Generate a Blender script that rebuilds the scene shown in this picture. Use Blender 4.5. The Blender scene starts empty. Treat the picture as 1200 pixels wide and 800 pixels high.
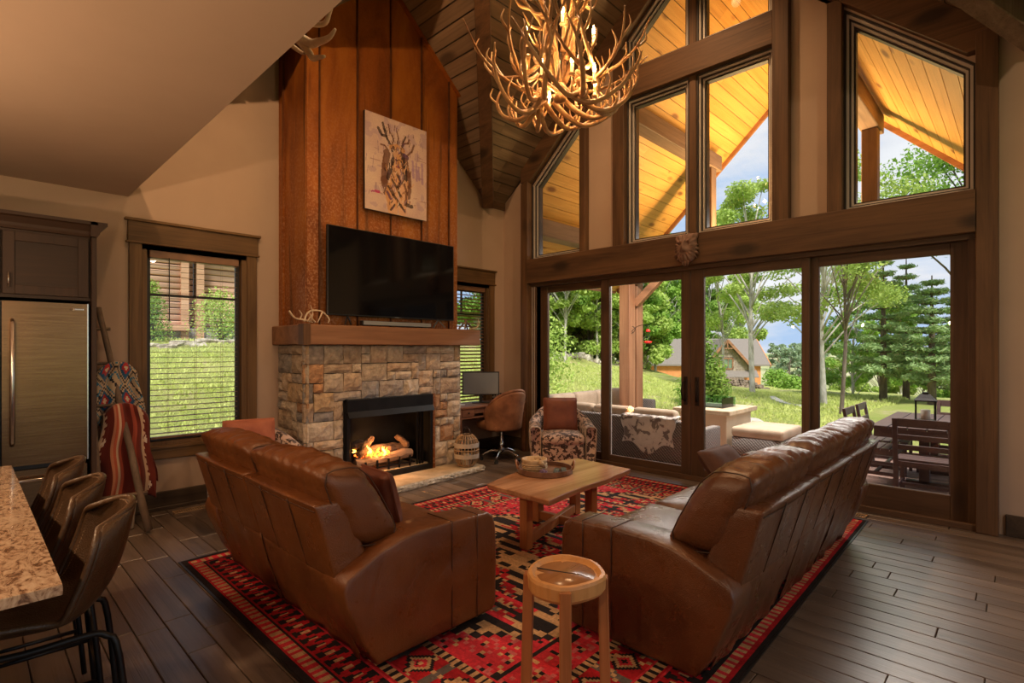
import bpy, bmesh, math, random
import numpy as np
from mathutils import Vector, Matrix, noise
R = math.radians
random.seed(7)
sc = bpy.context.scene
col = sc.collection

# ------------------------------------------------------------------ camera
cam = bpy.data.cameras.new('camera')
cam.sensor_width = 36.0
cam.lens = 622.0 / 1200.0 * 36.0
cam.shift_y = 9.0 / 1200.0
cam.clip_start = 0.05
cam.clip_end = 8000
cam_o = bpy.data.objects.new('camera', cam)
col.objects.link(cam_o)
cam_o.location = (6.01, -6.05, 1.55)
cam_o.rotation_euler = (R(90), 0, math.atan(600.0 / 622.0))
sc.camera = cam_o

# ------------------------------------------------------------------ view
sc.view_settings.view_transform = 'Standard'
sc.view_settings.look = 'None'
sc.view_settings.gamma = 1.0
sc.view_settings.use_curve_mapping = False
sc.view_settings.exposure = 0.78
sc.cycles.max_bounces = 8
sc.cycles.transparent_max_bounces = 24
sc.cycles.sample_clamp_indirect = 6.0
sc.cycles.caustics_reflective = False
sc.cycles.caustics_refractive = False

# ------------------------------------------------------------------ world: bright cloudy sky with blue breaks
world = bpy.data.worlds.new('world')
sc.world = world
world.use_nodes = True
nt = world.node_tree
nt.nodes.clear()
N = nt.nodes.new
L = nt.links.new
wo = N('ShaderNodeOutputWorld'); bg = N('ShaderNodeBackground')
tc = N('ShaderNodeTexCoord'); mp = N('ShaderNodeMapping'); mp.inputs['Scale'].default_value = (1.0, 1.0, 3.2)
nz = N('ShaderNodeTexNoise'); nz.inputs['Scale'].default_value = 2.3; nz.inputs['Detail'].default_value = 8; nz.inputs['Roughness'].default_value = 0.55
rp = N('ShaderNodeValToRGB')
rp.color_ramp.elements[0].position = 0.40; rp.color_ramp.elements[0].color = (0.40, 0.56, 0.80, 1)
rp.color_ramp.elements[1].position = 0.52; rp.color_ramp.elements[1].color = (0.72, 0.75, 0.80, 1)
e = rp.color_ramp.elements.new(0.66); e.color = (0.86, 0.88, 0.90, 1)
L(tc.outputs['Generated'], mp.inputs['Vector']); L(mp.outputs['Vector'], nz.inputs['Vector'])
L(nz.outputs['Fac'], rp.inputs['Fac']); L(rp.outputs['Color'], bg.inputs['Color'])
bg.inputs['Strength'].default_value = 0.68
L(bg.outputs['Background'], wo.inputs['Surface'])

# ------------------------------------------------------------------ sun and lamps
def lamp(name, kind, loc, energy, color=(1, 1, 1), rot=(0, 0, 0), **kw):
    l = bpy.data.lights.new(name, kind)
    l.energy = energy; l.color = color
    for k, v in kw.items(): setattr(l, k, v)
    o = bpy.data.objects.new(name, l); col.objects.link(o)
    o.location = loc; o.rotation_euler = rot
    return o
sd_ = Vector((-.46, .42, -.76)).normalized()
so_ = lamp('sun', 'SUN', (0, 0, 30), 3.1, (1, 0.95, 0.86), angle=R(14))
so_.rotation_euler = sd_.to_track_quat('-Z', 'Y').to_euler()
WARM = (1.0, 0.60, 0.30)
# added warm fill lights for the kitchen, loft and high room, all out of frame
def fill_spot(name, loc, e, c=WARM, ang=150, aim=(0, 0, -1), rad=.06):
    o = lamp(name, 'SPOT', loc, e, c, spot_size=R(ang), spot_blend=.9, shadow_soft_size=rad)
    o.rotation_euler = Vector(aim).normalized().to_track_quat('-Z', 'Y').to_euler(); return o
for px_ in (2.3, 3.6, 5.0): lamp('kitchen_fill', 'POINT', (px_, -6.75, 2.05), 27, (1, .64, .36), shadow_soft_size=.03)  # unseen points added to lift the flat kitchen ceiling
fill_spot('loft_fill', (5.4, -5.3, 5.0), 260, aim=(-.75, .35, -.25)); fill_spot('loft_fill', (3.2, -5.6, 5.2), 190, aim=(-.5, .3, .1))  # added spots, a warm wash over the upper walls
fill_spot('ridge_fill', (3.14, -1.2, 6.35), 170, ang=120); fill_spot('ridge_fill', (3.14, -4.2, 6.35), 150, ang=120)  # unseen warm fill added from the ridge
fill_spot('side_fill', (8.2, -3.0, 3.6), 90, (1, .72, .45), 160, (-.6, .3, -.6))  # unseen fill added from the right
lamp('porch_daylight_fill', 'AREA', (3.14, 2.2, 3.30), 190, (1, .93, .84), (0, 0, 0), shape='RECTANGLE', size=4.5, size_y=.12)  # hidden strip added as daylight fill for the deck
lamp('porch_board_fill', 'AREA', (3.14, 3.32, 3.17), 150, (1, .62, .25), (R(180), 0, 0), shape='RECTANGLE', size=2.4, size_y=.12)  # hidden warm strip added to brighten the porch boards

# ------------------------------------------------------------------ object helpers
def tag(o, label=None, cat=None, group=None, kind=None):
    if label: o['label'] = label
    if cat: o['category'] = cat
    if group: o['group'] = group
    if kind: o['kind'] = kind
    return o
def thing(name, label, cat, loc=(0, 0, 0), rz=0.0, group=None, kind=None):
    o = bpy.data.objects.new(name, None); col.objects.link(o)
    o.empty_display_size = 0.1
    o.location = loc; o.rotation_euler = (0, 0, rz)
    return tag(o, label, cat, group, kind)
def struct(name, loc=(0, 0, 0)):
    o = bpy.data.objects.new(name, None); col.objects.link(o)
    o.location = loc; o['kind'] = 'structure'
    return o
def kids(o): return list(o.children)
def dup(o, loc=None, rz=None, label=None, parent=None):
    c = o.copy(); col.objects.link(c)
    if parent is not None: c.parent = parent
    if loc is not None: c.location = loc
    if rz is not None: c.rotation_euler = (0, 0, rz)
    if label: c['label'] = label
    for ch in kids(o):
        if ch is not c: dup(ch, parent=c)
    return c
def woff(o):
    v = Vector((0, 0, 0))
    while o is not None:
        v += o.location; o = o.parent
    return v

class B:
    """collects shapes and links them as one mesh object"""
    def __init__(s): s.v = []; s.f = []
    def add(s, vs, fs):
        n = len(s.v)
        s.v.extend([tuple(v) for v in vs]); s.f.extend([tuple(i + n for i in f) for f in fs])
        return s
    def box(s, x0, x1, y0, y1, z0, z1):
        vs = [(x, y, z) for z in (z0, z1) for y in (y0, y1) for x in (x0, x1)]
        return s.add(vs, [(0, 2, 3, 1), (4, 5, 7, 6), (0, 1, 5, 4), (2, 6, 7, 3), (0, 4, 6, 2), (1, 3, 7, 5)])
    def hexa(s, p8):
        """8 points ordered like box (x fastest, then y, then z)"""
        return s.add(p8, [(0, 2, 3, 1), (4, 5, 7, 6), (0, 1, 5, 4), (2, 6, 7, 3), (0, 4, 6, 2), (1, 3, 7, 5)])
    def beam(s, a, b, w, h, up=(0, 0, 1)):
        """box from a to b, w across, h along up"""
        a = Vector(a); b = Vector(b); d = (b - a).normalized(); u = Vector(up)
        r = d.cross(u).normalized(); u = r.cross(d).normalized()
        vs = []
        for e in (a, b):
            for i, j in ((-1, -1), (1, -1), (1, 1), (-1, 1)): vs.append(e + r * (w / 2 * i) + u * (h / 2 * j))
        return s.add(vs, [(0, 1, 2, 3), (7, 6, 5, 4), (0, 4, 5, 1), (1, 5, 6, 2), (2, 6, 7, 3), (3, 7, 4, 0)])
    def prism(s, pts, axis, a, b):
        """polygon (2D) extruded along axis between a and b"""
        def mk(p, t):
            return {'x': (t, p[0], p[1]), 'y': (p[0], t, p[1]), 'z': (p[0], p[1], t)}[axis]
        n = len(pts)
        vs = [mk(p, a) for p in pts] + [mk(p, b) for p in pts]
        fs = [tuple(range(n - 1, -1, -1)), tuple(range(n, 2 * n))] + [(i, (i + 1) % n, n + (i + 1) % n, n + i) for i in range(n)]
        return s.add(vs, fs)
    def tube(s, path, rad, n=8, cap=True):
        P = [Vector(p) for p in path]
        rad = rad if isinstance(rad, (list, tuple)) else [rad] * len(P)
        t = (P[1] - P[0]).normalized()
        ref = Vector((0, 0, 1)) if abs(t.z) < 0.9 else Vector((1, 0, 0))
        r = t.cross(ref).normalized()
        vs = []
        for i, p in enumerate(P):
            tt = (P[min(i + 1, len(P) - 1)] - P[max(i - 1, 0)])
            if tt.length < 1e-9: tt = t
            tt = tt.normalized()
            r = (r - tt * r.dot(tt))
            r = r.normalized() if r.length > 1e-6 else tt.orthogonal().normalized()
            u = tt.cross(r)
            for k in range(n):
                a = 2 * math.pi * k / n
                vs.append(p + (r * math.cos(a) + u * math.sin(a)) * rad[i])
        fs = []
        for i in range(len(P) - 1):
            for k in range(n):
                fs.append((i * n + k, i * n + (k + 1) % n, (i + 1) * n + (k + 1) % n, (i + 1) * n + k))
        if cap:
            fs.append(tuple(range(n - 1, -1, -1))); m = (len(P) - 1) * n
            fs.append(tuple(range(m, m + n)))
        return s.add(vs, fs)
    def lathe(s, prof, cx=0, cy=0, n=24):
        vs = []; fs = []
        for (r, z) in prof:
            for k in range(n):
                a = 2 * math.pi * k / n
                vs.append((cx + r * math.cos(a), cy + r * math.sin(a), z))
        for i in range(len(prof) - 1):
            for k in range(n):
                fs.append((i * n + k, i * n + (k + 1) % n, (i + 1) * n + (k + 1) % n, (i + 1) * n + k))
        if prof[0][0] > 1e-4: fs.append(tuple(range(n - 1, -1, -1)))
        if prof[-1][0] > 1e-4: fs.append(tuple(range((len(prof) - 1) * n, len(prof) * n)))
        return s.add(vs, fs)
    def rbox(s, c, h, r=0.03, n=(6, 6, 6), crown=(0, 0, 0), warp=None):
        """rounded box: centre c, half sizes h; crown bulges faces; warp(p, q) -> p"""
        h = Vector(h); c = Vector(c); idx = {}; vs = []; fs = []
        nx, ny, nz = n
        def smap(i, n_, hh):
            # lines placed so that the rounded edges get resolution
            if n_ < 4: return -1 + 2 * i / n_
            e = min(0.9, r / hh)
            if i == 0: return -1
            if i == n_: return 1
            if i == 1: return -1 + e * 0.45
            if i == n_ - 1: return 1 - e * 0.45
            if i == 2: return -1 + e
            if i == n_ - 2: return 1 - e
            return -1 + e + (2 - 2 * e) * (i - 2) / (n_ - 4)
        def vert(i, j, k):
            key = (i, j, k)
            if key in idx: return idx[key]
            q = Vector((smap(i, nx, h.x), smap(j, ny, h.y), smap(k, nz, h.z)))
            p = Vector((q.x * h.x, q.y * h.y, q.z * h.z))
            cl = Vector([max(-(h[a] - r), min(h[a] - r, p[a])) for a in range(3)])
            d = p - cl
            if d.length > 1e-9: p = cl + d.normalized() * r
            bx, by, bz = (1 - q.x ** 2), (1 - q.y ** 2), (1 - q.z ** 2)
            p.x += q.x * crown[0] * by * bz * (abs(q.x) ** 2)
            p.y += q.y * crown[1] * bx * bz * (abs(q.y) ** 2)
            p.z += q.z * crown[2] * bx * by * (abs(q.z) ** 2)
            if warp: p = warp(p, q)
            idx[key] = len(vs); vs.append(p + c); return idx[key]
        def face(a, b, c_, d, flip):
            fs.append((a, b, c_, d) if not flip else (d, c_, b, a))
        for k in (0, nz):
            for i in range(nx):
                for j in range(ny): face(vert(i, j, k), vert(i + 1, j, k), vert(i + 1, j + 1, k), vert(i, j + 1, k), k == 0)
        for j in (0, ny):
            for i in range(nx):
                for k in range(nz): face(vert(i, j, k), vert(i, j, k + 1), vert(i + 1, j, k + 1), vert(i + 1, j, k), j == 0)
        for i in (0, nx):
            for j in range(ny):
                for k in range(nz): face(vert(i, j, k), vert(i, j + 1, k), vert(i, j + 1, k + 1), vert(i, j, k + 1), i == 0)
        return s.add(vs, fs)
    def map(s, fn):
        s.v = [tuple(fn(Vector(v))) for v in s.v]; return s
    def build(s, name, mat=None, parent=None, world=False, smooth=False, bevel=0.0, kind=None, sub=0, label=None, seg=1):
        me = bpy.data.meshes.new(name)
        vs = s.v
        if world and parent is not None:
            o_ = woff(parent); vs = [(v[0] - o_.x, v[1] - o_.y, v[2] - o_.z) for v in vs]
        me.from_pydata(vs, [], s.f); me.update()
        if bevel > 0:
            bm = bmesh.new(); bm.from_mesh(me)
            bmesh.ops.bevel(bm, geom=bm.edges[:], offset=bevel, segments=seg, affect='EDGES', clamp_overlap=True)
            bm.to_mesh(me); bm.free()
        if smooth:
            me.polygons.foreach_set('use_smooth', [True] * len(me.polygons))
        o = bpy.data.objects.new(name, me); col.objects.link(o)
        if mat: me.materials.append(mat)
        if parent is not None: o.parent = parent
        if kind: o['kind'] = kind
        if label: o['label'] = label
        if sub:
            m = o.modifiers.new('subdivision', 'SUBSURF'); m.levels = sub; m.render_levels = sub
        return o
def one(name, label, cat, b, mat, base, group=None, **kw):
    """a thing made of a single mesh, given in world coordinates, origin at its base"""
    b.map(lambda v: v - Vector(base))
    o = b.build(name, mat, **kw); o.location = base
    return tag(o, label, cat, group)
def nz3(p, s=1.0, seed=0.0): return noise.noise(Vector((p[0] * s + seed, p[1] * s + seed * 1.7, p[2] * s - seed)))

# ------------------------------------------------------------------ materials
M = {}
def newmat(name):
    m = bpy.data.materials.new(name); m.use_nodes = True
    nt = m.node_tree; nt.nodes.clear()
    out = nt.nodes.new('ShaderNodeOutputMaterial'); b = nt.nodes.new('ShaderNodeBsdfPrincipled')
    nt.links.new(b.outputs[0], out.inputs['Surface'])
    M[name] = m
    return m, nt, b, out
def coords(nt, scale=(1, 1, 1), rnd=True, coord='Object'):
    t = nt.nodes.new('ShaderNodeTexCoord'); mp = nt.nodes.new('ShaderNodeMapping'); mp.inputs['Scale'].default_value = scale
    if rnd:
        oi = nt.nodes.new('ShaderNodeObjectInfo'); mu = nt.nodes.new('ShaderNodeMath'); mu.operation = 'MULTIPLY'; mu.inputs[1].default_value = 37.0
        ad = nt.nodes.new('ShaderNodeVectorMath'); ad.operation = 'ADD'
        nt.links.new(oi.outputs['Random'], mu.inputs[0]); nt.links.new(t.outputs[coord], ad.inputs[0]); nt.links.new(mu.outputs[0], ad.inputs[1])
        nt.links.new(ad.outputs[0], mp.inputs['Vector'])
    else: nt.links.new(t.outputs[coord], mp.inputs['Vector'])
    return mp.outputs['Vector']
def ntex(nt, vec, scale, detail=4, rough=0.55, dist=0.0):
    n = nt.nodes.new('ShaderNodeTexNoise'); n.inputs['Scale'].default_value = scale; n.inputs['Detail'].default_value = detail
    n.inputs['Roughness'].default_value = rough; n.inputs['Distortion'].default_value = dist
    nt.links.new(vec, n.inputs['Vector']); return n.outputs['Fac']
def ramp(nt, fac, stops, const=False):
    r = nt.nodes.new('ShaderNodeValToRGB'); cr = r.color_ramp
    if const: cr.interpolation = 'CONSTANT'
    while len(cr.elements) < len(stops): cr.elements.new(0.5)
    for el, (p, c) in zip(cr.elements, stops): el.position = p; el.color = (c[0], c[1], c[2], 1)
    nt.links.new(fac, r.inputs['Fac']); return r.outputs['Color']
def mixc(nt, a, b, fac, mode='MIX'):
    m = nt.nodes.new('ShaderNodeMix'); m.data_type = 'RGBA'; m.blend_type = mode
    for inp, val in ((m.inputs[0], fac), (m.inputs[6], a), (m.inputs[7], b)):
        if isinstance(val, (int, float)): inp.default_value = val
        elif isinstance(val, tuple): inp.default_value = (val[0], val[1], val[2], 1)
        else: nt.links.new(val, inp)
    return m.outputs[2]
def mrange(nt, fac, a, b, c, d):
    m = nt.nodes.new('ShaderNodeMapRange'); m.inputs[1].default_value = a; m.inputs[2].default_value = b; m.inputs[3].default_value = c; m.inputs[4].default_value = d
    nt.links.new(fac, m.inputs[0]); return m.outputs[0]
def bump(nt, b, h, strength=0.3, dist=0.01):
    n = nt.nodes.new('ShaderNodeBump'); n.inputs['Strength'].default_value = strength; n.inputs['Distance'].default_value = dist
    nt.links.new(h, n.inputs['Height']); nt.links.new(n.outputs[0], b.inputs['Normal'])
def varied(nt, c, amt=0.18):
    oi = nt.nodes.new('ShaderNodeObjectInfo'); h = nt.nodes.new('ShaderNodeHueSaturation')
    v = mrange(nt, oi.outputs['Random'], 0, 1, 1 - amt, 1 + amt)
    nt.links.new(v, h.inputs['Value']); nt.links.new(c, h.inputs['Color']); return h.outputs['Color']
def plain(name, c1, c2=None, scale=6, rough=0.5, metal=0, bmp=0.0, bscale=40, stretch=(1, 1, 1), var=0.0, spec=0.5, coat=0, rnd=True, detail=4, bdist=0.004, lo=.35, hi=.65):
    m, nt, b, _ = newmat(name)
    v = coords(nt, stretch, rnd)
    c2 = c2 or c1
    c = ramp(nt, ntex(nt, v, scale, detail), [(lo, c1), (hi, c2)])
    if var: c = varied(nt, c, var)
    nt.links.new(c, b.inputs['Base Color'])
    b.inputs['Roughness'].default_value = rough; b.inputs['Metallic'].default_value = metal
    b.inputs['Specular IOR Level'].default_value = spec; b.inputs['Coat Weight'].default_value = coat
    if bmp: bump(nt, b, ntex(nt, v, bscale, 3), bmp, bdist)
    return m
def wood(name, dark, light, axis='x', scale=9, rough=0.55, knots=0.0, var=0.15, bmp=0.25, knotc=None, kscale=2.2, spec=0.4):
    m, nt, b, _ = newmat(name)
    k = {'x': 0, 'y': 1, 'z': 2}.get(axis, 2)
    st = [1.0, 1.0, 1.0]; st[k] = 0.09
    v = coords(nt, tuple(st))
    f = ntex(nt, v, scale, 6, 0.6, 0.8)
    c = ramp(nt, f, [(0.28, dark), (0.5, tuple((a + b_) / 2 for a, b_ in zip(dark, light))), (0.72, light)])
    st2 = [1.0, 1.0, 1.0]; st2[k] = 0.02
    f2 = ntex(nt, coords(nt, tuple(st2)), scale * 9, 3, 0.6)
    c = mixc(nt, c, tuple(x * 0.62 for x in dark), mrange(nt, f2, 0.5, 0.8, 0, 0.6))
    if knots:
        st3 = [1.0, 1.0, 1.0]; st3[k] = 0.45
        vo = nt.nodes.new('ShaderNodeTexVoronoi'); vo.inputs['Scale'].default_value = kscale; vo.inputs['Randomness'].default_value = 1
        nt.links.new(coords(nt, tuple(st3)), vo.inputs['Vector'])
        kc = knotc or tuple(x * 0.35 for x in dark)
        c = mixc(nt, c, kc, mrange(nt, vo.outputs['Distance'], 0.09, 0.20, knots, 0))
    if var: c = varied(nt, c, var)
    nt.links.new(c, b.inputs['Base Color'])
    b.inputs['Roughness'].default_value = rough; b.inputs['Specular IOR Level'].default_value = spec
    bump(nt, b, f2, bmp, 0.003)
    return m
def attrmat(name, rough=0.9, nscale=160, namt=0.25, bmp=0.4, sheen=0.0):
    m, nt, b, _ = newmat(name)
    a = nt.nodes.new('ShaderNodeAttribute'); a.attribute_name = 'dye'
    f = ntex(nt, coords(nt, rnd=False), nscale, 2)
    c = mixc(nt, a.outputs['Color'], (0.02, 0.015, 0.01), mrange(nt, f, 0.35, 0.7, 0, namt))
    nt.links.new(c, b.inputs['Base Color']); b.inputs['Roughness'].default_value = rough
    b.inputs['Sheen Weight'].default_value = sheen; b.inputs['Specular IOR Level'].default_value = 0.2
    bump(nt, b, f, bmp, 0.004)
    return m
for ax in 'xyz':
    wood('timber_' + ax, (.055, .026, .012), (.17, .085, .038), ax, 7, .6, .85, .12)
    wood('casing_' + ax, (.085, .042, .014), (.21, .115, .045), ax, 8, .55, .7, .1)
    wood('pine_' + ax, (.62, .32, .075), (.78, .46, .14), ax, 5, .5, .9, .07, .12, (.20, .07, .02), 3.2)
    wood('ceiling_wood_' + ax, (.14, .088, .052), (.31, .21, .13), ax, 5, .6, .7, .12)
    wood('dark_trim_' + ax, (.035, .022, .014), (.085, .055, .034), ax, 7, .55, .5, .1)
    wood('outdoor_beam_' + ax, (.13, .085, .06), (.28, .19, .14), ax, 6, .65, .5, .08)
    wood('outdoor_post_' + ax, (.22, .095, .045), (.40, .20, .10), ax, 6, .6, .5, .08)
    wood('espresso_' + ax, (.022, .011, .006), (.060, .028, .015), ax, 5, .55, .0, .08, .1)
    wood('door_wood_' + ax, (.060, .030, .016), (.14, .075, .040), ax, 7, .5, .5, .06)
wood('mantel_wood', (.17, .075, .035), (.36, .18, .095), 'y', 5, .6, .9, .05)
wood('floor_wood', (.085, .058, .043), (.205, .150, .118), 'x', 6, .34, .25, .32, .5, None, 2.2, .9)
wood("acacia", (.28, .105, .04), (.64, .36, .20), 'y', 4, .20, .5, .04, .15, None, 2.2, .8)
wood('acacia_leg', (.28, .095, .03), (.46, .19, .075), 'z', 5, .35, .2, .08, .15)
wood('stump_wood', (.45, .20, .06), (.72, .40, .16), 'z', 3, .4, .2, .05, .15)
wood('desk_wood', (.14, .055, .028), (.25, .11, .06), 'y', 6, .4, .0, .05)
wood('stump_top', (.20, .085, .035), (.36, .18, .08), 'y', 4, .22, .2, .05, .1)
wood('deck_wood', (.20, .12, .10), (.36, .24, .20), 'x', 6, .7, .2, .15)
wood('patio_lumber', (.075, .045, .045), (.12, .078, .075), 'x', 6, .45, .0, .08)
wood('branch_wood', (.10, .065, .045), (.22, .155, .11), 'z', 9, .8, .4, .05, .6)
wood('log_bark', (.10, .055, .035), (.40, .26, .18), 'y', 9, .9, .3, .25, .9)
wood('siding_wood', (.42, .22, .12), (.62, .38, .24), 'y', 6, .7, .1, .06)
plain('wall_paint', (.44, .315, .235), (.465, .335, .25), 2, .85, rnd=False)
plain('ceiling_paint', (.44, .325, .245), (.46, .34, .26), 2, .9, rnd=False)
plain('black_metal', (.012, .012, .013), (.02, .02, .022), 5, .4, .6)
plain('firebox_black', (.010, .010, .011), (.022, .022, .024), 5, .55, .2)
plain('dark_iron', (.03, .022, .018), (.05, .035, .028), 8, .45, .8)
plain('steel', (.18, .10, .050), (.24, .14, .072), 3, .26, 1.0, .06, 120, (1, 1, 30))
plain('chrome', (.75, .75, .76), None, 3, .12, 1)
plain('handle_steel', (.62, .60, .57), None, 3, .25, 1)
plain('frame_track', (.66, .60, .54), (.74, .68, .62), 3, .35, .4)
plain('frame_dark', (.035, .028, .026), (.05, .04, .036), 3, .45, .3)
plain('frame_screen', (.30, .30, .30), None, 3, .5)
plain('white_plastic', (.62, .60, .56), None, 3, .4)
plain('screen_black', (.004, .004, .005), None, 3, .08, spec=.6)
plain('dark_plastic', (.012, .012, .013), (.018, .018, .019), 3, .35)
plain('monitor_grey', (.22, .24, .26), (.25, .27, .29), 2, .25)
plain('slat_wood', (.17, .085, .045), (.25, .13, .07), 5, .45)
plain('cord', (.35, .28, .2), None, 3, .8)
plain('mattress', (.7, .7, .7), None)
plain('limestone', (.42, .33, .22), (.60, .49, .35), 7, .85, 0, .5, 30, var=.03)
plain('chiselled_edge', (.42, .36, .28), (.74, .68, .58), 22, .9, 0, .9, 40, bdist=.02)
plain('mortar', (.06, .05, .04), (.09, .075, .06), 9, .95)
for i, (a, b_) in enumerate([((.30, .215, .15), (.58, .45, .32)), ((.25, .205, .165), (.50, .42, .34)), ((.34, .235, .14), (.60, .44, .27)),
                            ((.17, .155, .145), (.36, .33, .30)), ((.36, .29, .215), (.62, .52, .40)), ((.28, .15, .08), (.50, .29, .15))]):
    plain('stone_%d' % i, a, b_, 14, .9, 0, .9, 26, var=.16, detail=8, bdist=.02, lo=.3, hi=.7)
plain('garden_rock', (.36, .30, .23), (.66, .60, .50), 3, .95, 0, .8, 8, var=.15, bdist=.05)
plain('path_stone', (.45, .42, .36), (.66, .62, .55), 3, .95, 0, .4, 8, bdist=.05)
plain('granite_dark', (.1, .1, .1), None)
plain('sofa_seat_leather', (.1, .1, .1), None)
plain('cushion_beige', (.42, .33, .24), (.50, .40, .30), 5, .9, 0, .3, 150)
plain('candle_wax', (.80, .76, .66), None, 3, .5)
plain('cream_block', (.62, .48, .33), (.68, .54, .38), 4, .8)
plain('cream_bin', (.42, .34, .25), None, 3, .6)
plain('orange_pillow', (.34, .10, .055), (.44, .15, .085), 6, .75, 0, .4, 60)
plain('rust_pillow', (.13, .032, .014), (.20, .055, .024), 5, .6, 0, .3, 60)
plain('brown_pillow', (.06, .024, .015), (.10, .040, .026), 5, .8, 0, .3, 60)
plain('chair_suede', (.16, .062, .026), (.34, .15, .07), 6, .6, 0, .4, 50)
plain('book_cloth', (.15, .17, .22), (.3, .32, .36), 30, .5)
plain('basket_pale', (.48, .33, .18), (.62, .45, .27), 30, .7, 0, .6, 70)
plain('bamboo', (.30, .19, .10), (.50, .34, .20), 20, .5, 0, .2, 60)
plain('band_grey', (.42, .38, .33), (.50, .46, .41), 12, .6)
plain('tray_wood', (.13, .06, .035), (.24, .12, .07), 12, .45)
plain('glass_bead', (.5, .4, .55), (.2, .1, .2), 60, .2)
plain('antler', (.26, .13, .055), (.48, .28, .12), 9, .42, 0, .5, 60, var=.08)
plain('antler_pale', (.48, .36, .24), (.68, .55, .40), 9, .5, 0, .4, 50)
plain('carved_wood', (.16, .085, .06), (.26, .15, .11), 16, .6, 0, .5, 60)
plain('bark_pale', (.34, .31, .26), (.62, .58, .52), 6, .9, 0, .8, 20, (1, 1, .4), bdist=.05)
plain('bark_dark', (.10, .075, .055), (.20, .16, .12), 6, .95, 0, .8, 20, (1, 1, .3), bdist=.05)
plain('roof_shingle', (.17, .145, .125), (.27, .235, .205), 60, .9, 0, .5, 90, rnd=False)
plain('shake_siding', (.24, .19, .145), (.40, .33, .26), 5, .9, 0, .5, 30, var=.1)
plain('orange_stucco', (.62, .24, .08), (.72, .30, .11), 2, .8)
plain('red_stucco', (.42, .08, .05), (.5, .11, .07), 2, .8)
plain('house_glass', (.10, .14, .10), (.2, .28, .18), 2, .15)
plain('firewood_end', (.14, .10, .08), (.34, .26, .20), 9, .9, var=.3)
plain('red_plastic', (.65, .02, .015), None, 3, .3)
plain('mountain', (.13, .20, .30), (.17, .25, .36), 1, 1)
plain('log_wall', (.62, .36, .24), (.78, .50, .34), 5, .7, 0, .2, 40, (1, .1, 1), var=.06)
plain('soil', (.20, .16, .12), (.28, .23, .18), 1, 1)
# ------------------------------------------------------------------ special materials
def glassmat(name, tint=(1, 1, 1), rough=0.0):
    m, nt, b, out = newmat(name); nt.nodes.remove(b)
    tr = nt.nodes.new('ShaderNodeBsdfTransparent'); tr.inputs[0].default_value = (*tint, 1)
    gl = nt.nodes.new('ShaderNodeBsdfGlossy'); gl.inputs['Roughness'].default_value = rough
    fr = nt.nodes.new('ShaderNodeFresnel'); fr.inputs['IOR'].default_value = 1.35
    mx = nt.nodes.new('ShaderNodeMixShader')
    nt.links.new(fr.outputs[0], mx.inputs[0]); nt.links.new(tr.outputs[0], mx.inputs[1]); nt.links.new(gl.outputs[0], mx.inputs[2])
    nt.links.new(mx.outputs[0], out.inputs['Surface'])
glassmat('glass'); glassmat('glass_clear', (.93, .95, .95)); glassmat('glass_green', (.75, .88, .82))
def emit(name, c, s):
    m, nt, b, out = newmat(name)
    b.inputs['Base Color'].default_value = (*c, 1); b.inputs['Emission Color'].default_value = (*c, 1); b.inputs['Emission Strength'].default_value = s
emit('bulb_glow', (1, .62, .22), 28); emit('flame', (1, .26, .02), 2.6); emit('flame_core', (1, .50, .07), 4); emit('ember', (1, .16, .02), 2.2)
def leather(name, c1, c2, rough=0.36, worn=(.5, .3, .18), coat=.25):
    m, nt, b, _ = newmat(name)
    v = coords(nt, rnd=True)
    c = ramp(nt, ntex(nt, v, 2.6, 5, .6, .4), [(.3, c1), (.7, c2)])
    f2 = ntex(nt, v, 22, 5, .65)
    c = mixc(nt, c, worn, mrange(nt, f2, .62, .85, 0, .35))
    nt.links.new(c, b.inputs['Base Color'])
    r = mrange(nt, ntex(nt, v, 7, 3), .3, .7, rough - .08, rough + .12); nt.links.new(r, b.inputs['Roughness'])
    b.inputs['Coat Weight'].default_value = coat; b.inputs['Coat Roughness'].default_value = .28
    vo = nt.nodes.new('ShaderNodeTexVoronoi'); vo.inputs['Scale'].default_value = 190; nt.links.new(v, vo.inputs['Vector'])
    big = ntex(nt, coords(nt, (1, 1, .6)), 9, 3, .5, 1.2)
    ad = nt.nodes.new('ShaderNodeMath'); ad.operation = 'MULTIPLY_ADD'; ad.inputs[1].default_value = 5.0
    nt.links.new(big, ad.inputs[0]); nt.links.new(vo.outputs['Distance'], ad.inputs[2])
    bump(nt, b, ad.outputs[0], .35, .004)
leather('leather_tan', (.105, .031, .008), (.185, .062, .016), .33, (.32, .13, .04), .12)
leather('leather_brown', (.075, .024, .008), (.135, .048, .017), .30, (.24, .12, .055), .3)
leather('leather_stool', (.042, .020, .008), (.080, .041, .018), .38, (.30, .20, .11), .2)
plain('stitch', (.24, .15, .08), None, 5, .6)
def cowhide(name, dark, mid, pale, scale=9, th=.52):
    m, nt, b, _ = newmat(name)
    v = coords(nt, rnd=True)
    f = ntex(nt, v, scale, 4, .6, .5)
    c = ramp(nt, f, [(0, pale), (th - .015, mid), (th + .01, dark)])
    nt.links.new(c, b.inputs['Base Color']); b.inputs['Roughness'].default_value = .75
    b.inputs['Sheen Weight'].default_value = .3
    bump(nt, b, ntex(nt, v, 160, 2), .3, .003)
cowhide('cowhide', (.040, .016, .011), (.50, .35, .28), (.62, .47, .39), 19, .51)
cowhide('cowhide_throw', (.16, .13, .12), (.62, .58, .54), (.80, .77, .73), 8, .53)
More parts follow.
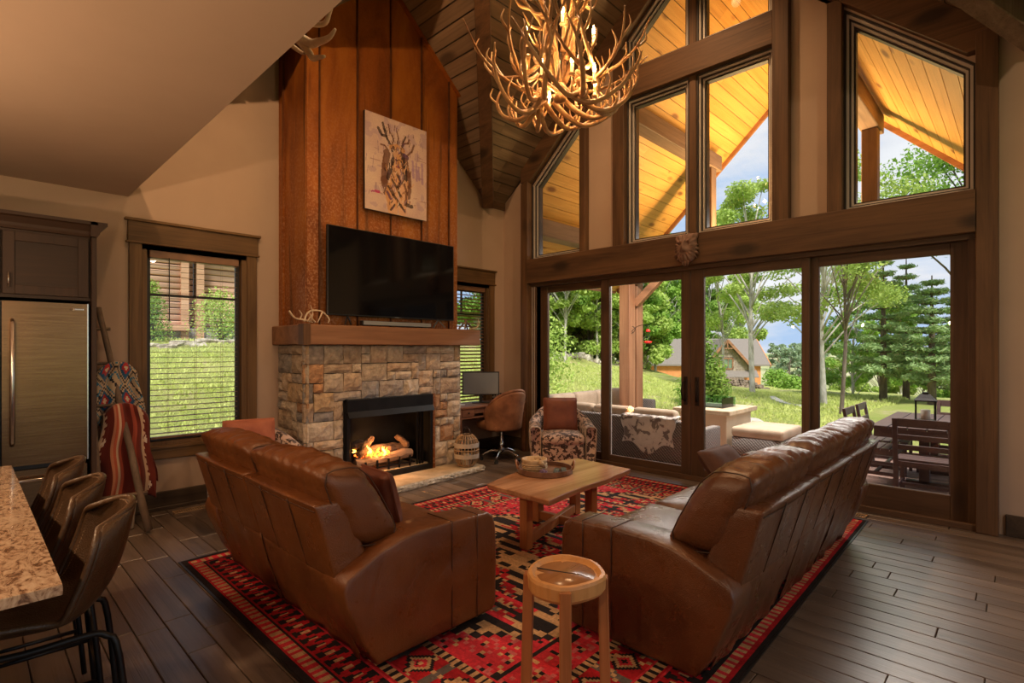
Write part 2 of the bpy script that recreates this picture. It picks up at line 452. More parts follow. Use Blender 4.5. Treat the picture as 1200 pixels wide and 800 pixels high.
def rust():
    m, nt, b, _ = newmat('rust_steel')
    v = coords(nt, (1, 1, .35), True)
    c = ramp(nt, ntex(nt, v, 2.2, 6, .6, 1.0), [(.25, (.12, .026, .004)), (.5, (.28, .080, .008)), (.75, (.43, .150, .016))])
    sp = ntex(nt, coords(nt, (1, 1, 1), True), 38, 5, .7)
    z = nt.nodes.new('ShaderNodeSeparateXYZ'); g = nt.nodes.new('ShaderNodeNewGeometry'); nt.links.new(g.outputs['Position'], z.inputs[0])
    low = mrange(nt, z.outputs['Z'], 2.4, 4.2, 1.0, 0.12)
    mu = nt.nodes.new('ShaderNodeMath'); mu.operation = 'MULTIPLY'
    nt.links.new(mrange(nt, sp, .48, .62, 0, .75), mu.inputs[0]); nt.links.new(low, mu.inputs[1])
    c = mixc(nt, c, (.46, .24, .13), mu.outputs[0])
    c = mixc(nt, c, (.030, .012, .006), mrange(nt, ntex(nt, coords(nt, (2.5, 2.5, .16), True), 2.4, 3, .5, .8), .60, .68, 0, .55))
    nt.links.new(c, b.inputs['Base Color']); b.inputs['Roughness'].default_value = .5; b.inputs['Metallic'].default_value = .35
    bump(nt, b, sp, .25, .002)
rust()
plain('rust_seam', (.06, .018, .006), (.12, .04, .01), 8, .6, .3)
def granite():
    m, nt, b, _ = newmat('granite')
    v = coords(nt, (1, 2.0, 1), False)
    c = ramp(nt, ntex(nt, v, 14, 7, .7, 1.8), [(.30, (.045, .025, .015)), (.42, (.20, .11, .065)), (.52, (.46, .33, .23)), (.72, (.62, .50, .38))])
    nt.links.new(c, b.inputs['Base Color']); b.inputs['Roughness'].default_value = .10; b.inputs['Coat Weight'].default_value = .5
granite()
def wicker():
    m, nt, b, _ = newmat('wicker')
    v = coords(nt, rnd=False)
    w = nt.nodes.new('ShaderNodeTexWave'); w.wave_type = 'BANDS'; w.bands_direction = 'Z'; w.inputs['Scale'].default_value = 18; w.inputs['Distortion'].default_value = 1.2; w.inputs['Detail Scale'].default_value = 9
    nt.links.new(v, w.inputs['Vector'])
    w2 = nt.nodes.new('ShaderNodeTexWave'); w2.wave_type = 'BANDS'; w2.bands_direction = 'DIAGONAL'; w2.inputs['Scale'].default_value = 13
    nt.links.new(v, w2.inputs['Vector'])
    mu = nt.nodes.new('ShaderNodeMath'); mu.operation = 'MULTIPLY'; nt.links.new(w.outputs['Fac'], mu.inputs[0]); nt.links.new(w2.outputs['Fac'], mu.inputs[1])
    c = ramp(nt, mu.outputs[0], [(0, (.07, .060, .055)), (.35, (.22, .19, .17)), (1, (.40, .36, .33))])
    nt.links.new(c, b.inputs['Base Color']); b.inputs['Roughness'].default_value = .6
    bump(nt, b, mu.outputs[0], .8, .012)
wicker()
def leafmat(name, c1, c2, tl=.35):
    m, nt, b, out = newmat(name)
    oi = ntex(nt, coords(nt, rnd=True), 1.6, 3)
    c = ramp(nt, oi, [(.3, c1), (.7, c2)])
    c = varied(nt, c, .15)
    nt.links.new(c, b.inputs['Base Color']); b.inputs['Roughness'].default_value = .55; b.inputs['Specular IOR Level'].default_value = .25
    t = nt.nodes.new('ShaderNodeBsdfTranslucent'); nt.links.new(c, t.inputs[0])
    mx = nt.nodes.new('ShaderNodeMixShader'); mx.inputs[0].default_value = tl
    nt.links.new(b.outputs[0], mx.inputs[1]); nt.links.new(t.outputs[0], mx.inputs[2]); nt.links.new(mx.outputs[0], out.inputs['Surface'])
leafmat('leaf_green', (.17, .34, .05), (.36, .55, .10)); leafmat('leaf_light', (.32, .48, .09), (.55, .68, .18))
leafmat('leaf_pine', (.26, .40, .16), (.46, .60, .28), .35); leafmat('leaf_shrub', (.18, .34, .06), (.38, .54, .10))
leafmat('leaf_far', (.24, .34, .19), (.36, .46, .27)); leafmat('grass_blade', (.46, .54, .13), (.66, .70, .26))
def ground():
    m, nt, b, _ = newmat('lawn_ground')
    v = coords(nt, rnd=False)
    c = ramp(nt, ntex(nt, v, .8, 6, .65), [(.32, (.66, .56, .34)), (.42, (.56, .57, .19)), (.62, (.44, .52, .13))])
    c = mixc(nt, c, (.16, .24, .03), mrange(nt, ntex(nt, v, 9, 5, .7), .5, .75, 0, .5))
    g = nt.nodes.new('ShaderNodeNewGeometry'); s = nt.nodes.new('ShaderNodeSeparateXYZ'); nt.links.new(g.outputs['Position'], s.inputs[0])
    ln = nt.nodes.new('ShaderNodeVectorMath'); ln.operation = 'LENGTH'; nt.links.new(g.outputs['Position'], ln.inputs[0])
    far = mrange(nt, ln.outputs['Value'], 75, 110, 0, 1)
    fc = ramp(nt, ntex(nt, v, .02, 4, .6), [(.35, (.20, .27, .12)), (.48, (.40, .42, .20)), (.6, (.50, .48, .30))])
    c = mixc(nt, c, fc, far)
    nt.links.new(c, b.inputs['Base Color']); b.inputs['Roughness'].default_value = .95; b.inputs['Specular IOR Level'].default_value = .1
    bump(nt, b, ntex(nt, v, 14, 6, .8), 1.0, .12)
ground()
attrmat('rug_pile', .95, 220, .35, .5, .0); attrmat('blanket_weave', .9, 200, .15, .4, .2); attrmat('canvas_paint', .8, 90, .08, .2)

# ------------------------------------------------------------------ floor: planks run along X
PW = 0.142
floor = struct('floor', (0, 0, 0))
rng = random.Random(3)
planks = []
row = 0
y = 0.0
while y > -7.0:
    x = -0.02 - rng.random() * 1.0
    while x < 9.4:
        ln = rng.choice([.45, .7, .9, 1.2, 1.5, 1.8])
        planks.append((max(x, 0.0), min(x + ln, 9.4), y - PW, y)); x += ln
    y -= PW
def plank_score(p):
    cx = (p[0] + p[1]) / 2 - 6.01; cy = (p[2] + p[3]) / 2 + 6.05
    a = math.atan(600 / 622); d = -math.sin(a) * cx + math.cos(a) * cy
    if d < .9: return -1
    t = (math.cos(a) * cx + math.sin(a) * cy) / d
    if abs(t) > 1.1 or 1.55 / d > .72: return -1
    inrug = 1.75 < p[0] and p[1] < 4.9 and -4.85 < (p[2] + p[3]) / 2 < -.45
    return 0.01 if inrug else (p[1] - p[0]) / d ** 2
planks.sort(key=plank_score, reverse=True)
rest = B()
for i, (x0, x1, y0, y1) in enumerate(planks):
    g = .0022; dz = rng.uniform(0, .0012)
    if i < 290:
        b = B().box(x0 + g, x1 - g, y0 + g, y1 - g, -.018, 0.0 - dz)
        o = b.build('floor_plank', M['floor_wood'], floor)
        bm = bmesh.new(); bm.from_mesh(o.data)
        bmesh.ops.bevel(bm, geom=[e for e in bm.edges if all(v.co.z > -.01 for v in e.verts)], offset=.003, segments=1, affect='EDGES')
        bm.to_mesh(o.data); bm.free()
    else: rest.box(x0 + g, x1 - g, y0 + g, y1 - g, -.018, 0.0 - dz)
rest.build('floor_planks_rest', M['floor_wood'], floor, kind='stuff')
B().box(-.1, 9.5, -9.5, .02, -.12, -.018).build('subfloor', M['mortar'], floor)
B().box(0, 9.4, -9.4, -7.0 - .06, -.018, -.001).build('floor_far_boards', M['floor_wood'], floor)

# ------------------------------------------------------------------ walls
wl = struct('wall_left')
W1 = (-4.87, -3.93, .62, 2.50)     # y0 y1 z0 z1 opening of the big side window
W2 = (-1.32, -.34, .62, 2.50)
EZ = 3.865; SL = .915
def gable_z(yy):  # dormer gable on the left wall
    return EZ + SL * max(0.0, min(-.45 - yy, yy + 4.75))
T = .16
def wall_x(b, y0, y1, z0, z1): b.box(-T, 0, y0, y1, z0, z1)
b = B()
wall_x(b, -9.4, W1[0], -.5, 3.9); wall_x(b, W1[0], W1[1], -.5, W1[2]); wall_x(b, W1[0], W1[1], W1[3], 3.9)
wall_x(b, W1[1], W2[0], -.5, 3.9); wall_x(b, W2[0], W2[1], -.5, W2[2]); wall_x(b, W2[0], W2[1], W2[3], 3.9)
wall_x(b, W2[1], T, -.5, 3.9)
b.prism([(-4.75, 3.9), (-.45, 3.9), (-.45, gable_z(-.5)), (-2.6, EZ + SL * 2.15 + .06), (-4.75, gable_z(-4.7))], 'x', -T, 0)
b.build('wall_surface', M['wall_paint'], wl)

wb = struct('wall_back')
DX0, DX1, DZ = .70, 5.66, 2.50     # door opening
b = B()
def wall_y(b, x0, x1, z0, z1): b.box(x0, x1, .0, T, z0, z1)
wall_y(b, 0, .56, -.5, 3.8); wall_y(b, .56, DX0, -.5, 2.9); wall_y(b, 5.70, 9.4, -.5, 3.8)
wall_y(b, DX0, 5.70, 2.50, 2.92)
b.prism([(1.60, 2.9), (2.16, 2.9), (2.16, 5.6), (1.60, 5.1)], 'y', 0, T)       # drywall pier left
b.prism([(4.10, 2.9), (4.70, 2.9), (4.70, 5.1), (4.10, 5.7)], 'y', 0, T)       # drywall pier right
b.prism([(0, 3.8), (.56, 3.8), (.56, 4.3), (0, 3.87)], 'y', 0, T)
b.prism([(5.75, 3.8), (9.4, 3.8), (9.4, 3.9), (6.28, 3.9), (5.75, 4.3)], 'y', 0, T)
b.prism([(.5, 4.28), (3.14, 6.7), (3.14, 6.35), (.56, 3.98)], 'y', 0, T)
b.prism([(5.78, 4.28), (3.14, 6.7), (3.14, 6.35), (5.72, 3.98)], 'y', 0, T)
b.box(DX0, 5.70, 0, T + .02, -.5, -.02)
b.build('wall_surface', M['wall_paint'], wb)
wr = struct('wall_right')
b = B().box(9.4, 9.55, -9.4, T, -.5, .25).box(9.4, 9.55, -9.4, T, 3.0, 4.2).box(9.4, 9.55, -9.4, -8.0, .25, 3.0).box(9.4, 9.55, -.6, T, .25, 3.0)
b.build('wall_surface', M['wall_paint'], wr)
for k in range(4): B().box(9.42, 9.50, -8.0 + 2.466 * k - .05, -8.0 + 2.466 * k + .05, .25, 3.0).build('window_post', M['timber_z'], wr)
wf = struct('wall_front'); B().box(-T, 9.55, -9.55, -9.4, -.5, 7.2).build('wall_surface', M['wall_paint'], wf)

# baseboards
def baseb(name, b): b.build(name, M['dark_trim_y'], None, bevel=.004)['kind'] = 'structure'
b = B().box(0.001, .03, -5.35, -3.64, 0, .175); b.box(.03, .05, -5.35, -3.64, 0, .035); baseb('baseboard_left', b)
b = B().box(0.001, .03, -1.50, -.001, 0, .175); b.box(.03, .05, -1.5, -.001, 0, .035); baseb('baseboard_corner', b)
b = B().box(.031, .44, -.03, -.001, 0, .175); baseb('baseboard_back_left', b)
b = B().box(5.90, 9.39, -.03, -.001, 0, .175); baseb('baseboard_back', b)

# ------------------------------------------------------------------ timber frame of the window wall
def tim(name, b, mat='timber_z', bevel=.008):
    o = b.build(name, M[mat], None, bevel=bevel); o['kind'] = 'structure'; return o
tn = [0]
def trim(b, mat='timber_z', bevel=.006):
    tn[0] += 1; return tim('trim_%d' % tn[0], b, mat, bevel)
trim(B().prism([(.46, 0), (.60, 0), (.60, 4.10), (.46, 4.06)], 'y', -.11, .12))                     # left post
trim(B().prism([(5.715, 0), (5.86, 0), (5.86, 4.24), (5.715, 4.22)], 'y', -.11, .12))              # right post
trim(B().box(.60, 5.715, -.13, .06, 2.54, 2.90), 'timber_x')                                       # head beam
for x0, x1, zt in ((1.555, 1.66, 4.95), (2.10, 2.27, 5.45), (4.085, 4.25, 5.42), (4.60, 4.73, 4.98)):
    trim(B().box(x0, x1, -.09, .05, 2.90, zt))
trim(B().box(2.27, 4.085, -.07, .05, 4.80, 5.16), 'timber_x')                                      # cross beam
for s in (-1, 1):                                                                                  # sloping trims under the roof
    pts = [(3.14 + s * 2.70, 4.20), (3.14 + s * 2.70, 4.47), (3.14, 6.74), (3.14, 6.42), (3.14 + s * 2.50, 4.20 - .07)]
    pts = [(3.14 + s * 2.69, 4.08), (3.14 + s * 2.69, EZ + SL * (3.14 - 2.69) + .0), (3.14, EZ + SL * 3.14), (3.14, 6.38), (3.14 + s * 2.52, 4.08)]
    trim(B().prism(pts, 'y', -.10, .05), 'timber_x')
# upper windows: pane, dark sash, stepped tracks
def upper_window(n, poly, mull=()):
    w = struct('window_%d' % n)
    cx = sum(p[0] for p in poly) / len(poly); cz = sum(p[1] for p in poly) / len(poly)
    def inset(d):
        # polygon offset for a convex polygon
        m = len(poly); res = []
        for i in range(m):
            a = Vector(poly[i - 1]); p = Vector(poly[i]); c = Vector(poly[(i + 1) % m])
            e1 = (p - a).normalized(); e2 = (c - p).normalized()
            n1 = Vector((-e1.y, e1.x)); n2 = Vector((-e2.y, e2.x))
            if (Vector((cx, cz)) - p).dot(n1) < 0: n1 = -n1
            if (Vector((cx, cz)) - p).dot(n2) < 0: n2 = -n2
            k = d / max(.2, 1 + n1.dot(n2)); res.append(tuple(p + (n1 + n2) * k))
        return res
    def ring(d0, d1, y0, y1, mat, name):
        a = inset(d0); c = inset(d1); m = len(a); b = B()
        vs = [(p[0], y0, p[1]) for p in a] + [(p[0], y0, p[1]) for p in c] + [(p[0], y1, p[1]) for p in a] + [(p[0], y1, p[1]) for p in c]
        fs = []
        for i in range(m):
            j = (i + 1) % m
            fs += [(i, j, m + j, m + i), (2 * m + i, 3 * m + i, 3 * m + j, 2 * m + j), (i, 2 * m + i, 2 * m + j, j), (m + i, m + j, 3 * m + j, 3 * m + i)]
        b.add(vs, fs); b.build(name, M[mat], w)
    ring(0, .018, -.01, .11, 'frame_dark', 'outer_stop'); ring(.018, .040, .015, .12, 'frame_track', 'track')
    ring(.040, .052, .03, .13, 'frame_dark', 'stop'); ring(.052, .072, .05, .14, 'frame_track', 'track'); ring(.072, .088, .07, .15, 'frame_dark', 'sash')
    a = inset(.08); B().prism(a, 'y', .095, .101).build('pane', M['glass'], w)
    return w
upper_window(3, [(.60, 2.90), (1.555, 2.90), (1.555, 4.93), (.60, 4.055)])
upper_window(4, [(2.27, 2.90), (3.13, 2.90), (3.13, 4.80), (2.27, 4.80)])
upper_window(5, [(3.22, 2.90), (4.085, 2.90), (4.085, 4.80), (3.22, 4.80)])
upper_window(6, [(2.27, 5.16), (3.13, 5.16), (3.13, 6.36), (2.27, 5.58)])
upper_window(7, [(3.22, 5.16), (4.085, 5.16), (4.085, 5.53), (3.22, 6.32)])
upper_window(8, [(4.73, 2.90), (5.715, 2.90), (5.715, 4.00), (4.73, 4.90)])
trim(B().box(3.13, 3.22, -.02, .10, 2.90, 4.80), 'timber_z'); trim(B().box(3.13, 3.22, -.02, .10, 5.16, 6.4), 'timber_z')

# ------------------------------------------------------------------ sliding doors
def door_panel(parent, x0, x1, y0, y1, gx0, gx1, gz0=.13, gz1=2.40, zt=2.50, zb=.02):
    B().box(x0, gx0, y0, y1, zb, zt).build('stile', M['door_wood_z'], parent, bevel=.004)
    B().box(gx1, x1, y0, y1, zb, zt).build('stile', M['door_wood_z'], parent, bevel=.004)
    B().box(gx0, gx1, y0, y1, gz1, zt).build('top_rail', M['door_wood_x'], parent, bevel=.004)
    B().box(gx0, gx1, y0, y1, zb, gz0).build('bottom_rail', M['door_wood_x'], parent, bevel=.004)
    ym = (y0 + y1) / 2
    B().box(gx0 - .01, gx1 + .01, ym - .003, ym + .003, gz0 - .01, gz1 + .01).build('pane', M['glass'], parent)
def door(n): return struct('door_%d' % n)
d1 = door(1); door_panel(d1, .70, 1.90, .08, .13, .84, 1.80)
d2 = door(2); door_panel(d2, 1.86, 3.135, .01, .06, 1.985, 3.015)
d3 = door(3); door_panel(d3, 3.14, 4.42, .01, .06, 3.30, 4.345)
d4 = door(4); door_panel(d4, 4.36, 5.66, .08, .13, 4.49, 5.535, gz0=.24)
for d, hx in ((d2, 3.075), (d3, 3.215)):
    h = B().box(hx - .022, hx + .022, -.004, .012, .88, 1.22).build('handle_plate', M['dark_iron'], d, bevel=.004)
    s = -1 if d is d2 else 1
    B().tube([(hx, -.004, .93), (hx + s * .012, -.05, .95), (hx + s * .022, -.062, 1.05), (hx + s * .012, -.05, 1.15), (hx, -.004, 1.17)], .010, 8).build('handle', M['dark_iron'], h, smooth=True)
B().box(1.93, 1.965, .065, .105, .10, 2.42).build('edge_reflection', M['frame_track'], d1)  # pale strip standing in for a reflected line on the panel's inner edge
fr = struct('trim_20')
B().box(.60, .70, -.02, .15, 0, 2.54).build('door_jamb', M['door_wood_z'], fr, bevel=.003); B().box(5.66, 5.715, -.02, .15, 0, 2.54).build('door_jamb', M['door_wood_z'], fr, bevel=.003)
B().box(.615, .63, -.026, -.02, 0, 2.54).build('track', M['frame_track'], fr); B().box(.66, .675, -.026, -.02, 0, 2.54).build('track', M['frame_track'], fr)
B().box(.60, 5.715, -.04, .16, 2.495, 2.54).build('door_head', M['door_wood_x'], fr)
B().box(.60, 5.715, -.07, .16, 0, .02).build('threshold', M['door_wood_x'], fr, bevel=.003); B().box(.60, 5.715, -.075, -.03, .0, .055).build('threshold_step', M['door_wood_x'], fr, bevel=.003)

# ------------------------------------------------------------------ side windows with casing
def side_window(n, y0, y1, z0, z1, grille):
    w = struct('window_%d' % n)
    B().box(0.001, .028, y0 - .10, y0, z0 - .03, z1 + .06).build('casing', M['casing_z'], w, bevel=.003)
    B().box(0.001, .028, y1, y1 + .10, z0 - .03, z1 + .06).build('casing', M['casing_z'], w, bevel=.003)
    B().box(0.001, .034, y0 - .11, y1 + .11, z1 + .06, z1 + .25).build('head_casing', M['casing_y'], w, bevel=.003)
    B().box(0.001, .055, y0 - .135, y1 + .135, z1 + .25, z1 + .275).build('head_cap', M['casing_y'], w, bevel=.003)
    B().box(0.001, .045, y0 - .125, y1 + .125, z1 + .045, z1 + .062).build('head_bead', M['casing_y'], w, bevel=.002)
    B().box(0.001, .034, y0 - .11, y1 + .11, z0 - .13, z0 - .02).build('apron', M['casing_y'], w, bevel=.003)
    B().box(-.03, .045, y0 - .10, y1 + .10, z0 - .03, z0 + .0).build('stool_board', M['casing_y'], w, bevel=.003)
    b = B().box(-.12, .0, y0, y0 + .045, z0, z1 + .05); b.box(-.12, .0, y1 - .045, y1, z0, z1 + .05); b.box(-.12, 0, y0, y1, z1, z1 + .05); b.box(-.12, 0, y0, y1, z0, z0 + .035)
    b.build('jamb', M['casing_z'], w)
    b = B(); fy0, fy1 = y0 + .045, y1 - .045
    for a, c in ((fy0, fy0 + .04), (fy1 - .04, fy1)): b.box(-.10, -.07, a, c, z0 + .035, z1)
    b.box(-.10, -.07, fy0, fy1, z0 + .035, z0 + .075); b.box(-.10, -.07, fy0, fy1, z1 - .04, z1)
    b.build('sash', M['frame_dark'], w)
    zm = z1 - .42; b = B().box(-.098, -.075, fy0, fy1, zm - .012, zm + .012); b.box(-.098, -.075, (y0 + y1) / 2 - .012, (y0 + y1) / 2 + .012, zm, z1)
    b.build('grille', M['frame_dark'], w)
    B().box(-.088, -.083, fy0, fy1, z0 + .05, z1 - .02).build('pane', M['glass'], w)
    k = B().tube([(-.035, (y0 + y1) / 2 + .02, z0 + .035), (-.02, (y0 + y1) / 2 + .06, z0 + .06), (-.02, (y0 + y1) / 2 - .03, z0 + .045)], .008, 6).build('crank', M['dark_iron'], w)
    return w
side_window(1, *W1, True); side_window(2, *W2, True)
def blind(label, y0, y1, z0, z1, tilt, n):
    t = thing('window_blind', label, 'blind', (-.045, (y0 + y1) / 2, z0), 0, None)
    yy = (y1 - y0) / 2 - .05
    B().box(-.035, .035, -yy - .01, yy + .01, z1 - z0 - .01, z1 - z0 + .075).build('valance', M['slat_wood'], t, bevel=.003)
    first = None
    for i in range(n):
        z = .05 + (z1 - z0 - .07) * i / (n - 1)
        if first is None:
            first = B().beam((0, -yy, 0), (0, yy, 0), .046, .0028, (math.sin(tilt), 0, math.cos(tilt))).build('slat', M['slat_wood'], t); o = first
        else:
            o = first.copy(); col.objects.link(o); o.parent = t
        o.location = (0, 0, z)
    for k in (-.62, 0, .62):
        for sx in (-.026, .026): B().tube([(sx, k * yy, .03), (sx, k * yy, z1 - z0)], .0013, 4).build('ladder_cord', M['cord'], t)
    B().box(-.024, .024, -yy, yy, .0, .018).build('bottom_rail', M['slat_wood'], t)
    B().tube([(.04, -yy * .62, z1 - z0), (.042, -yy * .62, z1 - z0 - .62)], .005, 6).build('tilt_wand', M['dark_iron'], t)
blind('open brown slatted blind in the large side window beside the refrigerator', W1[0] + .03, W1[1] - .03, W1[2] + .06, W1[3] - .06, R(4), 33)
blind('brown slatted blind in the narrow window behind the computer desk', W2[0] + .03, W2[1] - .03, W2[2] + .06, W2[3] - .06, R(24), 33)

# ------------------------------------------------------------------ ceilings
ce = struct('ceiling')
B().box(0, 9.4, -9.4, -4.975, 2.97, 3.02).build('flat_ceiling', M['ceiling_paint'], ce)
B().box(0, 9.4, -5.06, -4.975, 3.0, 3.35).build('loft_edge', M['wall_paint'], ce)
RZ = EZ + SL * 3.14
# roof deck above the boards keeps daylight out
th = .12
rf = struct('ceiling_roof')
b = B()
b.prism([(-.25, EZ - .23 + .02), (3.14, RZ + .02), (3.14, RZ + th + .1), (-.25, EZ - .23 + th + .1)], 'y', -9.55, T)
b2 = B().prism([(9.6, EZ - .23 + .02 - .0), (6.28, EZ + .02), (3.14, RZ + .02), (3.14, RZ + th + .1), (6.28, EZ + th + .1), (9.6, EZ + th)], 'y', -9.55, T)
o1 = b2.build('roof_deck', M['mortar'], rf)
# left slope with the dormer opening: four pieces around it
def roofz(x): return EZ + SL * x
def quad_slab(b, pts, t=.12):
    n = len(pts); vs = list(pts) + [(p[0], p[1], p[2] + t) for p in pts]
    b.add(vs, [tuple(range(n - 1, -1, -1)), tuple(range(n, 2 * n))] + [(i, (i + 1) % n, n + (i + 1) % n, n + i) for i in range(n)])
b = B()
def rp_(x, y, z=None): return (x, y, (roofz(x) if z is None else z) + .025)
A_, C_ = (-.45, -4.75)
quad_slab(b, [rp_(-.3, T + .1), rp_(-.3, -.15), rp_(0, -.45), rp_(2.15, -2.6), rp_(3.14, -2.6), rp_(3.14, T + .1)])
quad_slab(b, [rp_(3.14, -2.6), rp_(2.15, -2.6), rp_(0, -4.75), rp_(-.3, -5.05), rp_(-.3, -9.5), rp_(3.14, -9.5)])
quad_slab(b, [(-.3, -.45, EZ + .025), (-.3, -2.6, EZ + SL * 2.15 + .025), (2.15, -2.6, EZ + SL * 2.15 + .025), (0, -.45, EZ + .025)])
quad_slab(b, [(-.3, -4.75, EZ + .025), (0, -4.75, EZ + .025), (2.15, -2.6, EZ + SL * 2.15 + .025), (-.3, -2.6, EZ + SL * 2.15 + .025)])
b.build('roof_deck', M['mortar'], rf)
# boards
def board(pts, mat, name='ceiling_board'):
    n = 4; t = .018
    nrm = (Vector(pts[1]) - Vector(pts[0])).cross(Vector(pts[3]) - Vector(pts[0])).normalized()
    if nrm.z < 0: nrm = -nrm
    vs = [tuple(p) for p in pts] + [tuple(Vector(p) + nrm * t) for p in pts]
    o = B().add(vs, [(3, 2, 1, 0), (4, 5, 6, 7), (0, 1, 5, 4), (1, 2, 6, 5), (2, 3, 7, 6), (3, 0, 4, 7)]).build(name, M[mat], ce)
    return o
bw = .125  # plan width of a board
x = 0.0
rr = random.Random(11)
while x < 3.13:
    x2 = min(x + bw, 3.14); g = .006
    a0, a1 = x + g, x2 - g
    def yv(xx): return -.45 - xx if xx < 2.15 else -9.4
    if x < 2.15:
        cut = rr.uniform(.25, .75) * max(.5, x)
        ends = [(0.0, 0.0), (-(.45 + x) * rr.uniform(.3, .8),) * 2, (yv(a0), yv(a1))]
        if x > 1.0: pass
        for k in range(len(ends) - 1):
            (s0, s1), (e0, e1) = ends[k], ends[k + 1]
            board([(a0, s0 - .002, roofz(a0)), (a1, s1 - .002, roofz(a1)), (a1, e1, roofz(a1)), (a0, e0, roofz(a0))], 'ceiling_wood_y')
        board([(a0, -4.75 - a0 + 2 * a0 * 0, roofz(a0)), (a1, -4.75 - a1 * 0, roofz(a1)), (a1, -6.5, roofz(a1)), (a0, -6.5, roofz(a0))], 'ceiling_wood_y')
    else:
        yy = 0.0
        while yy > -6.5:
            ln = rr.uniform(1.6, 3.0); e = max(yy - ln, -6.5)
            board([(a0, yy - .002, roofz(a0)), (a1, yy - .002, roofz(a1)), (a1, e, roofz(a1)), (a0, e, roofz(a0))], 'ceiling_wood_y'); yy = e
    x = x2
x = 3.14
while x < 6.28:
    x2 = min(x + bw, 6.28); a0, a1 = x + .006, x2 - .006
    z0, z1 = roofz(6.28 - a0), roofz(6.28 - a1)
    yy = 0.0
    while yy > -4.5:
        e = max(yy - rr.uniform(1.6, 3.0), -4.5)
        board([(a0, yy - .002, z0), (a1, yy - .002, z1), (a1, e, z1), (a0, e, z0)], 'ceiling_wood_y'); yy = e
    x = x2
# dormer boards run across, along X
yy = -.45
while yy > -4.74:
    y2 = max(yy - bw, -4.75); a0, a1 = yy - .006, y2 + .006
    def zz(v): return EZ + SL * min(-.45 - v, v + 4.75)
    def xv(v): return min(-.45 - v, v + 4.75)
    if not (yy > -2.6 > y2):
        board([(0, a0, zz(a0)), (xv(a0), a0, zz(a0)), (xv(a1), a1, zz(a1)), (0, a1, zz(a1))], 'ceiling_wood_x')
    yy = y2
# valley timbers
for sx, x0, xa in ((1, 0.0, 2.15), (-1, 6.28, 4.13)):
    a = Vector((x0 + .07 * sx, -.42, EZ - .06)); c = Vector((xa + .05 * sx, -2.55, EZ + SL * 2.15 - .06))
    trim(B().beam(a - (c - a) * .0, c, .17, .26), 'timber_x' if sx > 0 else 'branch_wood')
trim(B().beam((3.14, -2.6, RZ - .12), (3.14, .0, RZ - .12), .16, .24), 'timber_y')
trim(B().box(0, .03, -.46, 0, EZ - .10, EZ + .02), 'timber_y')
# ================================================================== FIREPLACE
FX = .72; FY0, FY1 = -3.62, -1.51; SZ0, SZ1 = .075, 1.595
OY0, OY1, OZ = -3.16, -1.955, 1.0
fp = thing('fireplace', 'stone fireplace with a rough timber mantel, rusted steel chimney breast and gas fire box', 'fireplace', (0, (FY0 + FY1) / 2, 0))
core = B()
core.box(0, FX - .05, FY0 + .04, OY0, 0, SZ1); core.box(0, FX - .05, OY1, FY1 - .04, 0, SZ1); core.box(0, FX - .05, OY0, OY1, OZ, SZ1)
core.build('masonry_core', M['mortar'], fp, world=True)
rs = random.Random(21)
def tile_cells(nx, nz, blocked):
    g = [[blocked(i, j) for j in range(nz)] for i in range(nx)]
    out = []
    for j in range(nz):
        for i in range(nx):
            if g[i][j]: continue
            opts = [(2, 2), (2, 1), (3, 2), (2, 2), (1, 2), (2, 1), (1, 1), (2, 2), (3, 1)]
            rs.shuffle(opts)
            opts.append((1, 1))
            for w, h in opts:
                if i + w <= nx and j + h <= nz and all(not g[a][c] for a in range(i, i + w) for c in range(j, j + h)):
                    for a in range(i, i + w):
                        for c in range(j, j + h): g[a][c] = True
                    out.append((i, j, w, h)); break
    return out
def warp1(t, n, amp, seed):   # uneven course lines
    return amp * math.sin(t * 2.3 + seed) + amp * .6 * math.sin(t * 5.1 + seed * 2)
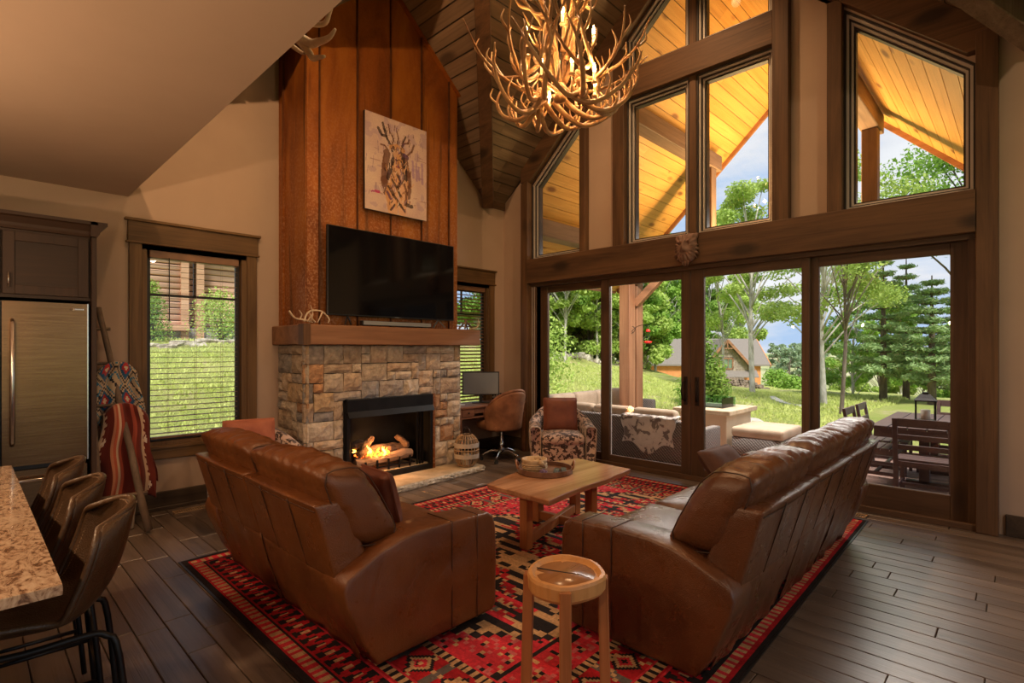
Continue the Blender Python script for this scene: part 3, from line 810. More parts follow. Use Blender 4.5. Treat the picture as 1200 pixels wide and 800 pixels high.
def stone(plane, a0, a1, z0, z1, base, depth):
    """a stone on a plane: 'x' -> face looks +X, spans a=Y; 'y' -> face looks -Y, spans a=X"""
    g = .0035; a0 += g; a1 -= g; z0 += g; z1 -= g
    nu = 4 if a1 - a0 > .12 else 3; nv = 4 if z1 - z0 > .12 else 3
    sd = rs.uniform(0, 90); pro = rs.uniform(.0, .022)
    vs = []; fs = []
    jit = [[(rs.uniform(-.004, .004), rs.uniform(-.004, .004)) for _ in range(nv + 1)] for _ in range(nu + 1)]
    for i in range(nu + 1):
        for j in range(nv + 1):
            u = a0 + (a1 - a0) * i / nu; v = z0 + (z1 - z0) * j / nv
            edge = i in (0, nu) or j in (0, nv)
            d = pro + noise.noise(Vector((u * 16 + sd, v * 16, sd))) * .022 + .012
            if edge: d = pro * .5 - .004 + rs.uniform(-.003, .003)
            else: u += rs.uniform(-.2, .2) * (a1 - a0) / nu; v += rs.uniform(-.2, .2) * (z1 - z0) / nv
            if edge: u += jit[i][j][0]; v += jit[i][j][1]
            vs.append((u, base + d, v))
    n0 = len(vs)
    per = [(i, 0) for i in range(nu + 1)] + [(nu, j) for j in range(1, nv + 1)] + [(i, nv) for i in range(nu - 1, -1, -1)] + [(0, j) for j in range(nv - 1, 0, -1)]
    for i in range(nu):
        for j in range(nv):
            q = (i * (nv + 1) + j, (i + 1) * (nv + 1) + j, (i + 1) * (nv + 1) + j + 1, i * (nv + 1) + j + 1)
            fs.append(q)
    for (i, j) in per:
        p = vs[i * (nv + 1) + j]; vs.append((p[0], base - depth, p[2]))
    m = len(per)
    for k in range(m):
        i, j = per[k]; i2, j2 = per[(k + 1) % m]
        fs.append((i * (nv + 1) + j, n0 + k, n0 + (k + 1) % m, i2 * (nv + 1) + j2))
    if plane == 'x': vv = [(d, u, v) for (u, d, v) in vs]; ff = fs
    else: vv = [(u, -d, v) for (u, d, v) in vs]; ff = [tuple(reversed(f)) for f in fs]
    if plane == 'x': ff = fs
    o = B().add(vv, ff)
    o.build('stone', M['stone_%d' % rs.choice([0, 0, 1, 0, 3, 4, 4, 1, 2, 4, 4, 1, 0, 4, 5])], fp, world=True)
nx, nzc = 19, 15
cw = (FY1 - FY0) / nx; ch = (SZ1 - SZ0) / nzc
def blk(i, j):
    yc = FY0 + (i + .5) * cw; zc = SZ0 + (j + .5) * ch
    return OY0 + .0 < yc < OY1 - .0 and zc < OZ + .01
for i, j, w, h in tile_cells(nx, nzc, blk):
    stone('x', FY0 + i * cw, FY0 + (i + w) * cw, SZ0 + j * ch, SZ0 + (j + h) * ch, FX - .03, .03)
for i, j, w, h in tile_cells(6, nzc, lambda i, j: False):
    stone('y', .0 + i * FX / 6, (i + w) * FX / 6, SZ0 + j * ch, SZ0 + (j + h) * ch, -FY0 - .03, .02)
stone_back = B().box(0, FX - .03, FY1 - .05, FY1 - .005, SZ0, SZ1); stone_back.build('return_face', M['stone_1'], fp, world=True)
# mantel
def rough(b, amp=.006, s=6, sub=0):
    b.map(lambda v: Vector(v) + Vector((nz3(v, s, 1), nz3(v, s, 5), nz3(v, s, 9))) * amp); return b
mb = B().rbox((.41, -2.463, 1.7), (.40, 1.203, .103), .012, (6, 26, 6)); rough(mb, .005, 5)
mb.build('mantel', M['mantel_wood'], fp, world=True, smooth=False)
B().box(.70, .822, -3.678, -3.60, 1.592, 1.808).build('mantel_end_cap', M['timber_z'], fp, world=True, bevel=.004)
# hearth slab
hp = [(.45, -1.42), (1.06, -1.43), (1.10, -1.9), (1.15, -2.5), (1.20, -3.05), (1.20, -3.75), (.45, -3.75)]
hs = B().prism(hp, 'z', .0, .075)
hs.build('hearth_slab', M['limestone'], fp, world=True, bevel=.006)
eb = B(); ne = 70
ep = [(.72, -1.418)] + hp[1:6]
pts = []
for (ax, ay), (bx, by) in zip(ep[:-1], ep[1:]):
    l = math.hypot(bx - ax, by - ay); k = max(2, int(l / .04))
    for i in range(k): pts.append((ax + (bx - ax) * i / k, ay + (by - ay) * i / k))
vs = []; fs = []
for i, (px, py) in enumerate(pts):
    for j in range(5):
        z = .003 + .068 * j / 4; o_ = .006 + abs(noise.noise(Vector((px * 18, py * 18, z * 40)))) * .022 if 0 < j < 4 else .002
        d = Vector((px - .6, py + 2.6, 0)); d = Vector((1, 0, 0)) if i > 8 else Vector((.2, 1, 0)).normalized()
        vs.append((px + d.x * o_, py + d.y * o_, z))
for i in range(len(pts) - 1):
    for j in range(4): fs.append((i * 5 + j, i * 5 + j + 1, (i + 1) * 5 + j + 1, (i + 1) * 5 + j))
B().add(vs, fs).build('chiselled_edge', M['chiselled_edge'], fp, world=True)
# fire box
fb = B(); X0 = FX - .62
fb.box(X0, X0 + .02, OY0, OY1, .02, OZ); fb.box(X0, FX - .02, OY0, OY0 + .03, .02, OZ); fb.box(X0, FX - .02, OY1 - .03, OY1, .02, OZ)
fb.box(X0, FX - .02, OY0, OY1, .02, .12); fb.box(X0, FX - .02, OY0, OY1, OZ - .03, OZ)
fb.build('fire_box', M['firebox_black'], fp, world=True)
h = B().box(FX - .03, FX + .02, OY0 + .005, OY1 - .035, .865, OZ - .006); h.build('hood', M['black_metal'], fp, world=True, bevel=.004)
h = B(); h.hexa([(FX, OY0 + .01, .80), (FX + .055, OY0 + .01, .80), (FX, OY1 - .04, .80), (FX + .055, OY1 - .04, .80), (FX - .0, OY0 + .01, .866), (FX + .02, OY0 + .01, .866), (FX, OY1 - .04, .866), (FX + .02, OY1 - .04, .866)])
h.build('hood_lip', M['black_metal'], fp, world=True)
for a, c in ((OY0 + .005, OY0 + .045), (OY1 - .075, OY1 - .035)): B().box(FX - .04, FX + .012, a, c, .13, .865).build('side_frame', M['black_metal'], fp, world=True, bevel=.003)
for a in (OY0 + .06, OY0 + .10, OY1 - .13, OY1 - .17, OY1 - .21): B().box(FX - .10, FX - .085, a, a + .022, .13, .85).build('folded_door', M['black_metal'], fp, world=True)
B().box(FX - .05, FX + .01, OY0 + .005, OY1 - .035, .075, .135).build('bottom_louvre', M['black_metal'], fp, world=True, bevel=.003)
B().box(FX - .03, FX + .012, OY1 - .033, OY1 - .002, .075, OZ).build('copper_edge', M['rust_steel'], fp, world=True)
B().box(X0 + .02, FX - .05, OY0 + .03, OY1 - .03, .12, .135).build('ash_floor', M['limestone'], fp, world=True)
# rusted steel chimney breast
CY0, CY1, CX = -3.572, -1.548, .66
def cz(y): return min(EZ + SL * max(0, min(-.45 - y, y + 4.75)), 6.6)
seams = [CY0, -3.44, -2.996, -2.565, -2.124, -1.693, CY1]
for a, c in zip(seams[:-1], seams[1:]):
    pts = [(a + .002, 1.80), (c - .002, 1.80), (c - .002, cz(c))]
    if a < -2.6 < c: pts.append((-2.6, cz(-2.6)))
    pts.append((a + .002, cz(a)))
    B().prism(pts, 'x', CX - .02, CX + (0.004 if a not in (CY0, -1.693) else .012)).build('steel_panel', M['rust_steel'], fp, world=True)
for a in seams[1:-1]: B().box(CX - .01, CX + .030, a - .006, a + .006, 1.8, cz(a) - .01).build('standing_seam', M['rust_seam'], fp, world=True)
for x0_, x1_ in ((0.0, .13), (.13, .40), (.40, CX)):
    B().box(x0_ + .001, x1_ - .001, CY0 - .012 + (.006 if x0_ else 0), CY0 + .01, 1.8, cz(CY0)).build('side_panel', M['rust_steel'], fp, world=True)
B().box(.128, .142, CY0 - .03, CY0, 1.8, cz(CY0)).build('standing_seam', M['rust_steel'], fp, world=True)
B().box(0, CX, CY1 - .01, CY1, 1.8, cz(CY1)).build('side_panel', M['rust_steel'], fp, world=True)
c0 = Vector((CX + .02, CY1 + .02, cz(CY1) - .02)); c1 = Vector((CX + .02, -2.6, cz(-2.6) - .02))
B().beam(c0, c1, .09, .012, (0, -1, 1)).build('roof_flashing', M['rust_steel'], fp, world=True)

# gas logs with flames: one thing standing in the fire box
gl = thing('gas_log_set', 'gas log set burning with orange flames inside the stone fireplace', 'fire logs', (.45, -2.57, .138))
def log(a, c, r, seed):
    P = []; rr_ = []
    a = Vector(a); c = Vector(c)
    for i in range(9):
        t = i / 8; p = a.lerp(c, t); p += Vector((nz3((t, seed, 0), 3), nz3((t, seed, 4), 3), nz3((t, seed, 8), 3))) * .03
        P.append(p); rr_.append(r * (1 + .22 * nz3((t * 3, seed, 2), 2)) * (.82 if i in (0, 8) else 1))
    b = B().tube(P, rr_, 10); b.map(lambda v: v + Vector(v).normalized() * .0 + Vector((nz3(v, 28, seed), nz3(v, 28, seed + 3), nz3(v, 28, seed + 6))) * .012)
    b.build('log', M['log_bark'], gl)
log((.12, -.40, .12), (.14, .35, .14), .062, 1); log((.02, -.30, .19), (-.05, .26, .22), .058, 2)
log((.10, -.34, .20), (-.02, -.10, .36), .045, 3); log((.08, .02, .22), (.0, .34, .20), .05, 4)
log((.02, .22, .36), (.08, .35, .22), .038, 5); log((-.08, -.34, .30), (.06, -.20, .30), .05, 6); log((-.1, -.1, .13), (-.12, .4, .14), .06, 7)
g = B()
for yy_ in (-.3, -.15, 0, .15, .3): g.box(.18, .20, yy_ - .008, yy_ + .008, 0, .13)
for yy_ in (-.36, .36): g.box(-.15, .20, yy_ - .008, yy_ + .008, .03, .05)
g.box(.175, .19, -.37, .37, .035, .05); g.box(-.15, -.13, -.37, .37, 0, .05)
g.build('grate', M['black_metal'], gl)
rf_ = random.Random(5)
for i in range(16):
    yy_ = rf_.uniform(-.34, .12); x_ = rf_.uniform(-.02, .17); h_ = rf_.uniform(.04, .10) * (1.2 if abs(yy_ + .15) < .12 else .8); z_ = rf_.uniform(.16, .22)
    if i < 6: yy_ = -.12 + rf_.uniform(-.09, .12); x_ = .17; z_ = .17
    w = rf_.uniform(.010, .018)
    P = [(x_ + .012 * math.sin(t * 5 + i), yy_ + .016 * math.sin(t * 6 + i * 2), z_ + h_ * t) for t in [k / 6 for k in range(7)]]
    B().tube(P, [w * v for v in (.5, .95, 1, .8, .55, .28, .04)], 7).build('flame', M['flame_core' if i % 3 == 0 else 'flame'], gl, smooth=True)
eb = B()
for i in range(26): eb.rbox((rf_.uniform(.0, .17), rf_.uniform(-.36, .20), rf_.uniform(.14, .19)), (.016, .018, .012), .006, (1, 1, 1))
eb.build('embers', M['ember'], gl, kind='stuff')
lamp('fire_glow', 'POINT', (.66, -2.65, .42), 5, (1, .42, .12), shadow_soft_size=.06)

plain('seam_leather_tan', (.055, .020, .008), None, 5, .5); plain('seam_leather_brown', (.040, .016, .008), None, 5, .5)
# ================================================================== LEATHER SOFAS
def build_sofa(name, label, loc, rz, ns, W, lm, seedo):
    t = thing(name, label, 'sofa', loc, rz, None)
    D = .95; aw = .20; sw = (W - 2 * aw) / ns
    mat = M[lm]
    # arms: side profile (y, z) with a rounded rear shoulder
    prof = [(.17, .035), (.93, .035), (.955, .07), (.95, .52), (.935, .575), (.90, .60), (.60, .615), (.42, .615), (.30, .60), (.18, .565), (.08, .52), (.01, .485), (-.005, .44), (.01, .36), (.10, .15)]
    for side in (0, 1):
        x0 = 0 if side == 0 else W - aw
        nu = 7; P = []
        cx = sum(p[0] for p in prof) / len(prof); cz_ = .32
        # densify profile
        dp = []
        for i in range(len(prof)):
            a, c = prof[i], prof[(i + 1) % len(prof)]
            k = max(1, int(math.hypot(c[0] - a[0], c[1] - a[1]) / .07))
            for j in range(k): dp.append((a[0] + (c[0] - a[0]) * j / k, a[1] + (c[1] - a[1]) * j / k))
        m = len(dp); vs = []; fs = []
        rows = [(0, .82), (.004, .93), (.018, .985), (.05, 1.0), (.5, 1.004), (.95, 1.0), (.982, .985), (.996, .93), (1, .82)]
        rings = []
        for (u, s) in rows:
            ring = []
            for (py, pz) in dp:
                ins = (1 - s) * .22
                d = Vector((py - .45, pz - .30)); l = max(.001, d.length)
                k = max(0, 1 - ins / l)
                y_, z_ = .45 + d.x * k, .30 + d.y * k
                x_ = x0 + aw * u
                puff_ = .010 * math.sin(math.pi * max(0, min(1, (z_ - .03) / .57)))
                if u < .1: x_ -= puff_
                if u > .9: x_ += puff_
                ring.append(len(vs)); vs.append((x_ + nz3((x_, y_, z_), 5, seedo) * .004, y_ + nz3((x_, y_, z_), 6, seedo + 3) * .004, z_ + nz3((x_, y_, z_), 6, seedo + 7) * .004))
            rings.append(ring)
        for a, c in zip(rings[:-1], rings[1:]):
            for i in range(m): fs.append((a[i], a[(i + 1) % m], c[(i + 1) % m], c[i]))
        # side caps: grid toward centre
        for ring, flip in ((rings[0], 0), (rings[-1], 1)):
            prev = ring
            for s in (.66, .33):
                nr = []
                for i in ring:
                    x_, y_, z_ = vs[i]; nr.append(len(vs)); vs.append((x_ + (-.004 if not flip else .004), .45 + (y_ - .45) * s, .30 + (z_ - .30) * s))
                for i in range(m):
                    q = (prev[i], nr[i], nr[(i + 1) % m], prev[(i + 1) % m]); fs.append(q if not flip else tuple(reversed(q)))
                prev = nr
            c_ = len(vs); vs.append((vs[ring[0]][0] + (-.004 if not flip else .004), .45, .30))
            for i in range(m): fs.append((prev[i], c_, prev[(i + 1) % m]) if not flip else (prev[(i + 1) % m], c_, prev[i]))
        arm = B().add(vs, fs).build('arm', mat, t, smooth=True)
        # stitched seams across the arm
        for sy in (.62, .80):
            for xx in ((x0 - .0105,) if side == 0 else (x0 + aw + .0105,)):
                B().tube([(xx, sy, .05 + .57 * k / 8) for k in range(9)], .0028, 5).build('seam', M['seam_' + lm], arm, smooth=True)
            B().tube([(x0 - .004 + (aw + .008) * k / 6, sy, .6165 + .0) for k in range(7)], .0028, 5).build('seam', M['seam_' + lm], arm, smooth=True)
    # base
    B().rbox((W / 2, .55, .20), (W / 2 - aw, .36, .15), .02, (4, 4, 4)).build('base', M['dark_plastic'], t)
    feet = B()
    for fx in (.12, W - .12):
        for fy in (.25, .85): feet.box(fx - .03, fx + .03, fy - .03, fy + .03, 0, .05)
    feet.build('feet', M['dark_plastic'], t)
    for i in range(ns):
        x0 = aw + i * sw; xc = x0 + sw / 2; sd = seedo + i * 3.1
        ea = .11 if i == 0 else 0; eb_ = .11 if i == ns - 1 else 0; hwid = (sw + ea + eb_) / 2; xb = xc + (eb_ - ea) / 2
        # seat cushion
        def wseat(p, q, sd=sd):
            p.z += nz3(p, 7, sd) * .008 * (1 if q.z > 0 else 0); p.z -= .015 * (1 - abs(q.x)) * (q.z > 0) * max(0, -q.y) ; return p
        B().rbox((xc, .60, .37), (sw / 2 - .006, .36, .115), .055, (12, 12, 6), (.0, .012, .030), wseat).build('seat_cushion', mat, t, smooth=True)
        def wfoot(p, q, sd=sd): p.y += nz3(p, 6, sd) * .006; return p
        B().rbox((xc, .935, .20), (sw / 2 - .012, .045, .155), .035, (10, 4, 8), (0, .012, 0), wfoot).build('footrest', mat, t, smooth=True)
        # wedge-shaped back shell leaning backward, narrow at the top
        def wsh(p, q, sd=sd):
            v = (q.z + 1) / 2           # 0 bottom .. 1 top
            yb = .01 - .105 * v         # rear face
            yf = .21 - .165 * v         # front face
            y_ = yb + (yf - yb) * (q.y + 1) / 2
            bulge = .012 * (1 - q.x ** 2) * (1 if q.y < 0 else 0)
            p.y = y_ - bulge + nz3(p, 6, sd) * .0015
            p.x += nz3(p, 5, sd + 2) * .003
            return p
        sh = B().rbox((xb, 0, .643), (hwid - .004, .08, .188), .022, (14, 6, 12), (0, 0, .006), wsh).build('back_shell', mat, t, smooth=True)
        for sx in (-.17, .17):
            pts_ = []
            for k in range(10):
                v = k / 9; pts_.append((xb + sx, .01 - .105 * v - .0005 - .012 * (1 - (sx / hwid) ** 2) * (1 if 0 else 1), .46 + .355 * v))
            B().tube(pts_, .0028, 5).build('seam', M['seam_' + lm], sh, smooth=True)
        B().tube([(xb - hwid + .02 + (2 * hwid - .04) * k / 8, -.088 - .012 * (1 - (k / 4 - 1) ** 2), .797) for k in range(9)], .0026, 5).build('seam', M['seam_' + lm], sh, smooth=True)
        # head cushion: big puffy roll with pleats
        def whead(p, q, sd=sd, sw=sw):
            pl = math.sin(p.x * 58 + sd * 4 + 2.6 * nz3(p, 5, sd)) * .0095 * (1 - abs(q.x) ** 4)
            pl *= (.25 + .75 * max(0, q.z)) if abs(q.y) < .7 or q.z > .3 else .35
            n_ = Vector((0, p.y, p.z)); n_ = n_.normalized() if n_.length > .001 else Vector((0, 0, 1))
            p = p + n_ * (pl + nz3(p, 8, sd) * .012 + nz3(p, 19, sd + 4) * .005)
            k = abs(q.x) ** 4; p.z -= .014 * k * (q.z > 0)
            v = (q.z + 1) / 2
            p.y *= 1.12 - .20 * v
            p.y += .235 - .215 * v
            # a stitched line across the upper third
            p = p - n_ * .010 * math.exp(-((q.z - .55) / .07) ** 2) * (abs(q.y) > .5)
            return p
        hc = B().rbox((xb, .012, .782), (hwid + .002, .135, .210), .075, (34, 12, 18), (.010, .022, .012), whead).build('head_cushion', mat, t, smooth=True)
        # zip line following the end of the cushion
        for sgn in (-1, 1):
            pts_ = []
            for k in range(21):
                a_ = 2 * math.pi * k / 20; cy_, sz_ = math.cos(a_), math.sin(a_)
                e_ = (abs(cy_) ** 4 + abs(sz_) ** 4) ** -.25
                y0_, z0_ = .105 * cy_ * e_, .190 * sz_ * e_
                v = (z0_ / .210 + 1) / 2
                pts_.append((xb + sgn * (hwid - .010), y0_ * (1.12 - .20 * v) * 1.22 + .247 - .215 * v, .782 + z0_ * 1.05 - .006))
            B().tube(pts_, .0035, 5, cap=False).build('piping', M['seam_' + lm], hc, smooth=True)
        for sgn in ():
            pts_ = []
            for k in range(25):
                a = 2 * math.pi * k / 24
                y0_, z0_ = .083 * math.cos(a), .158 * math.sin(a)
                v = (z0_ / .185 + 1) / 2
                pts_.append((xc + sgn * (sw / 2 - .004), y0_ + .17 - .20 * v, .785 + z0_ - .012))
            pass
        # hanging rear skirt of loose leather, folded
        nxs, nzs = 30, 10; vs = []; fs = []
        for k in range(nzs + 1):
            for j in range(nxs + 1):
                u = j / nxs; v = k / nzs      # v 0 top
                x_ = xb - hwid + .01 + (2 * hwid - .02) * u
                fold = math.sin(u * 21 + sd * 2 + math.sin(v * 3 + sd)) * .008 * v ** .6 + nz3((u * 3, v * 2, sd), 3) * .012 * v
                y_ = .02 + (.155 - .02) * v ** 1.2 - .012 - fold
                vs.append((x_, y_, .475 - .435 * v))
        for k in range(nzs):
            for j in range(nxs): fs.append((k * (nxs + 1) + j, (k + 1) * (nxs + 1) + j, (k + 1) * (nxs + 1) + j + 1, k * (nxs + 1) + j + 1))
        o = B().add(vs, fs).build('rear_skirt', mat, t, smooth=True)
        md = o.modifiers.new('solid', 'SOLIDIFY'); md.thickness = .004
    return t
build_sofa('leather_sofa', 'tan brown leather two-seat recliner sofa with its back to the kitchen, near the granite counter', (1.84, -4.85, .012), 0, 2, 1.96, 'leather_tan', 3.0)
build_sofa('leather_sofa', 'glossy dark brown leather three-seat sofa beside the stump stool, its back to the open floor', (5.10, -3.72, .012), R(90), 3, 2.76, 'leather_brown', 17.0)

# ================================================================== RUG
def rug():
    x0, x1, y0, y1 = 1.61, 4.99, -4.95, -.40
    Wd, Ln = x1 - x0, y1 - y0; st = .0125
    nx, ny = int(Wd / st), int(Ln / st)
    xs = np.linspace(0, Wd, nx + 1); ys = np.linspace(0, Ln, ny + 1)
    RED = np.array((.44, .010, .018)); RED2 = np.array((.62, .030, .048)); BLK = np.array((.018, .012, .013)); TAN = np.array((.56, .33, .16)); GRY = np.array((.14, .115, .10)); PINK = np.array((.55, .12, .12))
    rs_ = np.random.RandomState(4)
    cx = (np.arange(nx) + .5) * st; cy = (np.arange(ny) + .5) * st
    X, Y = np.meshgrid(cx, cy)
    C = np.zeros((ny, nx, 3)); C[:] = RED
    blockn = rs_.rand(ny // 3 + 2, nx // 3 + 2)
    bn = np.kron(rs_.rand(ny // 2 + 2, nx // 2 + 2), np.ones((2, 2)))[:ny, :nx]
    d = np.minimum(np.minimum(X, Wd - X), np.minimum(Y, Ln - Y))          # distance from the edge
    al = np.where(np.minimum(X, Wd - X) < np.minimum(Y, Ln - Y), Y, X)       # coordinate along the border
    def put(mask, c): C[mask] = c
    put((d < .035), BLK)
    b1 = (d >= .05) & (d < .11)
    put(b1 & (((al / .055) % 1) < .5), TAN); put(b1 & (((al / .055) % 1) >= .5), RED2)
    put((d >= .11) & (d < .125), BLK)
    b2 = (d >= .135) & (d < .27)      # zigzag leaf band
    ph = (al / .09) % 1; tri = np.abs(ph - .5) * 2; dd = (d - .135) / .135
    put(b2, BLK); put(b2 & (np.abs(dd - tri) < .28), RED); put(b2 & (((al / .09) % 1) < .22) & (np.abs(dd - .5) < .18), TAN)
    put((d >= .27) & (d < .285), RED2)
    b3 = (d >= .295) & (d < .345); put(b3, BLK); put(b3 & (((al / .05) % 1) < .55), TAN)
    put((d >= .345) & (d < .36), RED2)
    b4 = (d >= .36) & (d < .56)      # wide flower band
    p4 = ((al / .26) % 1 - .5) * .26; q4 = d - .46; r4 = np.abs(p4) + np.abs(q4)
    put(b4, RED); put(b4 & (r4 < .095), BLK); put(b4 & (r4 < .07), TAN); put(b4 & (r4 < .045), RED2); put(b4 & (r4 < .02), BLK)
    cr = (np.abs(np.abs(p4) - .125) < .018) | ((np.abs(q4) < .014) & (np.abs(p4) > .1)); put(b4 & cr, GRY)
    put(b4 & (bn > .86), TAN)
    b5 = (d >= .56) & (d < .61); put(b5, TAN); put(b5 & (((al / .045) % 1) < .45), BLK)
    put((d >= .61) & (d < .625), RED2)
    f = d >= .625
    # field: stepped medallions down the middle
    fx = X - Wd / 2; fy = Y - Ln / 2
    put(f, RED2 * .95)
    put(f & (bn > .92), TAN); put(f & (bn < .08), BLK); put(f & (bn > .62) & (bn < .76), PINK)
    q = .05
    def step(v): return np.floor(np.abs(v) / q) * q
    per = 1.13
    for k in range(-2, 3):
        cyk = k * per; yy = fy - cyk
        a = step(fx) * .95 + step(yy) * 1.25
        put(f & (a < .86), BLK); put(f & (a < .81), TAN)
        teeth = (np.floor(np.abs(fx) / .05 + np.abs(yy) / .05) % 4 < 1.6)
        put(f & (a < .76) & (a > .50) & (((np.floor(np.abs(yy) / .06)) % 2) == 0) & (np.abs(fx) > .08), BLK)
        put(f & (a < .76) & (a > .52) & (((np.floor(np.abs(yy) / .06)) % 2) == 1) & (np.abs(np.abs(fx) - .42) < .03), BLK)
        put(f & (a < .50), RED); put(f & (a < .46) & (bn > .74), TAN); put(f & (a < .46) & (bn < .14), BLK); put(f & (a < .46) & (bn > .45) & (bn < .55), GRY)
        hook = (np.abs(np.abs(fx) - .16) < .025) | (np.abs(np.abs(yy) - .16) < .025)
        put(f & (a < .40) & hook, BLK); put(f & (a < .15), TAN); put(f & (a < .09), RED2)
        put(f & (np.abs(yy) < .02) & (np.abs(fx) < .62), BLK)
        put(f & (np.abs(np.abs(yy) - .10) < .018) & (np.abs(fx) > .2) & (np.abs(fx) < .6), RED2)
    put(f & (np.abs(fx) > .86) & (np.abs(fx) < .88), BLK)
    m = C[..., :]; C = C * (1 + (rs_.rand(ny, nx, 1) - .5) * .35) * (1 + .18 * np.sin(Y[..., None] * 31 + rs_.rand(ny, 1, 1) * 1.5))
    # band of abrash: greyer weave next to the far end
    vx, vy = np.meshgrid(xs, ys)
    z = .0085 + rs_.rand(ny + 1, nx + 1) * .0016
    skew = (Ln - vy) / Ln * .09 * (vx / Wd)
    V = np.stack([vx + skew, vy, z], -1).reshape(-1, 3)
    idx = np.arange((ny + 1) * (nx + 1)).reshape(ny + 1, nx + 1)
    F = np.stack([idx[:-1, :-1], idx[:-1, 1:], idx[1:, 1:], idx[1:, :-1]], -1).reshape(-1, 4)
    me = bpy.data.meshes.new('woven_rug')
    me.vertices.add(len(V)); me.vertices.foreach_set('co', V.ravel())
    me.loops.add(F.size); me.loops.foreach_set('vertex_index', F.ravel().astype(np.int32))
    me.polygons.add(len(F)); me.polygons.foreach_set('loop_start', np.arange(0, F.size, 4, dtype=np.int32))
    me.update(calc_edges=True); me.validate()
    at = me.attributes.new('dye', 'FLOAT_COLOR', 'CORNER')
    cc = np.concatenate([np.clip(C, 0, 1).reshape(-1, 3), np.ones((nx * ny, 1))], 1)
    at.data.foreach_set('color', np.repeat(cc, 4, axis=0).astype(np.float32).ravel())
    me.materials.append(M['rug_pile'])
    o = bpy.data.objects.new('woven_rug', me); col.objects.link(o); o.location = (x0, y0, 0)
    tag(o, 'red black and tan geometric woven rug lying under both sofas', 'rug')
    ed = B(); hp_ = [(0, 0), (Wd + .09, 0), (Wd, Ln), (0, Ln)]
    ed.prism([(-.012, -.012), (Wd + .10, -.012), (Wd + .012, Ln + .012), (-.012, Ln + .012)], 'z', .001, .0080)
    e_ = ed.build('bound_edge', M['dark_plastic'], o)
rug()

# ================================================================== COFFEE TABLE
ct = thing('coffee_table', 'live-edge wooden coffee table standing on the rug between the sofas', 'table', (3.15, -2.62, .012))
def live_slab(pts, z0, z1, seed, parent, name, mat, n=10):
    """closed outline with wavy bark edges"""
    dp = []
    for i in range(len(pts)):
        a, c = Vector(pts[i]), Vector(pts[(i + 1) % len(pts)]); k = max(1, int((c - a).length / .05))
        for j in range(k):
            p = a.lerp(c, j / k); dp.append(p)
    m = len(dp); b = B(); vs = []
    cen = sum(dp, Vector((0, 0))) / m
    for lv, (zz_, s) in enumerate(((z0, .975), (z0 + .012, .992), (z1 - .006, 1.0), (z1, .992))):
        for p in dp:
            w = 1 + .018 * noise.noise(Vector((p.x * 5 + seed, p.y * 5, lv * .25)))
            q = cen + (p - cen) * s * w; vs.append((q.x, q.y, zz_))
    fs = []
    for l in range(3):
        for i in range(m): fs.append((l * m + i, l * m + (i + 1) % m, (l + 1) * m + (i + 1) % m, (l + 1) * m + i))
    fs.append(tuple(range(m - 1, -1, -1))); fs.append(tuple(range(3 * m, 4 * m)))
    return b.add(vs, fs).build(name, mat, parent)
live_slab([(-.12, -.62), (.51, -.63), (.46, -.2), (.45, .2), (.40, .60), (-.20, .64), (-.31, .3), (-.27, .02), (-.20, -.33)], .455, .50, 3, ct, 'table_top', M['acacia'])
for (x_, y_) in ((.09, -.40), (-.28, .16), (.27, .20), (-.17, .56)): B().box(x_ - .038, x_ + .038, y_ - .038, y_ + .038, 0, .455).build('leg', M['acacia_leg'], ct, bevel=.004)
B().beam((.09, -.38, .06), (-.17, .56, .06), .045, .075).build('foot_rail', M['acacia_leg'], ct, bevel=.003)
B().beam((-.26, .163, .06), (.25, .198, .06), .045, .070).build('foot_rail', M['acacia_leg'], ct, bevel=.003)
B().beam((.09, -.38, .43), (-.17, .56, .43), .045, .05).build('top_rail', M['acacia_leg'], ct, bevel=.003)
B().beam((-.26, .163, .43), (.25, .198, .43), .045, .045).build('top_rail', M['acacia_leg'], ct, bevel=.003)
TZ = .513
tr = thing('serving_tray', 'round dark wooden tray with leather handles on the coffee table', 'tray', (3.10, -2.63, TZ))
B().lathe([(0, .0), (.225, 0), (.232, .005), (.232, .045), (.222, .045), (.220, .012), (0, .012)], n=40).build('tray_body', M['tray_wood'], tr, smooth=False)
for a in (R(40), R(220)):
    c_ = Vector((math.cos(a), math.sin(a), 0)); s_ = Vector((-c_.y, c_.x, 0))
    B().tube([c_ * .228 + s_ * (.07 * math.cos(math.pi * k / 8)) + c_ * .018 * math.sin(math.pi * k / 8) + Vector((0, 0, .04 + .055 * math.sin(math.pi * k / 8))) for k in range(9)], .008, 7).build('handle', M['chair_suede'], tr, smooth=True)
pt = thing('carved_bowl', 'pale carved wooden bowl wrapped in rope inside the tray on the coffee table', 'bowl', (3.04, -2.70, TZ + .012))
B().lathe([(0, 0), (.085, 0), (.098, .03), (.105, .09), (.108, .105), (.096, .105), (.088, .04), (0, .03)], n=28).build('bowl_body', M['basket_pale'], pt, smooth=True)
for k in range(3): B().tube([(.104 * math.cos(a), .104 * math.sin(a), .035 + k * .014) for a in [2 * math.pi * i / 24 for i in range(25)]], .006, 6, cap=False).build('rope', M['basket_pale'], pt, smooth=True)
B().tube([(.10, -.05, .095), (.118, -.03, .08), (.116, .0, .05)], [.02, .016, .01], 7).build('rope_tassel', M['basket_pale'], pt, smooth=True)
B().tube([(.03, .05, .09), (.02, .03, .12), (.0, .0, .1)], .012, 7).build('rope_knot', M['basket_pale'], pt, smooth=True)
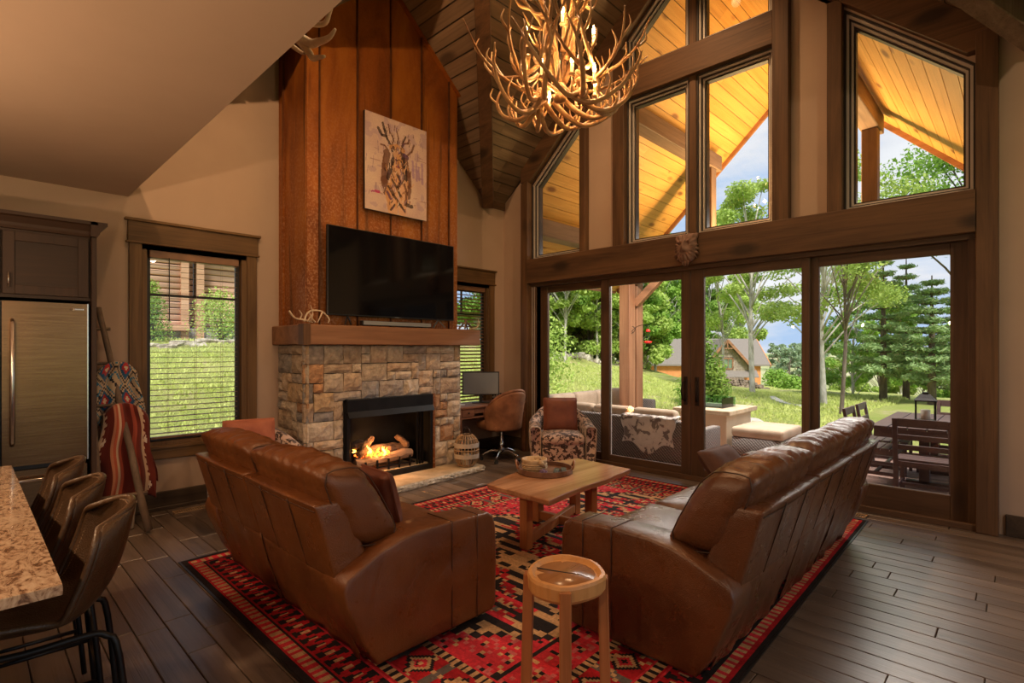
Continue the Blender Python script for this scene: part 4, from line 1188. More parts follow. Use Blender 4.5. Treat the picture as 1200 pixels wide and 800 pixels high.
for i, (dx, dy, lb) in enumerate(((.105, .02, 'black remote control lying in the tray, nearer the bowl'), (.13, .085, 'black remote control lying in the tray, nearer its handle'))):
    rm = thing('remote_control', lb, 'remote', (3.10 + dx, -2.63 + dy, TZ + .012), R(35 + i * 6))
    B().rbox((0, 0, .010), (.024, .085, .009), .006, (3, 3, 3)).build('remote_body', M['dark_plastic'], rm)
    for k in range(5):
        for j in (-1, 0, 1): B().box(j * .013 - .004, j * .013 + .004, -.06 + k * .024, -.05 + k * .024, .018, .021).build('button', M['monitor_grey'], rm)
bd = B(); rb_ = random.Random(2)
for i in range(40):
    a = rb_.uniform(0, 6.28); r = .032 * rb_.random() ** .5; bd.rbox((3.185 + .0 + r * math.cos(a), -2.755 + r * math.sin(a), TZ + .02 + rb_.uniform(0, .03)), (.007, .007, .007), .005, (1, 1, 1))
one('bead_strand', 'small heap of purple and white beads in the tray on the coffee table', 'beads', bd, M['glass_bead'], (3.185, -2.755, TZ + .012), kind='stuff')

# ================================================================== STUMP STOOL
ss = thing('stump_stool', 'round tree-slice stool with four red-brown legs beside the dark sofa arm', 'stool', (4.53, -4.17, .012))
pts = [(.168 * math.cos(a) * (1 + .05 * math.sin(3 * a)), .182 * math.sin(a) * (1 + .04 * math.cos(2 * a + 1))) for a in [2 * math.pi * i / 26 for i in range(26)]]
b = B(); vs = []; m = 26
for (z_, s) in ((.47, .94), (.485, 1.0), (.535, 1.02), (.548, .99), (.55, .90), (.534, .82), (.533, .5)):
    for (x_, y_) in pts: vs.append((x_ * s, y_ * s, z_ + .002 * math.sin(x_ * 40)))
fs = []
for l in range(6):
    for i in range(m): fs.append((l * m + i, l * m + (i + 1) % m, (l + 1) * m + (i + 1) % m, (l + 1) * m + i))
fs.append(tuple(range(m - 1, -1, -1))); fs.append(tuple(range(6 * m, 7 * m)))
sl = b.add(vs, fs).build('seat_slice', M['stump_wood'], ss)
top_ = B().lathe([(0, .5352), (.132, .5352), (.134, .531)], n=26).build('worn_top', M['stump_top'], ss, smooth=True)
B().tube([(-.15, -.06, .5375), (-.05, -.02, .534), (.06, .03, .5335), (.12, .03, .5335)], [.003, .005, .004, .002], 4).build('drying_crack', M['dark_plastic'], sl)
for a in (R(215), R(310), R(35), R(130)):
    x_, y_ = .160 * math.cos(a), .172 * math.sin(a)
    B().beam((x_ * 1.08, y_ * 1.08, 0), (x_ * 1.0, y_ * 1.0, .53), .050, .046, (math.cos(a), math.sin(a), 0)).build('leg', M['acacia_leg'], ss, bevel=.004)

# ================================================================== COWHIDE TUB CHAIRS
def pillow(name, label, cat, loc, rot, w, h, t_, mat, group=None):
    def wp(p, q):
        k = max(abs(q.x), abs(q.z)); edge = (1 - min(1, abs(q.x) ** 4 + abs(q.z) ** 4))
        p.y *= .18 + .82 * max(0, (1 - q.x ** 4)) ** .6 * max(0, (1 - q.z ** 4)) ** .6
        s = 1 + .05 * (abs(q.x) * abs(q.z)) ** 2
        p.x *= s; p.z *= s; p.y += nz3(p, 9, w) * .006
        return p
    t = thing(name, label, cat, loc, 0, group)
    t.rotation_euler = rot
    o = B().rbox((0, 0, h / 2), (w / 2, t_ / 2, h / 2), t_ * .3, (14, 6, 14), (0, .0, 0), wp).build('cushion_cover', mat, t, smooth=True)
    P = []
    for sx, sz, ex, ez in ((-1, -1, 1, -1), (1, -1, 1, 1), (1, 1, -1, 1), (-1, 1, -1, -1)):
        for k in range(8): P.append(((sx + (ex - sx) * k / 8) * w / 2 * 1.0, 0, h / 2 + (sz + (ez - sz) * k / 8) * h / 2 * 1.0))
    P.append(P[0])
    B().tube(P, .006, 6, cap=False).build('piping', mat, t, smooth=True)
    return t
def tub_chair(label, loc, rz, backh=.80):
    """front looks along local -Y"""
    t = thing('cowhide_chair', label, 'chair', loc, rz)
    na = 40; vs = []; fs = []; prof = [(0, 0), (.0, 0.33), (.0, .66), (.0, .94), (.25, 1.0), (.75, 1.0), (1.0, .94), (1, .66), (1, .33), (1, 0)]
    m = len(prof)
    for i in range(na + 1):
        s = i / na * 2 - 1                       # -1 right arm front .. 1 left arm front
        a = s * R(90)
        if abs(s) > .72: # straight arms forward
            k = (abs(s) - .72) / .28; ang = R(90) * (1 if s > 0 else -1)
            cx_, cy_ = math.sin(ang), 0.0; y_off = -.38 * k
        else:
            ang = s / .72 * R(90); cx_, cy_ = math.sin(ang), math.cos(ang); y_off = 0; k = 0
        top = .58 + (backh - .58) * (.5 + .5 * math.cos(min(1, abs(s) / .8) * math.pi)) - .03 * k
        for (u, v) in prof:
            r = .40 - .115 * u + (.015 * math.sin(math.pi * v) if u == 0 else 0) + .02 * v * (1 - u)
            x_ = cx_ * r; y_ = cy_ * r * .92 + y_off
            vs.append((x_, y_ + .02, .11 + (top - .11) * v))
    for i in range(na):
        for j in range(m - 1): fs.append((i * m + j, i * m + j + 1, (i + 1) * m + j + 1, (i + 1) * m + j))
        fs.append((i * m + m - 1, i * m, (i + 1) * m, (i + 1) * m + m - 1))
    fs.append(tuple(range(m))); fs.append(tuple(range(na * m + m - 1, na * m - 1, -1)))
    sh = B().add(vs, fs).build('wrap_back', M['cowhide'], t, smooth=True)
    for u_ in (-1, 1):
        P = []
        for (u, v) in prof:
            r = .40 - .115 * u + .02 * v * (1 - u); P.append((u_ * (r + .002), -.362, .11 + (.55 - .11) * v))
        B().tube(P, .006, 6).build('piping', M['cushion_beige'], sh, smooth=True)
    B().rbox((0, -.07, .22), (.27, .30, .11), .03, (5, 5, 4)).build('seat_base', M['cowhide'], t, smooth=True)
    B().rbox((0, -.09, .385), (.275, .30, .065), .05, (10, 10, 5), (0, .02, .03)).build('seat_cushion', M['cowhide'], t, smooth=True)
    for sx in (-1, 1):
        B().tube([(sx * .30, -.30, .13), (sx * .31, -.32, 0)], [.026, .017], 8).build('leg', M['espresso_z'], t, smooth=True)
        B().tube([(sx * .24, .24, .13), (sx * .27, .31, 0)], [.026, .017], 8).build('leg', M['espresso_z'], t, smooth=True)
    return t
tub_chair('brown and cream cowhide tub chair beside the sliding door, facing the room', (1.56, -.50, .0115), R(44))
c_ = (1.47, -.52)
pillow('throw_pillow', 'square rust brown velvet pillow standing in the cowhide chair by the door', 'pillow', (1.58, -.53, .462), (R(-12), 0, R(44)), .44, .44, .15, M['rust_pillow'])
tub_chair('cowhide tub chair half hidden behind the tan leather sofa, below the side window', (.86, -4.12, 0), R(75), .80)
pillow('throw_pillow', 'faded orange pillow in the cowhide chair under the side window', 'pillow', (.74, -4.16, .462), (R(-10), 0, R(75)), .44, .42, .14, M['orange_pillow'])
pillow('throw_pillow', 'dark brown pillow lying at the far end of the dark leather sofa', 'pillow', (4.56, -2.15, .53), (R(-40), 0, R(86)), .46, .36, .14, M['brown_pillow'])
pillow('throw_pillow', 'small rust pillow on the tan sofa, its corner showing above the right head cushion', 'pillow', (3.17, -4.22, .485), (R(-14), 0, R(176)), .34, .345, .12, M['rust_pillow'])
# ================================================================== TELEVISION, SOUND BAR, MANTEL THINGS
tv = thing('television', 'large flat black television standing on the fireplace mantel', 'television', (.735, -2.53, 1.811))
B().box(-.018, .018, -.857, .857, .10, 1.055).build('housing', M['dark_plastic'], tv, bevel=.004)
B().box(.0185, .0205, -.845, .845, .115, 1.045).build('screen', M['screen_black'], tv)
B().box(.018, .024, -.03, .03, .101, .109).build('maker_plate', M['monitor_grey'], tv)
B().box(-.034, -.018, -.40, .40, .35, .8).build('rear_housing', M['dark_plastic'], tv, bevel=.01)
for s in (-1, 1):
    b = B(); b.beam((.0, s * .62, .105), (.06, s * .68, .006), .012, .014); b.beam((.0, s * .62, .105), (-.025, s * .56, .006), .012, .014)
    b.build('foot', M['dark_plastic'], tv)
sb = thing('sound_bar', 'long grey sound bar lying on the mantel below the television', 'speaker', (.775, -2.54, 1.811))
B().rbox((0, 0, .028), (.035, .47, .028), .01, (4, 8, 4)).build('bar_body', M['dark_plastic'], sb)
B().box(.0345, .037, -.455, .455, .008, .05).build('grille', M['monitor_grey'], sb)
def curve(pts, k=8):
    """Catmull-Rom through points"""
    P = [Vector(p) for p in pts]; out = []
    for i in range(len(P) - 1):
        a = P[max(i - 1, 0)]; b_ = P[i]; c = P[i + 1]; d = P[min(i + 2, len(P) - 1)]
        for j in range(k):
            t = j / k
            out.append(.5 * ((2 * b_) + (-a + c) * t + (2 * a - 5 * b_ + 4 * c - d) * t * t + (-a + 3 * b_ - 3 * c + d) * t ** 3))
    out.append(P[-1]); return out
def horn(b, pts, r0, r1, n=7, k=5, bow=1.0):
    P = curve(pts, k); m = len(P)
    b.tube(P, [r1 + (r0 - r1) * (1 - (i / (m - 1)) ** 1.6) for i in range(m)], n)
    return P
a = thing('shed_antler', 'pale shed antlers lying at the left end of the mantel', 'antler', (.76, -3.585, 1.812))
b = B()
horn(b, [(0, -.21, .12), (.0, -.15, .05), (.01, -.06, .035), (.01, .03, .012)], .010, .006)
horn(b, [(0, -.10, .04), (.02, -.09, .09), (.02, -.12, .13)], .008, .003)
horn(b, [(.01, -.06, .02), (.01, -.03, .10), (-.02, .04, .135), (-.02, .14, .13), (0, .21, .06), (0, .20, .012)], .010, .007)
horn(b, [(0, .14, .125), (.02, .10, .06), (.03, .07, .012)], .008, .004)
b.build('main_beams', M['antler_pale'], a, smooth=True)
b = B(); horn(b, [(.02, .0, .02), (.01, .03, .10), (.0, .01, .19)], .008, .003); horn(b, [(.03, -.04, .02), (.03, .0, .07), (.02, .02, .10)], .008, .004); horn(b, [(.03, .05, .012), (.04, .0, .06), (.02, -.01, .11)], .008, .004)
b.build('tines', M['antler_pale'], a, smooth=True)
a = thing('driftwood_tent', 'small driftwood tent ornament with a curved antler at the right end of the mantel', 'ornament', (.72, -1.44, 1.812))
for (s0, s1) in (((0, -.12, .006), (0, .02, .12)), ((0, .12, .006), (0, -.03, .125)), ((.05, -.06, .006), (0, .0, .115)), ((-.05, .07, .006), (0, -.01, .11))):
    B().tube([s0, s1], [.013, .009], 6).build('stick', M['branch_wood'], a)
b = B(); horn(b, [(0, .06, .01), (.02, .16, .02), (.01, .22, .07), (0, .22, .15)], .010, .004); horn(b, [(.01, .17, .02), (.02, .19, .05), (.03, .17, .09)], .007, .003)
b.build('antler_branch', M['antler_pale'], a, smooth=True)

# ================================================================== PAINTING
def painting():
    t = thing('canvas_painting', 'canvas painting of a long-haired figure wearing a crown of antlers, hung above the television', 'painting', (.714, -2.515, 3.12))
    w, h = .845, 1.095; nx, ny = 130, 168
    C = np.zeros((ny, nx, 3)); rs_ = np.random.RandomState(3)
    X, Y = np.meshgrid((np.arange(nx) + .5) / nx, (np.arange(ny) + .5) / ny)   # Y up
    base = np.array((.50, .36, .33)); lil = np.array((.40, .29, .34)); pale = np.array((.62, .48, .40))
    def low(sx, sy, sd):
        r = np.random.RandomState(sd).rand(sy, sx); yi = np.linspace(0, sy - 1.001, ny); xi = np.linspace(0, sx - 1.001, nx)
        y0 = yi.astype(int); x0 = xi.astype(int); fy = (yi - y0)[:, None]; fx = (xi - x0)[None]
        return (r[y0][:, x0] * (1 - fy) * (1 - fx) + r[y0 + 1][:, x0] * fy * (1 - fx) + r[y0][:, x0 + 1] * (1 - fy) * fx + r[y0 + 1][:, x0 + 1] * fy * fx)
    f = low(8, 10, 1)[..., None]; C[:] = base * (1 - f) + pale * f
    f = (low(14, 18, 2)[..., None] > .68) * .6; C = C * (1 - f) + lil * f
    def stroke(pts, col, r, a=.85):
        P = [np.array(p, float) for p in pts]
        for p, q in zip(P[:-1], P[1:]):
            d = q - p; L2 = (d ** 2).sum() + 1e-9; asp = h / w
            tt = np.clip(((X - p[0]) * d[0] + (Y - p[1]) * d[1]) / L2, 0, 1)
            dist = np.sqrt((X - p[0] - tt * d[0]) ** 2 + ((Y - p[1] - tt * d[1]) * asp) ** 2)
            m = (dist < r * (.75 + .5 * low(20, 26, 5)))
            C[m] = C[m] * (1 - a) + np.array(col) * a
    DK = (.035, .018, .016); BR = (.14, .06, .035); PUR = (.09, .035, .10); FL = (.60, .36, .22); OR = (.52, .27, .12)
    for i in range(26):   # faint brush sketching
        x, y = rs_.rand(2); stroke([(x, y), (x + rs_.uniform(-.02, .02), y - rs_.uniform(.03, .12))], (.20, .12, .22), .006, .5)
    for i in range(14):
        x, y = rs_.uniform(.02, .25) if i % 2 else rs_.uniform(.74, .9), rs_.uniform(.1, .75); stroke([(x, y), (x + rs_.uniform(.05, .16), y + rs_.uniform(-.01, .01))], (.25, .14, .15), .005, .6)
    for x in (.76, .82, .86, .92): stroke([(x, .55 + rs_.rand() * .08), (x + .01, .40 + rs_.rand() * .05)], (.26, .15, .34), .018, .6)
    stroke([(.10, .19), (.14, .195)], (.30, .02, .16), .013); stroke([(.16, .20), (.21, .20)], (.42, .02, .14), .02)
    # hair and body
    stroke([(.34, .62), (.30, .48), (.30, .34), (.33, .22)], BR, .055); stroke([(.62, .60), (.68, .46), (.70, .34), (.68, .22)], BR, .045)
    stroke([(.50, .66), (.42, .52), (.38, .38)], DK, .05); stroke([(.58, .66), (.62, .50), (.62, .40)], DK, .045)
    stroke([(.50, .46), (.46, .32), (.42, .18), (.44, .04)], FL, .085); stroke([(.60, .34), (.62, .2), (.58, .04)], FL, .07)
    stroke([(.38, .30), (.34, .2), (.38, .06)], OR, .035); stroke([(.50, .64), (.51, .54), (.50, .48)], FL, .06); stroke([(.52, .62), (.53, .52)], OR, .035)
    stroke([(.47, .585), (.50, .58)], DK, .012); stroke([(.53, .59), (.57, .58)], DK, .012); stroke([(.49, .512), (.53, .512)], (.30, .05, .04), .012); stroke([(.51, .58), (.515, .54)], BR, .008)
    stroke([(.50, .44), (.56, .36), (.50, .28), (.56, .20)], DK, .02); stroke([(.36, .28), (.44, .20), (.54, .12), (.62, .06)], DK, .02); stroke([(.64, .13), (.74, .12)], DK, .028)
    stroke([(.62, .34), (.66, .26), (.64, .14)], BR, .02); stroke([(.34, .22), (.40, .16)], PUR, .022); stroke([(.42, .36), (.48, .30)], DK, .018); stroke([(.40, .04), (.46, .10)], DK, .014)
    # crown of antlers
    for pts, r in (([(.40, .72), (.34, .78), (.30, .86), (.27, .93)], .018), ([(.33, .80), (.26, .80), (.20, .86)], .022), ([(.42, .72), (.44, .80), (.38, .86), (.36, .93)], .012),
                   ([(.50, .74), (.52, .82), (.49, .90)], .010), ([(.58, .72), (.60, .80), (.64, .86)], .016), ([(.60, .78), (.68, .80), (.70, .84)], .014), ([(.66, .66), (.74, .72), (.78, .80)], .014),
                   ([(.36, .66), (.30, .70), (.24, .70)], .012), ([(.30, .62), (.28, .54), (.32, .46)], .008)):
        stroke(pts, BR if r < .015 else DK, r)
    stroke([(.40, .70), (.50, .73), (.60, .70)], OR, .035); stroke([(.42, .67), (.44, .71)], DK, .02); stroke([(.62, .66), (.66, .64)], PUR, .03); stroke([(.52, .70), (.55, .69)], DK, .016)
    pal = [DK, BR, PUR, FL, OR, (.62, .50, .42), (.30, .20, .26)]
    for i in range(110):
        x, y = rs_.normal(.50, .11), rs_.uniform(.04, .68); a_ = rs_.uniform(.7, 2.4); l_ = rs_.uniform(.02, .07)
        stroke([(x, y), (x + l_ * np.cos(a_), y + l_ * np.sin(a_))], pal[rs_.randint(len(pal))], rs_.uniform(.004, .011), .75)
    for i in range(40):
        x, y = rs_.normal(.48, .13), rs_.uniform(.66, .90); stroke([(x, y), (x + rs_.uniform(-.02, .02), y + rs_.uniform(.02, .06))], pal[rs_.randint(3)], rs_.uniform(.003, .007), .7)
    C = np.clip(C * (1 + (rs_.rand(ny, nx, 1) - .5) * .12), 0, 1)
    xs = np.linspace(-w / 2, w / 2, nx + 1); zs = np.linspace(0, h, ny + 1); VX, VZ = np.meshgrid(xs, zs)
    V = np.stack([np.full_like(VX, .0205), VX, VZ], -1).reshape(-1, 3); idx = np.arange((ny + 1) * (nx + 1)).reshape(ny + 1, nx + 1)
    F = np.stack([idx[:-1, :-1], idx[:-1, 1:], idx[1:, 1:], idx[1:, :-1]], -1).reshape(-1, 4)
    B().box(-.018, .020, -w / 2, w / 2, 0, h).build('canvas_frame', M['dark_plastic'], t)
    grid_mesh('painted_face', V, F, C, M['canvas_paint'], t)
def grid_mesh(name, V, F, C, mat, parent=None, smooth=False):
    me = bpy.data.meshes.new(name)
    me.vertices.add(len(V)); me.vertices.foreach_set('co', np.asarray(V, dtype=np.float32).ravel())
    me.loops.add(F.size); me.loops.foreach_set('vertex_index', F.ravel().astype(np.int32))
    me.polygons.add(len(F)); me.polygons.foreach_set('loop_start', np.arange(0, F.size, 4, dtype=np.int32))
    me.update(calc_edges=True); me.validate()
    at = me.attributes.new('dye', 'FLOAT_COLOR', 'CORNER')
    cc = np.concatenate([np.clip(C, 0, 1).reshape(-1, 3), np.ones((len(F), 1))], 1)
    at.data.foreach_set('color', np.repeat(cc, 4, axis=0).astype(np.float32).ravel())
    if smooth: me.polygons.foreach_set('use_smooth', [True] * len(me.polygons))
    me.materials.append(mat)
    o = bpy.data.objects.new(name, me); col.objects.link(o)
    if parent is not None: o.parent = parent
    return o
painting()

# ================================================================== CARVED LION MASK ON THE BEAM
lm_ = thing('carved_mask', 'carved wooden lion face mounted on the big timber beam above the doors', 'carving', (3.165, -.13, 2.71))
def wl_(p, q):
    r = math.hypot(p.x, p.z)
    if q.y < 0:
        p.y -= .012 * math.exp(-((p.x / .035) ** 2 + ((p.z + .005) / .05) ** 2)) * 3      # muzzle
        p.y -= .020 * math.exp(-((p.x / .018) ** 2 + ((p.z - .045) / .06) ** 2))          # bridge
        for s in (-1, 1):
            p.y += .018 * math.exp(-(((p.x - s * .048) / .018) ** 2 + ((p.z - .045) / .014) ** 2))   # eye sockets
            p.y -= .014 * math.exp(-(((p.x - s * .05) / .03) ** 2 + ((p.z - .075) / .014) ** 2))     # brows
            p.y -= .012 * math.exp(-(((p.x - s * .03) / .02) ** 2 + ((p.z + .03) / .022) ** 2))      # cheeks
        p.y += .014 * math.exp(-((p.x / .04) ** 2 + ((p.z + .055) / .008) ** 2))          # mouth
        ang = math.atan2(p.x, p.z)
        if r > .075: p.y += .010 * math.sin(ang * 18) - .004
    return p
B().rbox((0, -.03, .02), (.125, .045, .165), .044, (26, 6, 30), (0, .03, 0), lambda p, q: wl_(Vector((p.x * (1 - .35 * max(0, -q.z) ** 1.5), p.y, p.z)), q)).build('face', M['carved_wood'], lm_, smooth=True)
for s in (-1, 1): B().rbox((s * .105, -.02, .155), (.032, .016, .03), .014, (5, 4, 5)).build('ear', M['carved_wood'], lm_, smooth=True)
for i in range(18):
    a_ = R(-150 + 300 * i / 17); r0, r1 = .10, .150 + .02 * math.cos(a_ * 3)
    x_, z_ = math.sin(a_), -math.cos(a_ + math.pi)
    B().tube([(x_ * r0, -.035, .02 + z_ * r0 * 1.15), (x_ * (r0 + r1) / 2 + .008, -.045, .02 + z_ * (r0 + r1) / 2 * 1.12), (x_ * r1, -.015, .02 + z_ * r1 * 1.1)], [.018, .015, .004], 6).build('mane_lock', M['carved_wood'], lm_, smooth=True)
for s in (-1, 0, 1): B().tube([(s * .03, -.05, -.10), (s * .032, -.055, -.15), (s * .015, -.035, -.195)], [.02, .016, .004], 6).build('beard_lock', M['carved_wood'], lm_, smooth=True)

# ================================================================== ANTLER CHANDELIER
ch = thing('antler_chandelier', 'large antler chandelier with lit candle bulbs hanging from the ridge', 'chandelier', (3.22, -2.58, 3.50))
ra = random.Random(9)
def ring_antler(ang, kind):
    b = B(); c, s = math.cos(ang), math.sin(ang)
    tw = ra.choice([-1, 1]) * ra.uniform(.15, .35)
    def W(r, tng, z): return (c * r - s * tng, s * r + c * tng, z)
    if kind == 0:      # basket: bows down and out, tip high
        j = ra.uniform(-.03, .03)
        P = horn(b, [W(.10, -tw * .6, .20 + j), W(.22, -tw * .3, .07 + j), W(.36, 0, .02 + j), W(.52, tw * .5, .12 + j), W(.60, tw * .9, .27 + j), W(.57 + ra.uniform(0, .08), tw * 1.25, .42 + j)], .024, .006)
        for k, (o, l) in enumerate(((.30, .17), (.48, .22), (.66, .22), (.82, .14))):
            q = P[int(o * (len(P) - 1))]; d = Vector(W(-.25 + ra.uniform(-.15, .5), tw * ra.uniform(-.5, 1.0), 1)).normalized()
            horn(b, [q, q + d * l * .5 + Vector((c, s, 0)) * .05, q + d * l + Vector((c, s, 0)) * .02], .012, .003, 6)
    elif kind == 1:    # horizontal sweep outside
        z = ra.uniform(.30, .42)
        P = horn(b, [W(.08, -tw, z + .12), W(.26, -tw * .5, z - .02), W(.44, tw * .3, z), W(.58, tw * 1.0, z + .10), W(.64, tw * 1.7, z + .26)], .020, .005)
        for k, (o, l) in enumerate(((.35, .20), (.55, .24), (.75, .17))):
            q = P[int(o * (len(P) - 1))]; d = Vector(W(.25 + ra.uniform(-.3, .4), -tw * ra.uniform(-.3, 1.0), 1)).normalized()
            horn(b, [q, q + d * l * .5 + Vector((c, s, 0)) * .04, q + d * l], .012, .003, 6)
    else:              # upright, flaring at the top
        z0 = ra.uniform(.25, .55)
        P = horn(b, [W(.05, 0, z0), W(.12, .06 * tw, z0 + .22), W(.11, .2 * tw, z0 + .45), W(.22, .5 * tw, z0 + .68), W(.38, .6 * tw, z0 + .80)], .026, .006)
        for k, (o, l) in enumerate(((.25, .16), (.5, .20), (.7, .18))):
            q = P[int(o * (len(P) - 1))]; d = Vector(W(.9, tw * ra.uniform(-1.5, 1.5), .45)).normalized()
            horn(b, [q, q + d * l * .6 - Vector((0, 0, .03)), q + d * l + Vector((0, 0, .05))], .014, .003, 6)
    b.build('antler', M['antler'], ch, smooth=True)
for i in range(15): ring_antler(2 * math.pi * i / 15 + ra.uniform(-.12, .12), 0)
for i in range(12): ring_antler(2 * math.pi * i / 12 + ra.uniform(-.2, .2) + .3, 1)
for i in range(10): ring_antler(2 * math.pi * i / 10 + ra.uniform(-.2, .2), 2)
B().tube([(0, 0, .22), (0, 0, 2.9)], .016, 8).build('stem', M['dark_iron'], ch, smooth=True)
B().lathe([(0, .10), (.05, .12), (.06, .16), (.02, .2), (0, .2)], n=12).build('bottom_cup', M['antler'], ch, smooth=True)
for i in range(12):
    if i < 8: r, z, a_ = .31, .20, 2 * math.pi * i / 8 + .2
    else: r, z, a_ = .28, .60, 2 * math.pi * (i - 8) / 4 + .75
    x_, y_ = r * math.cos(a_), r * math.sin(a_)
    cs = B().lathe([(0, z - .012), (.026, z - .008), (.024, z), (.013, z + .004), (.013, z + .075), (0, z + .075)], x_, y_, 10).build('candle_sleeve', M['basket_pale'], ch, smooth=True)
    B().lathe([(0, z + .073), (.009, z + .08), (.0145, z + .10), (.010, z + .125), (.003, z + .15), (0, z + .155)], x_, y_, 10).build('bulb', M['bulb_glow'], cs, smooth=True)
    lamp('bulb_light', 'POINT', (3.22 + x_, -2.58 + y_, 3.50 + z + .11), 9, (1, .52, .20), shadow_soft_size=.02)

# antler rack on the loft edge, top left
am = thing('antler_rack', 'pale antler tines reaching out over the edge of the low plaster ceiling', 'antler', (2.90, -4.95, 3.25))
def rel(p): return Vector(p) - Vector((2.90, -4.95, 3.25))
b = B()
horn(b, [rel((2.98, -4.91, 3.45)), rel((3.07, -4.80, 3.33)), rel((3.13, -4.7, 3.265)), rel((3.24, -4.7, 3.225)), rel((3.36, -4.7, 3.20)), rel((3.43, -4.7, 3.215))], .030, .007, 9)
horn(b, [rel((3.04, -4.82, 3.36)), rel((3.09, -4.70, 3.25)), rel((3.17, -4.7, 3.165)), rel((3.24, -4.7, 3.14)), rel((3.31, -4.7, 3.12))], .022, .008, 9)
horn(b, [rel((2.90, -4.90, 3.42)), rel((2.96, -4.76, 3.32)), rel((3.0, -4.7, 3.27)), rel((3.075, -4.7, 3.225))], .016, .007, 9)
horn(b, [rel((3.00, -4.88, 3.48)), rel((3.15, -4.76, 3.36)), rel((3.29, -4.7, 3.30)), rel((3.37, -4.7, 3.33)), rel((3.40, -4.7, 3.36))], .018, .006, 9)
horn(b, [rel((2.88, -4.93, 3.30)), rel((2.92, -4.92, 3.42)), rel((3.02, -4.88, 3.48))], .03, .024, 9)
b.build('rack', M['antler_pale'], am, smooth=True)

# ================================================================== KITCHEN
kp = thing('refrigerator', 'brown-tinted stainless steel french-door refrigerator with a bottom freezer drawer', 'refrigerator', (.40, -5.86, 0))
def kb(*a): return B().box(*a)
kb(.02, .72, -6.34, -5.375, .03, 1.90).build('case', M['dark_plastic'], kp, world=True)
for y0, y1, hy in ((-5.855, -5.372, -5.80), (-6.35, -5.865, -5.92)):
    d = B().rbox((.75, (y0 + y1) / 2, 1.30), (.03, (y1 - y0) / 2, .60), .006, (3, 3, 3)).build('door', M['steel'], kp, world=True)
    B().tube([(.775, hy, .86), (.825, hy, .88), (.83, hy, 1.30), (.825, hy, 1.74), (.775, hy, 1.76)], .014, 8).build('handle', M['handle_steel'], d, world=True, smooth=True)
fd = B().rbox((.75, -5.86, .365), (.03, .488, .305), .006, (3, 3, 3)).build('freezer_drawer', M['steel'], kp, world=True)
B().tube([(.775, -6.28, .60), (.83, -6.26, .60), (.83, -5.46, .60), (.775, -5.44, .60)], .015, 8).build('handle', M['handle_steel'], fd, world=True, smooth=True)
B().box(.775, .784, -5.375, -5.367, .70, 1.90).build('door_edge', M['handle_steel'], kp, world=True)
kb(.62, .74, -6.34, -5.375, .0, .06).build('plinth', M['dark_plastic'], kp, world=True)
b = B()   # small maker's emblem: a ring and a row of tiny strokes
b.tube([(.7815, -5.465 + .010 * math.cos(t), 1.855 + .010 * math.sin(t)) for t in [k * math.pi / 6 for k in range(13)]], .0022, 5, cap=False)
for k in range(5): b.box(.7805, .7825, -5.446 + k * .011, -5.440 + k * .011, 1.850, 1.860 - .002 * (k % 2))
b.build('maker_emblem', M['handle_steel'], kp, world=True)
kc = thing('wall_cabinet', 'dark espresso cabinet with crown moulding above the refrigerator', 'cabinet', (.40, -5.86, 1.92))
kb(.0, .755, -6.35, -5.352, 1.925, 2.42).build('carcass', M['espresso_y'], kc, world=True)
for y0, y1 in ((-5.85, -5.365), (-6.34, -5.86)):
    z0, z1 = 1.95, 2.40; b = B(); s = .065
    b.box(.756, .778, y0, y0 + s, z0, z1).box(.756, .778, y1 - s, y1, z0, z1).box(.756, .778, y0 + s, y1 - s, z0, z0 + s).box(.756, .778, y0 + s, y1 - s, z1 - s, z1)
    d = b.build('door', M['espresso_z'], kc, world=True, bevel=.002)
    B().box(.756, .766, y0 + s, y1 - s, z0 + s, z1 - s).build('door_panel', M['espresso_y'], d, world=True)
    hy = y0 + .03 if y1 > -5.5 else y1 - .03
    B().tube([(.778, hy, 2.0), (.805, hy, 2.0), (.805, hy, 2.10), (.778, hy, 2.10)], .006, 6).build('handle', M['handle_steel'], d, world=True, smooth=True)
cr = [(0, 2.42), (.785, 2.42), (.795, 2.44), (.80, 2.46), (.825, 2.50), (.84, 2.51), (.84, 2.535), (0, 2.535)]
b = B().prism(cr, 'y', -6.4, -5.315); b.build('crown', M['espresso_y'], kc, world=True)
b = B().prism([(-5.36, 2.42), (-5.318, 2.42), (-5.305, 2.44), (-5.30, 2.46), (-5.27, 2.50), (-5.255, 2.51), (-5.255, 2.535), (-5.36, 2.535)], 'x', 0, .84); b.build('crown', M['espresso_x'], kc, world=True)
pn = thing('cabinet_end_panel', 'tall dark espresso panel closing the right side of the refrigerator', 'panel', (.39, -5.335, 0))
kb(.0, .80, -5.35, -5.318, .0, 2.419).build('panel', M['espresso_z'], pn, world=True, bevel=.002)

ki = thing('kitchen_island', 'kitchen island with a speckled brown granite top beside the bar stools', 'island', (3.1, -6.45, 0))
B().box(2.16, 4.05, -7.0, -6.22, .0, .888).build('base_cabinet', M['espresso_z'], ki, world=True)
sl = B().rbox((3.095, -6.45, .904), (1.057, .59, .016), .005, (3, 3, 3)); sl.build('granite_top', M['granite'], ki, world=True)

